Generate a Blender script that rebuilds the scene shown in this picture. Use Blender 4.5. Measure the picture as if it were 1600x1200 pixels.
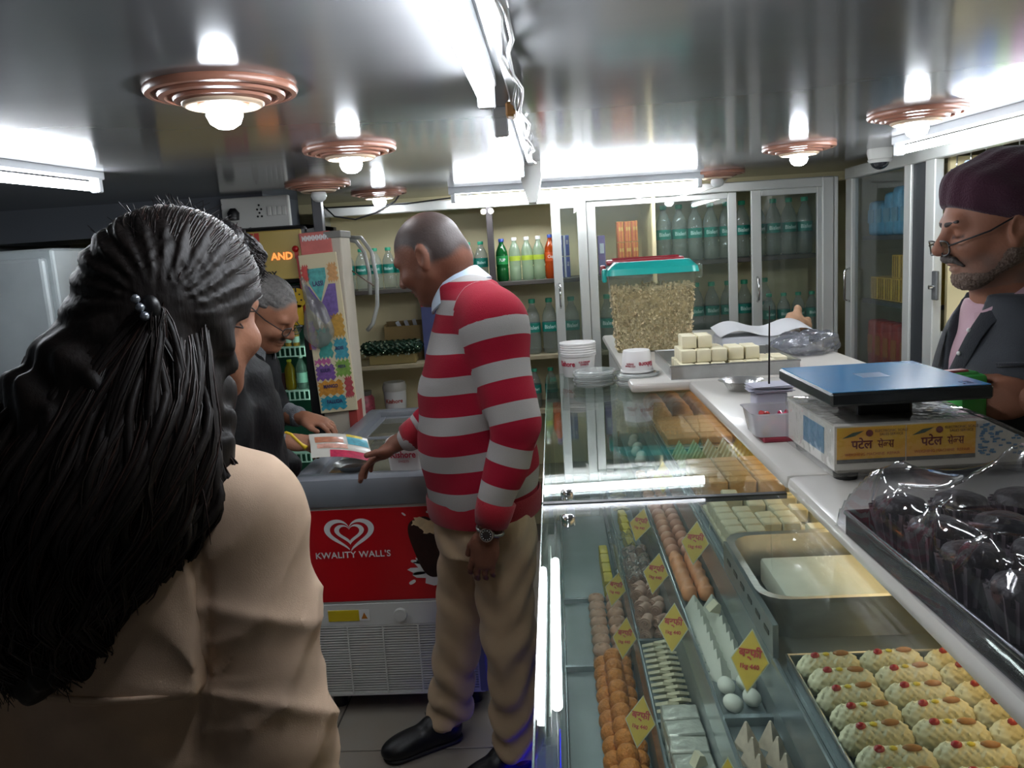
import bpy, bmesh, math, random
import numpy as np
from mathutils import Vector, Matrix, Euler

for _o in list(bpy.data.objects):
    bpy.data.objects.remove(_o, do_unlink=True)
SC = bpy.context.scene
COL = SC.collection
PI = math.pi
random.seed(7)
RNG = np.random.default_rng(7)

# ------------------------------------------------------------------ camera
cam_d = bpy.data.cameras.new('camera')
cam = bpy.data.objects.new('camera', cam_d)
COL.objects.link(cam)
FPX = 1256.0
cam_d.sensor_width = 36.0
cam_d.lens = 36.0 * FPX / 1600.0
cam_d.clip_start = 0.02
_ROLL = math.radians(3.6)
_d = Vector((62.0, 210.0, FPX)).normalized()
_u = Vector((-math.sin(_ROLL), math.cos(_ROLL), 0.0))
_u.z = -(_u.x * _d.x + _u.y * _d.y) / _d.z
_u.normalize()
_x = _u.cross(_d)
if _x.x < 0:
    _x = -_x
# rows of the world axes in camera coordinates (right, up, forward)
_R = Matrix(((_x.x, _x.y, -_x.z), (_d.x, _d.y, -_d.z), (_u.x, _u.y, -_u.z)))
cam.matrix_world = Matrix.Translation((0, 0, 1.53)) @ _R.to_4x4()
SC.camera = cam

# ------------------------------------------------------------------ world and exposure
SC.view_settings.view_transform = 'Standard'
SC.view_settings.look = 'None'
SC.view_settings.gamma = 1.0
SC.view_settings.use_curve_mapping = False
SC.view_settings.exposure = 0.65
w = bpy.data.worlds.new('evening')
SC.world = w
w.use_nodes = True
w.node_tree.nodes['Background'].inputs[0].default_value = (0.6, 0.6, 0.62, 1)
w.node_tree.nodes['Background'].inputs[1].default_value = 0.05
TUBE_POWER = 36.0
BULB_POWER = 40.0

# ------------------------------------------------------------------ materials
def lin(c):
    if isinstance(c, str):
        c = [int(c[i:i + 2], 16) / 255.0 for i in (0, 2, 4)]
    return tuple((v / 12.92 if v <= 0.04045 else ((v + 0.055) / 1.055) ** 2.4) for v in c)

MATS = {}
def M(name, col='808080', rough=0.5, metal=0.0, spec=0.5, var=0.0, scale=8.0, bump=0.0, bscale=None,
      emit=None, power=0.0, trans=0.0, sub=0.0, coat=0.0, stretch=None, col2=None, sheen=0.0):
    """Principled material with a procedural noise for colour drift and fine relief."""
    if name in MATS:
        return MATS[name]
    m = bpy.data.materials.new(name)
    m.use_nodes = True
    nt = m.node_tree
    p = nt.nodes['Principled BSDF']
    c = lin(col)
    p.inputs['Base Color'].default_value = (*c, 1)
    p.inputs['Roughness'].default_value = rough
    p.inputs['Metallic'].default_value = metal
    p.inputs['Specular IOR Level'].default_value = spec
    if coat:
        p.inputs['Coat Weight'].default_value = coat
        p.inputs['Coat Roughness'].default_value = 0.1
    if sheen:
        p.inputs['Sheen Weight'].default_value = sheen
    if trans:
        p.inputs['Transmission Weight'].default_value = trans
    if sub:
        p.inputs['Subsurface Weight'].default_value = sub
        p.inputs['Subsurface Radius'].default_value = (0.02, 0.008, 0.004)
        p.inputs['Subsurface Scale'].default_value = 0.4
    if emit:
        p.inputs['Emission Color'].default_value = (*lin(emit), 1)
        p.inputs['Emission Strength'].default_value = power
    if var or bump or col2:
        tc = nt.nodes.new('ShaderNodeTexCoord')
        mp = nt.nodes.new('ShaderNodeMapping')
        nt.links.new(tc.outputs['Object'], mp.inputs[0])
        if stretch:
            mp.inputs['Scale'].default_value = stretch
        n = nt.nodes.new('ShaderNodeTexNoise')
        n.inputs['Scale'].default_value = scale
        n.inputs['Detail'].default_value = 5
        nt.links.new(mp.outputs[0], n.inputs[0])
        if var or col2:
            r = nt.nodes.new('ShaderNodeValToRGB')
            r.color_ramp.elements[0].position = 0.3
            r.color_ramp.elements[1].position = 0.7
            a = tuple(max(0, v * (1 - var)) for v in c)
            b = lin(col2) if col2 else tuple(min(1, v * (1 + var)) for v in c)
            r.color_ramp.elements[0].color = (*a, 1)
            r.color_ramp.elements[1].color = (*b, 1)
            nt.links.new(n.outputs[0], r.inputs[0])
            nt.links.new(r.outputs[0], p.inputs['Base Color'])
        if bump:
            n2 = n
            if bscale:
                n2 = nt.nodes.new('ShaderNodeTexNoise')
                n2.inputs['Scale'].default_value = bscale
                n2.inputs['Detail'].default_value = 3
                nt.links.new(mp.outputs[0], n2.inputs[0])
            b = nt.nodes.new('ShaderNodeBump')
            b.inputs['Strength'].default_value = bump
            b.inputs['Distance'].default_value = 0.01
            nt.links.new(n2.outputs[0], b.inputs['Height'])
            nt.links.new(b.outputs[0], p.inputs['Normal'])
    MATS[name] = m
    return m

def clear(name, tint='ffffff', rough=0.02, gloss=1.0, haze=0.0, hazecol='ffffff', ior0=0.04, bump=0.0, bscale=20):
    """Thin clear sheet: see-through, mirror by a Schlick term, optional milky haze."""
    if name in MATS:
        return MATS[name]
    m = bpy.data.materials.new(name)
    m.use_nodes = True
    nt = m.node_tree
    nt.nodes.remove(nt.nodes['Principled BSDF'])
    out = nt.nodes['Material Output']
    tr = nt.nodes.new('ShaderNodeBsdfTransparent')
    tr.inputs[0].default_value = (*lin(tint), 1)
    gl = nt.nodes.new('ShaderNodeBsdfGlossy')
    gl.inputs['Roughness'].default_value = rough
    lw = nt.nodes.new('ShaderNodeLayerWeight')
    lw.inputs['Blend'].default_value = 0.5
    pw = nt.nodes.new('ShaderNodeMath'); pw.operation = 'POWER'; pw.inputs[1].default_value = 5.0
    nt.links.new(lw.outputs['Facing'], pw.inputs[0])
    ml = nt.nodes.new('ShaderNodeMath'); ml.operation = 'MULTIPLY_ADD'; ml.use_clamp = True
    ml.inputs[1].default_value = (1 - ior0) * gloss
    ml.inputs[2].default_value = ior0 * gloss
    nt.links.new(pw.outputs[0], ml.inputs[0])
    base = tr.outputs[0]
    if haze:
        df = nt.nodes.new('ShaderNodeBsdfDiffuse')
        df.inputs[0].default_value = (*lin(hazecol), 1)
        tl = nt.nodes.new('ShaderNodeBsdfTranslucent')
        tl.inputs[0].default_value = (*lin(hazecol), 1)
        ad = nt.nodes.new('ShaderNodeMixShader'); ad.inputs[0].default_value = 0.4
        nt.links.new(df.outputs[0], ad.inputs[1]); nt.links.new(tl.outputs[0], ad.inputs[2])
        mh = nt.nodes.new('ShaderNodeMixShader'); mh.inputs[0].default_value = haze
        nt.links.new(tr.outputs[0], mh.inputs[1]); nt.links.new(ad.outputs[0], mh.inputs[2])
        base = mh.outputs[0]
    mx = nt.nodes.new('ShaderNodeMixShader')
    nt.links.new(ml.outputs[0], mx.inputs[0])
    nt.links.new(base, mx.inputs[1]); nt.links.new(gl.outputs[0], mx.inputs[2])
    nt.links.new(mx.outputs[0], out.inputs[0])
    if bump:
        tc = nt.nodes.new('ShaderNodeTexCoord')
        n = nt.nodes.new('ShaderNodeTexNoise'); n.inputs['Scale'].default_value = bscale
        nt.links.new(tc.outputs['Object'], n.inputs[0])
        b = nt.nodes.new('ShaderNodeBump'); b.inputs['Strength'].default_value = bump; b.inputs['Distance'].default_value = 0.01
        nt.links.new(n.outputs[0], b.inputs['Height'])
        nt.links.new(b.outputs[0], gl.inputs['Normal'])
    MATS[name] = m
    return m

# ------------------------------------------------------------------ mesh helpers
class MB:
    def __init__(s):
        s.v = []; s.f = []
    def add(s, vs, fs):
        o = len(s.v)
        s.v.extend([tuple(p) for p in vs])
        s.f.extend([tuple(i + o for i in f) for f in fs])
        return s
    def box(s, c, d, b=0.0, rz=0.0, rot=None):
        hx, hy, hz = d[0] / 2, d[1] / 2, d[2] / 2
        if b <= 0:
            vs = [(x, y, z) for x in (-hx, hx) for y in (-hy, hy) for z in (-hz, hz)]
            fs = [(0, 1, 3, 2), (4, 6, 7, 5), (0, 4, 5, 1), (2, 3, 7, 6), (0, 2, 6, 4), (1, 5, 7, 3)]
        else:
            b = min(b, hx * .98, hy * .98, hz * .98)
            bm = bmesh.new()
            bmesh.ops.create_cube(bm, size=1.0)
            for q in bm.verts:
                q.co = Vector((q.co.x * 2 * hx, q.co.y * 2 * hy, q.co.z * 2 * hz))
            bmesh.ops.bevel(bm, geom=list(bm.edges), offset=b, segments=2 if b > .004 else 1, affect='EDGES', profile=.5)
            bm.verts.index_update()
            vs = [tuple(q.co) for q in bm.verts]
            fs = [tuple(q.index for q in f.verts) for f in bm.faces]
            bm.free()
        R = rot if rot is not None else Matrix.Rotation(rz, 3, 'Z')
        c = Vector(c)
        return s.add([R @ Vector(p) + c for p in vs], fs)
    def b2(s, x0, x1, y0, y1, z0, z1, b=0.0):
        return s.box(((x0 + x1) / 2, (y0 + y1) / 2, (z0 + z1) / 2), (x1 - x0, y1 - y0, z1 - z0), b)
    def cyl(s, a, b, r1, r2=None, n=16, caps=True):
        r2 = r1 if r2 is None else r2
        a = Vector(a); b = Vector(b); ax = (b - a).normalized()
        t = ax.orthogonal().normalized(); q = ax.cross(t)
        vs = []
        for i in range(n):
            g = 2 * PI * i / n
            d = t * math.cos(g) + q * math.sin(g)
            vs.append(a + d * r1); vs.append(b + d * r2)
        fs = [(2 * i, 2 * ((i + 1) % n), 2 * ((i + 1) % n) + 1, 2 * i + 1) for i in range(n)]
        if caps:
            fs.append(tuple(2 * i for i in reversed(range(n)))); fs.append(tuple(2 * i + 1 for i in range(n)))
        return s.add(vs, fs)
    def tube(s, path, r, n=8, caps=True):
        P = [Vector(p) for p in path]
        rs = r if isinstance(r, (list, tuple)) else [r] * len(P)
        vs = []; fs = []
        nrm = None
        for i, p in enumerate(P):
            t = (P[min(i + 1, len(P) - 1)] - P[max(i - 1, 0)]).normalized()
            nrm = t.orthogonal().normalized() if nrm is None else (nrm - t * nrm.dot(t)).normalized()
            q = t.cross(nrm)
            for k in range(n):
                g = 2 * PI * k / n
                vs.append(p + (nrm * math.cos(g) + q * math.sin(g)) * rs[i])
        for i in range(len(P) - 1):
            for k in range(n):
                a = i * n + k; b = i * n + (k + 1) % n
                fs.append((a, b, b + n, a + n))
        if caps:
            fs.append(tuple(reversed(range(n)))); fs.append(tuple(range(len(vs) - n, len(vs))))
        return s.add(vs, fs)
    def lathe(s, prof, n=24, c=(0, 0, 0), sx=1.0, sy=1.0):
        vs = []; fs = []
        for r, z in prof:
            for k in range(n):
                g = 2 * PI * k / n
                vs.append((c[0] + r * math.cos(g) * sx, c[1] + r * math.sin(g) * sy, c[2] + z))
        m = len(prof)
        for i in range(m - 1):
            for k in range(n):
                a = i * n + k; b = i * n + (k + 1) % n
                fs.append((a, b, b + n, a + n))
        if prof[0][0] > 1e-5:
            pass
        return s.add(vs, fs)
    def cap(s, r, z, n=24, c=(0, 0, 0), up=True, sx=1.0, sy=1.0):
        vs = [(c[0] + r * math.cos(2 * PI * k / n) * sx, c[1] + r * math.sin(2 * PI * k / n) * sy, c[2] + z) for k in range(n)]
        return s.add(vs, [tuple(range(n)) if up else tuple(reversed(range(n)))])
    def prism(s, poly, t, R=None, c=(0, 0, 0)):
        """polygon in local xz, extruded by t along local y (from 0 to t)."""
        n = len(poly)
        vs = [(p[0], 0, p[1]) for p in poly] + [(p[0], t, p[1]) for p in poly]
        fs = [tuple(range(n)), tuple(reversed(range(n, 2 * n)))]
        fs += [(i, i + n, (i + 1) % n + n, (i + 1) % n) for i in range(n)]
        R = R or Matrix.Identity(3); c = Vector(c)
        return s.add([R @ Vector(p) + c for p in vs], fs)
    def sphere(s, c, r, n=16, m=10, sc=(1, 1, 1), R=None):
        vs = []; fs = []
        for j in range(m + 1):
            t = PI * j / m
            for k in range(n):
                g = 2 * PI * k / n
                q = Vector((r * math.sin(t) * math.cos(g) * sc[0], r * math.sin(t) * math.sin(g) * sc[1], r * math.cos(t) * sc[2]))
                if R is not None: q = R @ q
                vs.append(q + Vector(c))
        for j in range(m):
            for k in range(n):
                a = j * n + k; b = j * n + (k + 1) % n
                fs.append((a, a + n, b + n, b))
        return s.add(vs, fs)
    def grid(s, fn, nu, nv):
        vs = [fn(i / nu, j / nv) for i in range(nu + 1) for j in range(nv + 1)]
        fs = [(i * (nv + 1) + j, (i + 1) * (nv + 1) + j, (i + 1) * (nv + 1) + j + 1, i * (nv + 1) + j + 1) for i in range(nu) for j in range(nv)]
        return s.add(vs, fs)

def mesh_from(name, v, f):
    me = bpy.data.meshes.new(name)
    if isinstance(v, np.ndarray):
        me.vertices.add(len(v)); me.vertices.foreach_set('co', v.astype(np.float32).ravel())
        nf = len(f); k = f.shape[1]
        me.loops.add(nf * k); me.loops.foreach_set('vertex_index', f.astype(np.int32).ravel())
        me.polygons.add(nf); me.polygons.foreach_set('loop_start', np.arange(0, nf * k, k, dtype=np.int32))
        me.update(calc_edges=True)
    else:
        me.from_pydata(v, [], f)
    me.validate()
    return me

def link(o, parent=None):
    COL.objects.link(o)
    if parent is not None:
        o.parent = parent
    return o

def obj(name, mb, mat, parent=None, smooth=None, loc=None, rz=None):
    me = mb if isinstance(mb, bpy.types.Mesh) else mesh_from(name, mb.v, mb.f)
    if not isinstance(mb, bpy.types.Mesh) and isinstance(mb, MB):
        bm = bmesh.new(); bm.from_mesh(me)
        bmesh.ops.remove_doubles(bm, verts=bm.verts, dist=1e-6)
        bmesh.ops.recalc_face_normals(bm, faces=bm.faces)
        bm.to_mesh(me); bm.free()
    if mat is not None:
        me.materials.append(mat)
    if smooth is not None:
        me.shade_smooth()
        if smooth < 180:
            me.set_sharp_from_angle(angle=math.radians(smooth))
    o = bpy.data.objects.new(name, me)
    if loc is not None: o.location = loc
    if rz is not None: o.rotation_euler = (0, 0, rz)
    return link(o, parent)

def tag(o, label, cat, group=None):
    o['label'] = label; o['category'] = cat
    if group: o['group'] = group
    return o

def thing(name, label, cat, loc=(0, 0, 0), rz=0.0, group=None, rot=None):
    o = bpy.data.objects.new(name, None)
    o.empty_display_size = 0.05
    COL.objects.link(o)
    o.location = loc
    o.rotation_euler = rot if rot is not None else (0, 0, rz)
    return tag(o, label, cat, group)

def struct(name, mb, mat, smooth=None, parent=None):
    o = obj(name, mb, mat, parent, smooth)
    if parent is None: o['kind'] = 'structure'
    return o

KIDS = {}
def kids(o):
    return [c for c in COL.objects if c.parent == o]

def copy_tree(o, loc=None, rz=None, label=None, group=None, parent=None, children=None):
    c = o.copy(); COL.objects.link(c)
    if parent is not None: c.parent = parent
    if loc is not None: c.location = loc
    if rz is not None: c.rotation_euler = (c.rotation_euler.x, c.rotation_euler.y, rz)
    if label: c['label'] = label
    if group: c['group'] = group
    for ch in list(o.children):
        copy_tree(ch, parent=c)
    return c

def text_mesh(s, size, R, c, depth=0.0004, align='CENTER', bold=0.0, sx=1.0, shear=0.0, space=1.0):
    cu = bpy.data.curves.new('t', 'FONT')
    cu.body = s; cu.size = size; cu.align_x = align; cu.align_y = 'CENTER'
    cu.extrude = depth; cu.offset = bold; cu.resolution_u = 3; cu.shear = shear
    cu.space_character = space
    o = bpy.data.objects.new('t', cu); COL.objects.link(o)
    dg = bpy.context.evaluated_depsgraph_get()
    me = bpy.data.meshes.new_from_object(o.evaluated_get(dg))
    vs = [R @ Vector((v.co.x * sx, v.co.y, v.co.z)) + Vector(c) for v in me.vertices]
    fs = [tuple(p.vertices) for p in me.polygons]
    bpy.data.objects.remove(o); bpy.data.curves.remove(cu); bpy.data.meshes.remove(me)
    mb = MB(); mb.add(vs, fs)
    return mb

# frame: text drawn in a plane whose right is X and up is Z, seen from -Y
FRONT = Matrix(((1, 0, 0), (0, 0, -1), (0, 1, 0)))

# ------------------------------------------------------------------ distance-field bodies
def smin(a, b, k):
    if k <= 0: return np.minimum(a, b)
    h = np.maximum(k - np.abs(a - b), 0) / k
    return np.minimum(a, b) - h * h * k * 0.25

def rotm(rx=0, ry=0, rz=0):
    return np.array(Euler((math.radians(rx), math.radians(ry), math.radians(rz))).to_matrix())

def E(c, r, rot=None, k=0.02, sub=False):
    c = np.array(c, float); r = np.array(r if np.ndim(r) else (r, r, r), float)
    def fn(P):
        q = P - c
        if rot is not None: q = q @ rot
        k0 = np.sqrt(((q / r) ** 2).sum(-1)); k1 = np.sqrt(((q / (r * r)) ** 2).sum(-1)) + 1e-9
        return k0 * (k0 - 1) / k1
    m = r.max()
    return (fn, c - m, c + m, k, sub)

def K(a, b, ra, rb, k=0.02, sub=False, flat=None):
    """tapered capsule; flat=(axis vector, factor) squeezes the section along a vector."""
    a = np.array(a, float); b = np.array(b, float)
    ba = b - a; L2 = (ba * ba).sum() + 1e-12
    def fn(P):
        q = P - a
        if flat is not None:
            ax = np.array(flat[0], float); ax /= np.linalg.norm(ax)
            ax2 = ax - ba * (ax @ ba) / L2; ax2 /= np.linalg.norm(ax2) + 1e-9
            t0 = np.clip((q @ ba) / L2, 0, 1)
            e = q - t0[..., None] * ba
            al = e @ ax2
            e = e + (al * (1.0 / flat[1] - 1))[..., None] * ax2
            return (np.sqrt((e * e).sum(-1)) - (ra + (rb - ra) * t0)) * min(1.0, flat[1])
        t = np.clip((q @ ba) / L2, 0, 1)
        e = q - t[..., None] * ba
        return np.sqrt((e * e).sum(-1)) - (ra + (rb - ra) * t)
    m = max(ra, rb) * (max(1, flat[1]) if flat else 1)
    return (fn, np.minimum(a, b) - m, np.maximum(a, b) + m, k, sub)

def LF(rows, k=0.02, sub=False, power=2.0):
    """stack of ellipses along z: rows (z, cx, cy, rx, ry)."""
    A = np.array(rows, float)
    def fn(P):
        z = P[..., 2]
        zi = np.clip(z, A[0, 0], A[-1, 0])
        cx = np.interp(zi, A[:, 0], A[:, 1]); cy = np.interp(zi, A[:, 0], A[:, 2])
        rx = np.interp(zi, A[:, 0], A[:, 3]); ry = np.interp(zi, A[:, 0], A[:, 4])
        u = np.abs(P[..., 0] - cx) / rx; v = np.abs(P[..., 1] - cy) / ry
        q = (u ** power + v ** power) ** (1 / power)
        d = (q - 1) * np.minimum(rx, ry)
        dz = np.abs(z - zi)
        return np.where(dz > 0, np.sqrt(np.maximum(d, 0) ** 2 + dz ** 2) + np.minimum(d, 0) * 0, d)
    lo = np.array([(A[:, 1] - A[:, 3]).min(), (A[:, 2] - A[:, 4]).min(), A[0, 0]])
    hi = np.array([(A[:, 1] + A[:, 3]).max(), (A[:, 2] + A[:, 4]).max(), A[-1, 0]])
    return (fn, lo, hi, k, sub)

def field_mesh(prims, h, disp=None, grow=0.0, cut=None, smooth=0):
    lo = np.min([p[1] for p in prims if not p[4]], 0) - 4 * h - grow
    hi = np.max([p[2] for p in prims if not p[4]], 0) + 4 * h + grow
    n = np.ceil((hi - lo) / h).astype(int) + 1
    ax = [lo[i] + h * np.arange(n[i]) for i in range(3)]
    Fd = np.full(n, 1.0, np.float32)
    for fn, a, b, k, sub in prims:
        mg = k + 5 * h + grow
        i0 = np.clip(np.floor((a - mg - lo) / h).astype(int), 0, n); i1 = np.clip(np.ceil((b + mg - lo) / h).astype(int) + 1, 0, n)
        if (i1 <= i0).any(): continue
        sl = tuple(slice(i0[q], i1[q]) for q in range(3))
        X, Y, Z = np.meshgrid(ax[0][sl[0]], ax[1][sl[1]], ax[2][sl[2]], indexing='ij')
        P = np.stack([X, Y, Z], -1)
        d = fn(P).astype(np.float32)
        Fd[sl] = -smin(-Fd[sl], d, k) if sub else smin(Fd[sl], d, k)
    if grow: Fd = Fd - grow
    if disp is not None or cut is not None:
        X, Y, Z = np.meshgrid(*ax, indexing='ij')
        if disp is not None:
            near = np.abs(Fd) < 6 * h
            Fd[near] += disp(X[near], Y[near], Z[near]).astype(np.float32)
        if cut is not None:
            Fd = np.maximum(Fd, cut(X, Y, Z).astype(np.float32))
    ins = Fd < 0
    # surface nets
    s = np.zeros(n - 1, np.int8)
    cs = [(a, b, c) for a in (0, 1) for b in (0, 1) for c in (0, 1)]
    def sh(A, a, b, c):
        return A[a:n[0] - 1 + a, b:n[1] - 1 + b, c:n[2] - 1 + c]
    for c in cs: s += sh(ins, *c)
    act = (s > 0) & (s < 8)
    idx = -np.ones(n - 1, np.int64)
    cells = np.argwhere(act)
    idx[act] = np.arange(len(cells))
    acc = np.zeros((len(cells), 3)); cnt = np.zeros(len(cells))
    val = {c: Fd[cells[:, 0] + c[0], cells[:, 1] + c[1], cells[:, 2] + c[2]].astype(float) for c in cs}
    for c in cs:
        for d in range(3):
            if c[d] == 0:
                e = list(c); e[d] = 1; e = tuple(e)
                va, vb = val[c], val[e]
                cr = (va < 0) != (vb < 0)
                t = np.where(cr, va / np.where(cr, va - vb, 1), 0)
                p = np.tile(np.array(c, float), (len(cells), 1)); p[:, d] = t
                acc[cr] += p[cr]; cnt[cr] += 1
    V = lo + h * (cells + acc / cnt[:, None])
    faces = []
    for d in range(3):
        o1, o2 = [(1, 2), (2, 0), (0, 1)][d]
        A = ins
        s0 = [slice(1, n[i] - 1) for i in range(3)]; s0[d] = slice(0, n[d] - 1)
        s1 = list(s0); s1[d] = slice(1, n[d])
        a = A[tuple(s0)]; b = A[tuple(s1)]
        for flip, mk in ((False, a & ~b), (True, ~a & b)):
            q = np.argwhere(mk)
            if not len(q): continue
            off = np.ones(3, int); off[d] = 0
            q = q + off
            def at(da, db):
                r = q.copy(); r[:, o1] -= da; r[:, o2] -= db
                return idx[r[:, 0], r[:, 1], r[:, 2]]
            f = np.stack([at(0, 0), at(1, 0), at(1, 1), at(0, 1)], 1)
            if flip: f = f[:, ::-1]
            faces.append(f)
    Fc = np.concatenate(faces)
    Fc = Fc[(Fc >= 0).all(1)]
    if smooth:
        V = relax(V, Fc, smooth)
    return V, Fc

def relax(V, Fc, it=1):
    e = np.concatenate([Fc[:, [0, 1]], Fc[:, [1, 2]], Fc[:, [2, 3]], Fc[:, [3, 0]]])
    for _ in range(it):
        acc = np.zeros_like(V); cnt = np.zeros(len(V))
        np.add.at(acc, e[:, 0], V[e[:, 1]]); np.add.at(cnt, e[:, 0], 1)
        np.add.at(acc, e[:, 1], V[e[:, 0]]); np.add.at(cnt, e[:, 1], 1)
        V = 0.5 * V + 0.5 * acc / np.maximum(cnt, 1)[:, None]
    return V

def fobj(name, VF, mat, parent=None, smooth=180, attr=None, col=None):
    V, Fc = VF
    me = mesh_from(name, V, Fc)
    me.shade_smooth()
    if attr is not None:
        a = me.attributes.new('stripe', 'FLOAT', 'POINT'); a.data.foreach_set('value', attr.astype(np.float32))
    if col is not None:
        a = me.attributes.new('tone', 'FLOAT_COLOR', 'POINT')
        c4 = np.ones((len(V), 4), np.float32); c4[:, :3] = col
        a.data.foreach_set('color', c4.ravel())
    if mat is not None: me.materials.append(mat)
    return link(bpy.data.objects.new(name, me), parent)

def tone_mat(name, rough=0.5, spec=0.4, bump=0.1, bscale=120.0, sub=0.0, sheen=0.0):
    """principled whose own colours (skin, stubble, cloth) come from a per-point attribute."""
    if name in MATS: return MATS[name]
    m = M(name, '808080', rough=rough, spec=spec, bump=bump, scale=bscale, sub=sub, sheen=sheen)
    nt = m.node_tree
    a = nt.nodes.new('ShaderNodeAttribute'); a.attribute_name = 'tone'
    nt.links.new(a.outputs['Color'], nt.nodes['Principled BSDF'].inputs['Base Color'])
    return m

# ================================================================== the room
CEIL = 1.85
SL = 0.06                         # the back shelving stands a little askew
AK = math.atan(SL)
def bw(x, off=0.0, z=0.0):
    return (x, 4.05 + SL * x + off, z)

m_ceil = M('ceiling laminate', '828385', rough=0.13, spec=0.45, var=0.06, scale=3.0, bump=0.04, bscale=7.0, stretch=(.3, 1.2, 1))
m_wall = M('cream wall paint', 'cfc59a', rough=0.6, var=0.05, scale=2.0)
m_wallL = M('grey wall paint', '6f7478', rough=0.6, var=0.08, scale=2.0)
m_floor = M('speckled floor stone', 'a39c90', rough=0.35, var=0.3, scale=9.0, col2='8a7f72', bump=0.03)
m_white = M('white enamel', 'd8d8d2', rough=0.35, var=0.04, scale=4)
m_alu = M('aluminium profile', 'c9cbc6', rough=0.35, metal=0.25, var=0.04, scale=3)
m_dark = M('black plastic', '141416', rough=0.4)
m_steel = M('brushed steel', 'b9bbbb', rough=0.28, metal=0.9, var=0.1, scale=20, stretch=(1, 12, 1))
m_chrome = M('chrome', 'd9d9d9', rough=0.12, metal=1.0)

fl = struct('floor', MB().b2(-2.6, 2.1, -1.6, 4.7, -0.06, -0.004), M('dark grout', '4c4741', rough=0.8))
ft = MB().b2(-.297, .297, -.297, .297, -0.008, 0.0, .002)
ftm = None
for ix in range(8):
    for iy in range(9):
        x = -2.3 + ix * .6; y = -.4 + iy * .6
        if ftm is None:
            o = obj('floor_tile', ft, m_floor, fl); ftm = o.data
        else:
            o = link(bpy.data.objects.new('floor_tile', ftm), fl)
        o.location = (x, y, 0)
struct('ceiling', MB().b2(-2.6, 2.1, -1.6, 4.75, CEIL, CEIL + .06), m_ceil)
struct('wall_left', MB().b2(-2.66, -2.6, -1.6, 4.75, -0.06, CEIL + .06), m_wallL)
struct('wall_right', MB().b2(2.1, 2.16, -1.6, 4.75, -0.06, CEIL + .06), m_wall)
struct('wall_back', MB().box((-0.25, 4.05 + .40 - .015 + .03, .9), (4.9, .06, 1.92), rz=AK), m_wall)

# grey beam over the far left corner
struct('trim_1', MB().box((-1.9, 3.8, 1.778), (1.3, .5, .144)), M('grey beam paint', '585c62', rough=.5))

# ------------------------------------------------------------------ lights
m_tube = M('lit tube', 'ffffff', emit='f3f8ff', power=TUBE_POWER)
m_bulb = M('lit bulb', 'ffffff', emit='eef6ff', power=BULB_POWER)
m_bulb_off = M('white bulb glass', 'd9dcdc', rough=.3)
m_copper = M('copper rose paint', 'a9745f', rough=0.35, var=0.08, scale=12, coat=.3)
m_batten = M('batten enamel', 'cfd3d6', rough=.3)

def tube_light(x, y, z, length, ang, label, refl=False, power_mat=None):
    t = thing('tube_light', label, 'tube light', (x, y, z), ang)
    L = length / 2
    obj('tube', MB().cyl((-L + .02, 0, 0), (L - .02, 0, 0), .0135, n=12), power_mat or m_tube, t, 60)
    obj('batten', MB().b2(-L - .01, L + .01, -.018, .018, .022, CEIL - z + .002, .003), m_batten, t)
    for s in (-1, 1):
        obj('end_holder', MB().b2(min(s * L, s * (L - .022)), max(s * L, s * (L - .022)), -.016, .016, -.017, .03, .003), m_batten, t)
    return t

tube_light(-.103, 1.13, 1.805, .78, PI / 2, 'long bright tube light beside the wiring channel over the glass case')
tube_light(-.098, 2.40, 1.805, 1.06, PI / 2, 'shorter tube light beside the wiring channel near the striped sweater')
tube_light(.132, 3.955, 1.796, 1.20, AK, 'tube light along the back shelving above the bottles')
tube_light(1.315, 2.46, 1.80, 1.16, PI / 2 + .11, 'tube light above the side cabinets behind the shopkeeper')
tube_light(-1.43, 1.98, 1.805, 1.0, PI / 2 - .1, 'tube light over the long haired woman by the steel refrigerator')

def rosette(x, y, on, label):
    t = thing('ceiling_rose', label, 'ceiling light', (x, y, CEIL), 0, 'copper ceiling roses' )
    obj('plate', MB().lathe([(0.0000, .003), (0.1285, .003), (0.1320, -.006), (0.1285, -.013), (0.1197, -.014), (0.1162, -.009), (0.1109, -.009), (0.1074, -.018), (0.0968, -.020),
        (0.0924, -.014), (0.0862, -.014), (0.0827, -.024), (0.0704, -.027), (0.0651, -.020), (0.0493, -.020), (0.0440, -.030), (0.0317, -.032), (0.0000, -.032)], 48), m_copper, t, 50)
    obj('ring', MB().lathe([(0.0546, -.019), (0.0563, -.030), (0.0634, -.034), (0.0704, -.030), (0.0713, -.024)], 40), M('pale inner ring', 'e2c9ae', rough=.3), t, 60)
    obj('bulb', MB().lathe([(.0, -.072), (.014, -.070), (.026, -.062), (.032, -.048), (.030, -.036), (.022, -.026), (.018, -.018)], 24), m_bulb if on else m_bulb_off, t, 180)
    return t
rosette(-.57, 1.47, True, 'copper ceiling rose with lit bulb over the long haired woman')
rosette(-.555, 2.33, True, 'copper ceiling rose with lit bulb near the striped sweater man')
rosette(-.93, 3.30, False, 'copper ceiling rose with unlit bulb in front of the switchboard')
rosette(-.80, 3.86, True, 'copper ceiling rose with lit bulb over the open bottle shelves')
rosette(.93, 3.12, True, 'copper ceiling rose with lit bulb before the water bottle cabinet')
rosette(1.05, 2.42, True, 'copper ceiling rose with lit bulb beside the side wall tube light')
rosette(.82, 4.06, False, 'copper ceiling rose with unlit bulb at the end of the back tube light')

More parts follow.
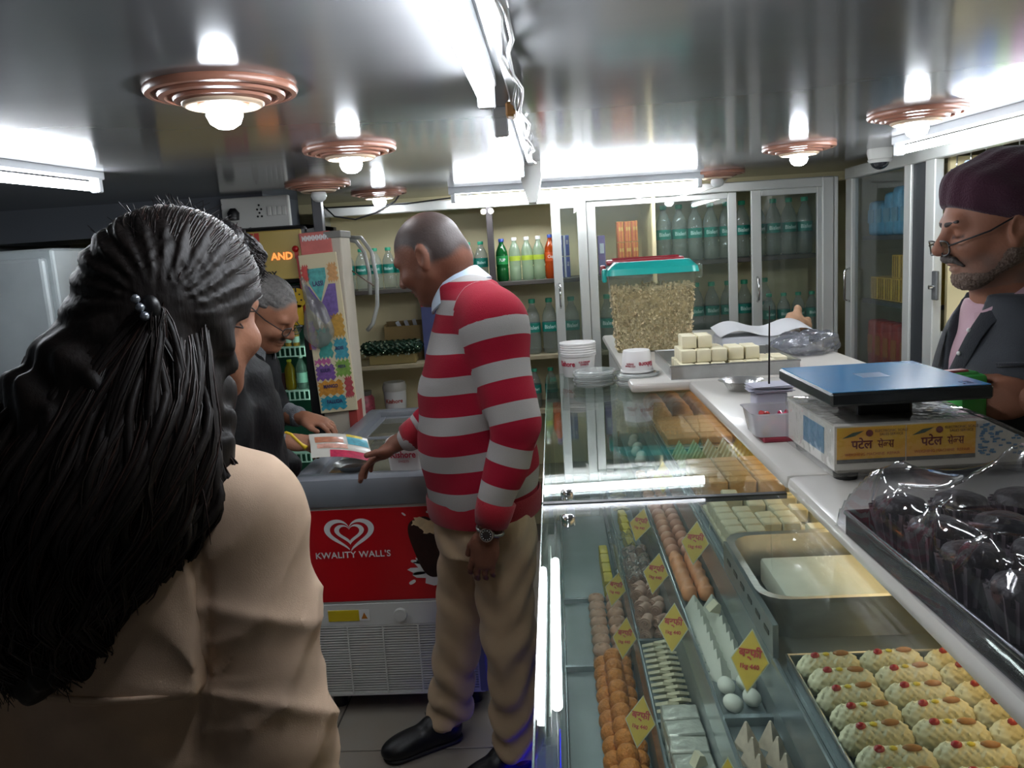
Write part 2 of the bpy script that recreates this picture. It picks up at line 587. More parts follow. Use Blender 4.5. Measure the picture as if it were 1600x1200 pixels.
# wiring channel along the ceiling
t = thing('wiring_channel', 'grey wiring channel with tapered end running along the ceiling', 'cable channel', (-.02, 0, CEIL))
obj('channel', MB().b2(-.050, -.030, .55, 3.05, -.014, .0, .003), M('grey channel plastic', '8f9092', rough=.3), t)
mb = MB()
sec = [(-.038, 0), (.038, 0), (.038, -.055), (.028, -.10), (.014, -.145), (-.014, -.145), (-.028, -.10), (-.038, -.055)]
mb.prism(sec, .12, c=(-.042, 3.02, 0))
obj('end_cap', mb, M('pale channel cap', 'b9bab4', rough=.35), t)
mb = MB()
for k, (dx, r) in enumerate([(-.026, .004), (-.036, .003)]):
    mb.tube([(dx + .008 * math.sin(i * 1.7 + k), .6 + i * .12, -.018 + .006 * math.sin(i * 2.3 + k * 2)) for i in range(20)], r, 6)
obj('cable', mb, M('silver cable', 'c6c6c6', rough=.25, metal=.4), t, 180)
mb = MB().box((-.052, 1.80, -.02), (.02, .05, .03), .004)
obj('orange_clip', mb, M('orange clip', 'c58a4a', rough=.4), t)

# dome camera
t = thing('dome_camera', 'white dome security camera at the end of the side tube light', 'security camera', (1.345, 3.43, CEIL))
obj('housing', MB().lathe([(.0, .0), (.048, .0), (.05, -.015), (.044, -.04), (.04, -.045)], 28), m_white, t, 60)
obj('dome', MB().sphere((0, 0, -.045), .038, 20, 12), M('dark dome', '2b2e33', rough=.1, coat=.6), t, 180)
obj('rim', MB().lathe([(.040, -.035), (.047, -.045), (.040, -.056), (.036, -.052)], 28), m_white, t, 60)

# ================================================================== back shelving
m_panel = M('cream laminate', 'dfd3a8', rough=.45, var=.04, scale=3)
m_shelf = M('dark edged shelf', '4b4640', rough=.5)
m_shelfw = M('worn shelf board', 'a69a7c', rough=.5, var=.1)
m_pane = clear('cabinet glass', 'f4f8f6', gloss=.8, haze=.07, hazecol='a8b2b0')

sh = thing('wall_shelving', 'cream open shelving with dark edged shelves full of bottles', 'shelving', (0, 4.05, 0), AK)
obj('back_panel', MB().b2(-1.15, 1.40, .335, .35, .0, 1.80), m_panel, sh)
obj('top_rail', MB().b2(-1.16, 1.40, .0, .05, 1.755, 1.802, .004), m_alu, sh)
obj('top_board', MB().b2(-1.16, 1.40, .05, .34, 1.785, 1.80), m_white, sh)
obj('side_panel', MB().b2(-1.165, -1.15, .0, .34, 0, 1.80, .002), m_white, sh)
obj('mullion', MB().b2(-.315, -.285, .0, .30, 0, 1.755, .002), M('dark bronze profile', '3f3a3a', rough=.4), sh)
obj('divider', MB().b2(.505, .52, .0, .335, 0, 1.755), m_panel, sh)
for z in (1.385, 1.0, .715, .35):
    obj('shelf', MB().b2(-1.15, -.315, .03, .335, z - .022, z, .002), m_shelf if z > 1.2 else m_shelfw, sh)
    obj('shelf', MB().b2(-.285, .505, .05, .335, z - .022, z, .002), m_shelf if z > 1.2 else m_shelfw, sh)
for z in (1.43, 1.03, .66, .35):
    obj('shelf', MB().b2(.52, 1.36, .05, .335, z - .022, z, .002), m_shelf, sh)

def sliding_door(name, x0, x1, y, z0, z1, parent, handle=None, sw=.05, pane=True, stiles=(1, 1)):
    d = obj(name, MB().b2(x0, x0 + sw, y, y + .018, z0, z1, .003).b2(x1 - sw, x1, y, y + .018, z0, z1, .003)
            .b2(x0 + sw, x1 - sw, y, y + .018, z0, z0 + .045, .003).b2(x0 + sw, x1 - sw, y, y + .018, z1 - .03, z1, .003), m_alu, parent)
    if pane:
        obj('pane', MB().b2(x0 + sw, x1 - sw, y + .006, y + .010, z0 + .045, z1 - .03), m_pane, d)
    if handle:
        hx, hz = handle
        p = [(hx, y - .002, hz + .06), (hx, y - .02, hz + .05), (hx, y - .026, hz), (hx, y - .02, hz - .05), (hx, y - .002, hz - .06)]
        obj('handle', MB().tube(p, .006, 8), m_chrome, d, 180)
    return d
sliding_door('sliding_door', .005, .178, .0, .0, 1.755, sh, (.03, 1.30), sw=.045)
sliding_door('sliding_door', .182, .93, .022, 0, 1.755, sh, sw=.045)
sliding_door('sliding_door', .995, 1.37, .0, 0, 1.755, sh, (1.02, 1.27))
obj('corner_post', MB().b2(1.345, 1.40, -.01, .05, 0, 1.80, .004).b2(1.405, 1.425, -.005, .03, 0, 1.80, .004), m_alu, sh)

# rail clips of two small white knobs
t = sh
obj('rail_knob', MB().cyl((-.325, .005, 1.735), (-.325, -.006, 1.735), .014), m_white, t, 40)
obj('rail_knob', MB().cyl((-.289, .005, 1.735), (-.289, -.006, 1.735), .014), m_white, t, 40)

# side cabinets (front faces -X)
sc = thing('side_cabinet', 'tall aluminium framed side cabinet with glass door holding packets', 'cabinet', (1.45, 0, 0))
obj('back_panel', MB().b2(.60, .62, 2.0, 4.12, 0, 1.80), m_panel, sc)
obj('top_rail', MB().b2(-.01, .04, 2.0, 4.10, 1.775, 1.83, .004), m_alu, sc)
for (a, b) in ((3.375, 3.44), (3.17, 3.25)):
    obj('stile', MB().b2(-.005, .03, a, b, 0, 1.78, .004), m_alu, sc)
obj('stile', MB().b2(-.005, .03, 4.02, 4.10, 0, 1.78, .004), m_alu, sc)
obj('gap_strip', MB().b2(.005, .02, 3.25, 3.375, 0, 1.78), M('dark gap strip', '2c2f33', rough=.5), sc)  # dark strip standing for the gap between the two stiles
dd = obj('pane', MB().b2(.012, .016, 3.44, 4.02, .0, 1.775), clear('side cabinet glass', 'f2f6f7', gloss=.8, haze=.06, hazecol='8f9fa6'), sc)
obj('handle', MB().tube([(-.004, 4.035, 1.35), (-.03, 4.035, 1.34), (-.03, 4.035, 1.20), (-.004, 4.035, 1.19)], .006, 8), m_chrome, sc, 180)
for z in (1.50, 1.20, .86):
    obj('shelf', MB().b2(.06, .60, 3.45, 4.05, z - .02, z), m_shelf, sc)
obj('partition', MB().b2(.06, .60, 3.19, 3.21, 0, 1.78), m_panel, sc)
obj('shelf', MB().b2(.03, .60, 2.05, 3.18, 1.10, 1.125), m_white, sc)
obj('shelf', MB().b2(.03, .60, 2.05, 3.18, .72, .74), m_white, sc)

# ================================================================== chest freezer
m_red = M('red freezer print', 'b5121b', rough=.3, var=.05, scale=2, coat=.2)
m_greyrim = M('grey freezer rim', '777b81', rough=.3, coat=.15)
m_fwhite = M('freezer white', 'c9c9c4', rough=.35)
m_prwhite = M('white print', 'dcdcda', rough=.4)
m_choc = M('chocolate print', '2a1410', rough=.35, var=.3, scale=30)
m_cream = M('cream print', 'd9c39a', rough=.4, var=.15, scale=40)
FX0, FX1, FY0, FY1 = -.885, -.29, 2.50, 3.66
fz = thing('chest_freezer', 'red fronted ice cream chest freezer with grey rim', 'freezer', ((FX0 + FX1) / 2, FY0, 0))
W = (FX1 - FX0) / 2; D = FY1 - FY0
obj('body', MB().b2(-W, W, 0.012, D, .075, .76, .02), m_fwhite, fz)
# rim: rounded frame
mb = MB()
mb.b2(-W - .012, W + .012, -.02, .075, .74, .845, .025)
mb.b2(-W - .012, W + .012, D - .06, D + .01, .74, .845, .02)
mb.b2(-W - .012, -W + .06, .03, D - .03, .74, .845, .02)
mb.b2(W - .06, W + .012, .03, D - .03, .74, .845, .02)
obj('rim', mb, m_greyrim, fz, 40)
obj('inner_tub', MB().b2(-W + .05, W - .05, .06, D - .05, .60, .62), m_fwhite, fz)
for (a, b, z) in ((.07, .64, .818), (.58, D - .055, .805)):
    l = obj('lid', MB().b2(-W + .055, -W + .085, a, b, z, z + .012, .003).b2(W - .085, W - .055, a, b, z, z + .012, .003)
            .b2(-W + .085, W - .085, a, a + .03, z, z + .012, .003).b2(-W + .085, W - .085, b - .03, b, z, z + .012, .003), m_greyrim, fz)
    obj('lid_pane', MB().b2(-W + .08, W - .08, a + .02, b - .02, z + .004, z + .008), clear('frosted lid glass', 'c8ccc6', haze=.35, hazecol='b9b6a6'), l)
obj('end_panel', MB().b2(-W + .006, W - .006, 0.0, .02, .405, .748, .004), m_fwhite, fz)
prt = obj('printed_panel', MB().b2(-W + .012, W - .012, -.003, .004, .415, .733, .001), m_red, fz)
# heart emblem
def heart(t, s):
    x = 16 * math.sin(t) ** 3; y = 13 * math.cos(t) - 5 * math.cos(2 * t) - 2 * math.cos(3 * t) - math.cos(4 * t)
    return x * s, y * s
def heart_band(s0, s1, t0, t1, cx, cz, n=60, fl=.8):
    mb = MB(); vs = []; fs = []
    for i in range(n + 1):
        t = t0 + (t1 - t0) * i / n
        k = min(1.0, 4 * i / n, 4 * (n - i) / n) * .7 + .3
        sm = (s0 + s1) / 2; hw = (s1 - s0) / 2 * k
        for s in (sm - hw, sm + hw):
            x, y = heart(t, s); vs.append((cx + x, -.0042, cz + y * fl))
    for i in range(n): fs.append((2 * i, 2 * i + 1, 2 * i + 3, 2 * i + 2))
    return mb.add(vs, fs)
hc = (-.105, .655)
mb = heart_band(.0040, .0052, .0 + .0, 2 * PI * .46, hc[0] - .02, hc[1] - .003)
mb2 = heart_band(.0040, .0052, 2 * PI * .56, 2 * PI, hc[0] - .02, hc[1] - .003)
mb.add(mb2.v, mb2.f)
mb3 = heart_band(.0021, .0031, .02, 2 * PI - .02, hc[0] - .02, hc[1] + .0)
mb.add(mb3.v, mb3.f)
obj('heart_emblem', mb, m_prwhite, prt)
obj('lettering', text_mesh("KWALITY WALL'S", .030, FRONT, (hc[0] - .015, -.0045, .578), bold=.0004, sx=1.02, space=1.05), m_prwhite, prt)
# printed ice cream bar with splash, cone beside it
def blob(cx, cz, rx, rz, rot, n=28, noise=0.0, seed=0, p=2.6):
    r = random.Random(seed); out = []
    for i in range(n):
        a = 2 * PI * i / n
        c, s = math.cos(a), math.sin(a)
        x = rx * abs(c) ** (2 / p) * (1 if c > 0 else -1); z = rz * abs(s) ** (2 / p) * (1 if s > 0 else -1)
        k = 1 + noise * (r.random() - .5) * 2
        x *= k; z *= k
        out.append((cx + x * math.cos(rot) - z * math.sin(rot), cz + x * math.sin(rot) + z * math.cos(rot)))
    return out
def flat(name, polys, mat, parent, y):
    mb = MB()
    for q in polys: mb.prism(q, .0006, c=(0, y, 0))
    return obj(name, mb, mat, parent)
for q in [blob(.145, .50, .075, .035, -.45, 30, .35, 3), blob(.21, .60, .03, .06, 0, 20, .3, 8), blob(.09, .545, .02, .006, -.2), blob(.095, .505, .022, .005, .1),
     blob(.07, .475, .012, .006, .5), blob(.22, .66, .025, .02, 0, 16, .2, 4), blob(.06, .71, .008, .003, -.7), blob(.14, .715, .006, .004, .3)]:
    flat('splash_print', [q], m_prwhite, prt, -.0045)
flat('ice_cream_bar_print', [blob(.135, .595, .052, .105, .30, 36, .0, 1, 3.2)], m_choc, prt, -.0052)
flat('bite_print', [blob(.128, .668, .046, .024, -.25, 26, .18, 5)], m_cream, prt, -.0058)
flat('chocolate_edge_print', [blob(.098, .655, .022, .013, -.5, 20, .2, 6)], m_choc, prt, -.0064)
flat('cone_print', [[(.185, .56), (.285, .56), (.25, .43), (.22, .43)]], M('wafer print', 'a8632c', rough=.4, var=.2, scale=60), prt, -.0052)
# lower strip, label, dial, grille
obj('control_strip', MB().b2(-W + .008, W - .008, 0.0, .014, .325, .405, .003), m_fwhite, fz)
lb = obj('warning_label', MB().b2(-.225, -.12, -.002, .004, .345, .383), M('yellow label', 'c9b021', rough=.4, var=.1, scale=9), fz)
ic = obj('label_icon', MB().b2(-.12, -.085, -.002, .004, .345, .383), m_prwhite, lb)
flat('triangle_mark', [[(-.113, .352), (-.092, .352), (-.1025, .374)]], M('orange mark', 'b8701f', rough=.5), ic, -.0026)
obj('dial', MB().cyl((.02, .004, .362), (.02, -.012, .362), .024, .021, 28), m_fwhite, fz, 40)
obj('grille_back', MB().b2(-W + .012, W - .012, .02, .03, .075, .325), m_dark, fz)
mb = MB()
for i in range(27):
    z = .084 + i * .0091
    mb.b2(-W + .012, W - .03, .0, .014, z, z + .0052)
for x in (-.285, -.165, -.045, .075, .195, .268):
    mb.b2(x - .0025, x + .0025, -.003, .012, .08, .325)
mb.b2(-W + .012, W - .012, -.003, .016, .075, .083)
g = obj('grille', mb, m_fwhite, fz); g['kind'] = 'stuff'
for s in (-1, 1):
    for y in (.08, D - .08):
        obj('foot', MB().cyl((s * (W - .06), y, 0), (s * (W - .06), y, .08), .025), m_dark, fz, 40)
obj('corner_post', MB().b2(W - .03, W, -.004, .03, .075, .405, .006), m_greyrim, fz)
obj('screw', MB().cyl((-.265, .0, .09), (-.265, -.006, .09), .006), m_dark, fz)

# ================================================================== drinks cooler
m_golden = M('golden sign face', 'b89f55', rough=.35)
m_green_in = M('green cooler lining', '3f7a66', rough=.5, var=.05)
ck = thing('drinks_cooler', 'black framed drinks cooler with golden header and green inside', 'cooler', (-1.33, 3.40, 0), .0)
Wc = .30
obj('body', MB().b2(-Wc, Wc, .45, .50, 0, 1.70).b2(-Wc, -Wc + .03, .03, .46, 0, 1.70).b2(Wc - .03, Wc, .03, .46, 0, 1.70).b2(-Wc, Wc, .03, .46, 1.66, 1.70).b2(-Wc, Wc, .03, .46, 0, .12), m_dark, ck)
obj('lining', MB().b2(-Wc + .03, Wc - .03, .44, .45, .12, 1.45).b2(-Wc + .03, -Wc + .035, .05, .44, .12, 1.45).b2(Wc - .035, Wc - .03, .05, .44, .12, 1.45), m_green_in, ck)
hd = obj('header', MB().b2(-Wc, Wc, .0, .06, 1.455, 1.70, .02), m_dark, ck)
obj('header_face', MB().b2(-Wc + .018, Wc - .018, -.004, .01, 1.475, 1.683, .006), m_golden, hd)
obj('header_lettering', text_mesh('AND', .042, FRONT, (.19, -.006, 1.572), bold=.001), M('red lit letters', 'c03a1a', rough=.4, emit='ff8a44', power=1.1), hd)
for q in ((.08, .10, 1.60, 1.675), (.00, .075, 1.62, 1.675), (.245, .262, 1.56, 1.612)):
    obj('header_stripe', MB().b2(q[0], q[1], -.006, 0, q[2], q[3]), M('red sign bar', 'b5382c', rough=.4), hd)
obj('header_foot', text_mesh('ENJOY', .034, FRONT, (.11, -.006, 1.498), bold=.0012), m_dark, hd)
dr = obj('door_frame', MB().b2(-Wc, -Wc + .05, .0, .035, .05, 1.45, .004).b2(Wc - .055, Wc, .0, .035, .05, 1.45, .004).b2(-Wc, Wc, .0, .035, .05, .12, .004).b2(-Wc, Wc, .0, .035, 1.40, 1.45, .004), m_dark, ck)
obj('door_pane', MB().b2(-Wc + .05, Wc - .055, .014, .018, .12, 1.40), clear('cooler glass', 'e6f2ec', gloss=.5), dr)
obj('light_strip', MB().b2(Wc - .062, Wc - .053, .036, .05, .14, 1.40), M('cooler light strip', 'ffffff', emit='d8fff0', power=3.0), ck)
m_wire = M('white wire', 'dfe5e2', rough=.4)
for z in (1.18, .985, .70, .45):
    s_ = obj('wire_shelf', MB().b2(-Wc + .04, Wc - .07, .06, .066, z - .045, z - .04).b2(-Wc + .04, Wc - .07, .06, .066, z - .006, z).b2(-Wc + .04, Wc - .07, .066, .42, z - .006, z), m_wire, ck)
    mb = MB()
    for i in range(22):
        x = -Wc + .05 + i * .0225
        if x < Wc - .07: mb.b2(x, x + .006, .058, .064, z - .045, z)
    obj('wire_guard', mb, m_wire, s_)
obj('red_lamp', MB().sphere((Wc - .048, -.010, 1.60), .014, 14, 10), M('red lamp', 'a01818', rough=.25), ck, 180)

# narrow white pillar with the poster
pl = thing('white_pillar', 'narrow off white pillar between drinks cooler and bottle shelves', 'pillar', (-.953, 3.395, 0), 0)
obj('shaft', MB().b2(-.075, .07, .0, .16, 0, 1.66, .004), M('aged white paint', 'b9b0a0', rough=.5, var=.06), pl)
obj('top_cap', MB().b2(-.08, .075, -.008, .165, 1.635, 1.665, .003), M('grey cap', '77756f', rough=.5), pl)
obj('red_band', MB().b2(.035, .071, -.003, .1, .5, .93), M('dull red board', '9a3b35', rough=.5), pl)
pole = obj('pole', MB().b2(-.045, -.005, .02, .06, 1.64, CEIL, .003), M('dark pole', '2c2d31', rough=.4), pl)

po = thing('menu_poster', 'tall flavour poster with colourful jagged patches on the pillar', 'poster', (-.958, 3.3745, .875), rot=(0, math.radians(-2.5), math.radians(4)))
obj('board', MB().b2(-.075, .085, .0, .012, .02, .70, .002), M('cream poster board', 'c9bd9b', rough=.5), po)
obj('pink_head', MB().b2(-.062, .070, .012, .02, .52, .79, .002), M('pink poster paper', 'c0665e', rough=.5, var=.12, scale=20), po)
obj('head_lettering', text_mesh('MMMMMMM', .03, FRONT, (.004, .0115, .765), bold=.001, sx=.68), m_prwhite, po)
obj('red_side', MB().b2(-.084, -.070, .004, .012, .30, .70, .001), M('poster red', 'a3302e', rough=.5), po)
rr = random.Random(4)
def jag(x0, x1, z0, z1, k=.006, n=7):
    pts = []
    for i in range(n): pts.append((x0 + (x1 - x0) * i / n, z0 + (k if i % 2 else -k)))
    for i in range(n): pts.append((x1 + (k if i % 2 else -k) * .7, z0 + (z1 - z0) * i / n))
    for i in range(n): pts.append((x1 - (x1 - x0) * i / n, z1 + (k if i % 2 else -k)))
    for i in range(n): pts.append((x0 + (k if i % 2 else -k) * .7, z1 - (z1 - z0) * i / n))
    return pts
patches = [('4f9f9a', [(-.045, .64), (.03, .64), (.03, .60), (-.005, .50), (-.045, .58)]),
           ('6a5592', [(-.067, .58), (-.045, .565), (-.005, .49), (.035, .57), (.065, .57), (.062, .45), (.0, .40), (-.055, .47)]),
           ('b48a3a', jag(.026, .076, .345, .44)), ('3d8f86', jag(-.042, .014, .26, .385)), ('3a8b99', jag(.024, .078, .250, .335)),
           ('a35280', jag(-.068, -.002, .235, .255)), ('6c4a88', jag(-.068, .010, .165, .228)), ('6f9440', jag(.018, .078, .175, .242)),
           ('b87f2c', jag(-.068, .036, .098, .158)), ('a4434a', jag(.046, .078, .08, .168)), ('2f8a9c', jag(-.066, .040, .035, .090)), ('b5433c', jag(-.070, -.040, .59, .655)), ('c08f5a', jag(.040, .078, .58, .655)), ('8f6aa0', jag(-.070, -.05, .30, .42))]
for c, q in patches:
    flat('patch', [q], M('poster ' + c, c, rough=.5, var=.25, scale=60), po, -.0016)
obj('flavour_lettering', (lambda mb: mb)(text_mesh('LASSI', .028, FRONT, (-.008, -.003, .575), bold=.001, sx=.7)), M('poster ink', '3b3560', rough=.5), po)
for s_, x, z, sz in (('KULFI', -.03, .205, .022), ('MANGO', -.016, .135, .022), ('FALUDA', -.008, .067, .024), ('ROSE', .045, .295, .02), ('PISTA', .043, .215, .018)):
    obj('flavour_lettering', text_mesh(s_, sz, FRONT, (x, -.003, z), bold=.0006, sx=.75), MATS['poster ink'], po)

# wall sockets board
sb = thing('switch_board', 'white socket board with black plug above the drinks cooler', 'switchboard', (-1.27, 3.522, 1.7215))
obj('plate', MB().b2(-.16, .14, .0, .03, -.02, .115, .004), m_white, sb)
obj('plug', MB().lathe([(.0, .0), (.022, .0), (.026, .03), (.012, .05), (.0, .05)], 16, (-.10, -.02, .02)), m_dark, sb, 50)
mb = MB()
for i, (x, z) in enumerate([(.0, .06), (.018, .06), (.009, .078), (.0, .03), (.018, .03), (.009, .045)]):
    mb.cyl((x, .002, z), (x, -.002, z), .0045, n=10)
obj('socket_holes', mb, m_dark, sb)
for i in range(4):
    obj('switch', MB().b2(.045 + i * .022, .061 + i * .022, -.006, .004, .03, .07, .002), m_white, sb)

# hoses and wire
t = thing('grey_hose', 'pair of pale grey hoses looping beside the menu poster', 'hose', (-.855, 3.62, 0))
mb = MB()
mb.tube([(-.05, .0, 1.63), (-.015, -.01, 1.62), (.02, -.02, 1.57), (.035, -.02, 1.48), (.03, -.02, 1.38)], .009, 8)
obj('hose', mb, M('pale hose', 'a9aba6', rough=.4), t, 180)
obj('hose', MB().tube([(-.05, .0, 1.64), (.01, -.015, 1.635), (.055, -.03, 1.57), (.068, -.03, 1.45), (.06, -.03, 1.33), (.03, -.02, 1.25), (.0, -.01, 1.22)], .009, 8), MATS['pale hose'], t, 180)
obj('wire', MB().tube([(-.17, -.07, 1.62), (-.10, -.075, 1.55), (.0, -.08, 1.47), (.06, -.06, 1.42)], .003, 6), M('brown wire', '5b4438', rough=.5), t, 180)
t = thing('hanging_cable', 'thin dark cable sagging under the back shelf rail', 'cable', (0, 0, 0))
obj('strand', MB().tube([bw(-1.12, -.01, 1.83), bw(-1.05, -.02, 1.755), bw(-.95, -.02, 1.735), bw(-.85, -.02, 1.76), bw(-.75, -.02, 1.81), bw(-.72, -.01, CEIL)], .004, 6), m_dark, t, 180)
obj('strand', MB().tube([bw(-1.1, -.01, 1.80), bw(-.7, -.012, 1.795), bw(-.4, -.012, 1.815), bw(-.30, -.01, CEIL)], .0035, 6), m_dark, t, 180)
t = thing('white_wire_run', 'thin white wire dangling past the end of the back tube light', 'cable', (0, 0, 0))
obj('strand', MB().tube([bw(.30, -.03, 1.80), bw(.45, -.035, 1.745), bw(.6, -.035, 1.74), bw(.75, -.03, 1.765), bw(.85, -.02, 1.79), bw(.9, -.01, CEIL)], .003, 6), m_white, t, 180)
obj('dangling_end', MB().tube([bw(.13, -.02, 1.79), bw(.125, -.025, 1.73), bw(.12, -.025, 1.70), bw(.135, -.025, 1.715)], .006, 6), m_white, t, 180)

# hanging plastic bag and yellow tag on the cooler
bagm = clear('milky polythene', 'e6e6e2', haze=.30, hazecol='b8b8b0', rough=.2)
t = thing('hanging_polybag', 'milky plastic bag hanging in front of the menu poster', 'bag', (-1.0, 3.335, 1.20))
V, Fc = field_mesh([K((-.045, 0, .27), (-.03, 0, .20), .010, .018, .03), E((.0, 0, .085), (.055, .03, .10), k=.05), E((.005, 0, .05), (.06, .03, .06), k=.03)], .006,
                   disp=lambda x, y, z: .002 * np.sin(x * 140 + z * 40))
obj_ = fobj('pouch', (V, Fc), bagm, t)
t = thing('smiley_tag', 'yellow smiley faced hanging tag on the drinks cooler door', 'tag', (-1.085, 3.358, 1.32))
obj('disc', MB().cyl((0, 0, .075), (0, .012, .075), .042, n=28).b2(-.022, .022, .0, .012, -.04, .05, .004), M('yellow plastic', 'c9a51c', rough=.35), t, 40)
mb = MB()
for x, z in ((-.014, .09), (.014, .09), (-.02, .066), (0, .058), (.02, .066)): mb.cyl((x, -.002, z), (x, .004, z), .004, n=8)
mb.b2(-.003, .003, -.002, .004, .10, .118)
obj('face_marks', mb, m_dark, t)

# ================================================================== steel refrigerator
m_ss = M('dull stainless', 'a3abac', rough=.38, metal=.35, var=.15, scale=4, bump=.02)
t = thing('steel_refrigerator', 'dull stainless steel upright refrigerator with bar latches', 'refrigerator', (-2.16, 2.66, 0), -.05)
obj('body', MB().b2(-.40, .48, .03, .70, .08, 1.64, .01), m_ss, t)
for (a, b) in ((-.39, .085), (.095, .46)):
    for z0, z1 in ((.12, .86), (.88, 1.61)):
        obj('door', MB().b2(a, b, .0, .035, z0, z1, .012), m_ss, t)
obj('latch_bar', MB().tube([(.12, -.02, 1.60), (.12, -.035, 1.5), (.15, -.03, 1.2), (.155, -.02, .95)], .016, 8), M('dark latch', '3a3f42', rough=.4, metal=.3), t, 180)
obj('latch', MB().box((.14, -.03, 1.30), (.06, .03, .05), .006).tube([(.14, -.04, 1.29), (.19, -.05, 1.28), (.20, -.05, 1.26)], .010, 8), m_ss, t, 40)
obj('hinge', MB().cyl((.12, -.02, 1.585), (.12, -.02, 1.63), .025, n=12), m_ss, t, 40)
for x in (-.34, .42):
    for y in (.1, .62): obj('leg', MB().cyl((x, y, 0), (x, y, .09), .022), m_dark, t, 40)

# ================================================================== sweet display counter
m_case = M('grey display steel', '7d8588', rough=.32, metal=.45, var=.08, scale=12)
m_casein = M('blue grey tray steel', '8a9498', rough=.25, metal=.6, var=.06, scale=20)
m_glass = clear('counter glass', 'f3f8f5', rough=.01, gloss=.72, haze=.02, hazecol='8fb5a8')
m_gedge = M('green glass edge', '3d6a5c', rough=.2, coat=.5)
CY0, CY1, CX0, CX1 = .30, 3.00, -.035, .60
cs = thing('sweet_counter', 'long glass topped sweet display counter with stepped trays', 'display counter', (0, 0, 0))
obj('plinth', MB().b2(CX0 + .02, CX1, CY0 + .02, CY1 - .02, 0, .48, .004), M('plinth laminate', '5a5450', rough=.45), cs)
obj('base_deck', MB().b2(CX0, CX1, CY0, CY1, .48, .492), m_case, cs)
obj('rear_panel', MB().b2(CX1 - .01, CX1, CY0, CY1, .492, 1.068), M('rear case board', 'b59a72', rough=.45, var=.08, scale=6), cs)
obj('front_glass', MB().b2(CX0 - .004, CX0 + .004, CY0, CY1, .16, 1.058), m_glass, cs)
obj('front_sill', MB().b2(CX0 - .012, CX0 + .012, CY0, CY1, .10, .165, .003), m_alu, cs)
obj('end_glass', MB().b2(CX0 + .005, CX1 - .01, CY1 - .008, CY1, .492, 1.058), m_glass, cs)
for (a, b) in ((CY0, 1.428), (1.440, CY1)):
    g = obj('top_glass', MB().b2(CX0 - .006, .415, a, b, 1.059, 1.067), m_glass, cs)
    obj('glass_edge', MB().b2(CX0 - .008, CX0 - .006, a, b, 1.058, 1.068), m_gedge, g)
obj('seam_strip', MB().b2(CX0 - .006, .402, 1.4275, 1.4405, 1.0585, 1.0685), M('black seal', '15181a', rough=.4), cs)
for y in (1.35, 1.50):
    obj('glass_screw', MB().lathe([(.0, .004), (.006, .0045), (.010, .003), (.012, .0), (.012, -.014)], 20, (.004, y, 1.068)), m_chrome, cs, 60)
obj('case_tube', MB().cyl((-.0215, .84, 1.02), (-.0215, 1.27, 1.02), .0065, n=12), M('case tube', 'ffffff', emit='f4fbff', power=12.0), cs, 60)
obj('case_tube_rail', MB().b2(-.0298, -.028, .80, 1.31, 1.008, 1.032), m_alu, cs)
obj('case_strip_light', MB().b2(.50, .515, .4, 2.9, 1.040, 1.052), M('warm strip light', 'ffffff', emit='ffd9a0', power=3.4), cs)
# steps
STEP = [(-.02, .145, .51), (.145, .215, .67), (.215, .285, .83), (.285, .588, .933)]
BARS = [(.95, 1.829, 2.215), (.885, 1.334, 1.640), (.745, 1.088, 2.450), (.62,)]   # tray bars in the gaps between the kinds of sweet
for i, (a, b, z) in enumerate(STEP):
    zb = .492
    o = obj('step', MB().b2(a, b, CY0 + .01, CY1 - .012, zb, z - .002, .002), m_case, cs)
    obj('step_lip', MB().b2(a - .004, a + .003, CY0 + .01, CY1 - .012, z - .06, z + .008, .002), m_casein, o)
    mb = MB()
    for y in BARS[i]:
        mb.b2(a, b, y, y + .010, z - .004, z + .012)
    obj('tray_divider', mb, m_casein, o)
# base strip lamp with a blue glow at the foot of the counter
bl = thing('blue_strip_lamp', 'small blue strip lamp at the foot of the sweet counter', 'lamp', (CX0 - .012, 2.16, .045))
obj('lens', MB().b2(-.008, .0, -.13, .13, -.02, .02, .003), M('blue lamp', '2020ff', emit='1a10ff', power=7.0), bl)
obj('base', MB().b2(-.004, .03, -.14, .14, -.03, .03, .003), m_dark, bl)

# ------------------------------------------------------------------ white counter slabs behind the case
m_slab = M('off white stone', 'c4c0b8', rough=.32, var=.04, scale=5, coat=.25)
def slab(x0, x1, y0, y1, label):
    return tag(obj('counter_slab', MB().b2(x0, x1, y0, y1, 1.068, 1.10, .012), m_slab, None, 40), label, 'countertop', 'off white counter slabs')
slab(.403, .93, .20, 1.436, 'off white counter slab with rounded edge under the wrapped muffins')
slab(.403, .895, 1.440, 2.50, 'off white counter slab carrying the foil bowl and the bill spike')
slab(.225, 1.02, 2.503, 3.95, 'off white counter slab carrying the big plastic box of snack')
cb = thing('counter_base', 'white boarded counter base under the off white slabs', 'counter', (0, 0, 0))
obj('body', MB().b2(.605, .80, .25, 2.50, 0, 1.067, .004), m_white, cb)
obj('body', MB().b2(.61, .98, 3.01, 3.92, 0, 1.067, .004), m_white, cb)
obj('support', MB().b2(.612, .98, 2.51, 2.99, 0, 1.067, .003), m_white, cb)
obj('body', MB().b2(.25, .60, 3.02, 3.9, 0, 1.067, .004), m_white, cb)

# ================================================================== bottles
def bend(mb, r):
    """wrap flat front lettering (x right, -y towards viewer) round a cylinder of radius r."""
    out = MB()
    vs = []
    for (x, y, z) in mb.v:
        rr_ = r - y if False else r + (-y)
        a = x / r
        vs.append((rr_ * math.sin(a), -rr_ * math.cos(a), z))
    return out.add(vs, mb.f)

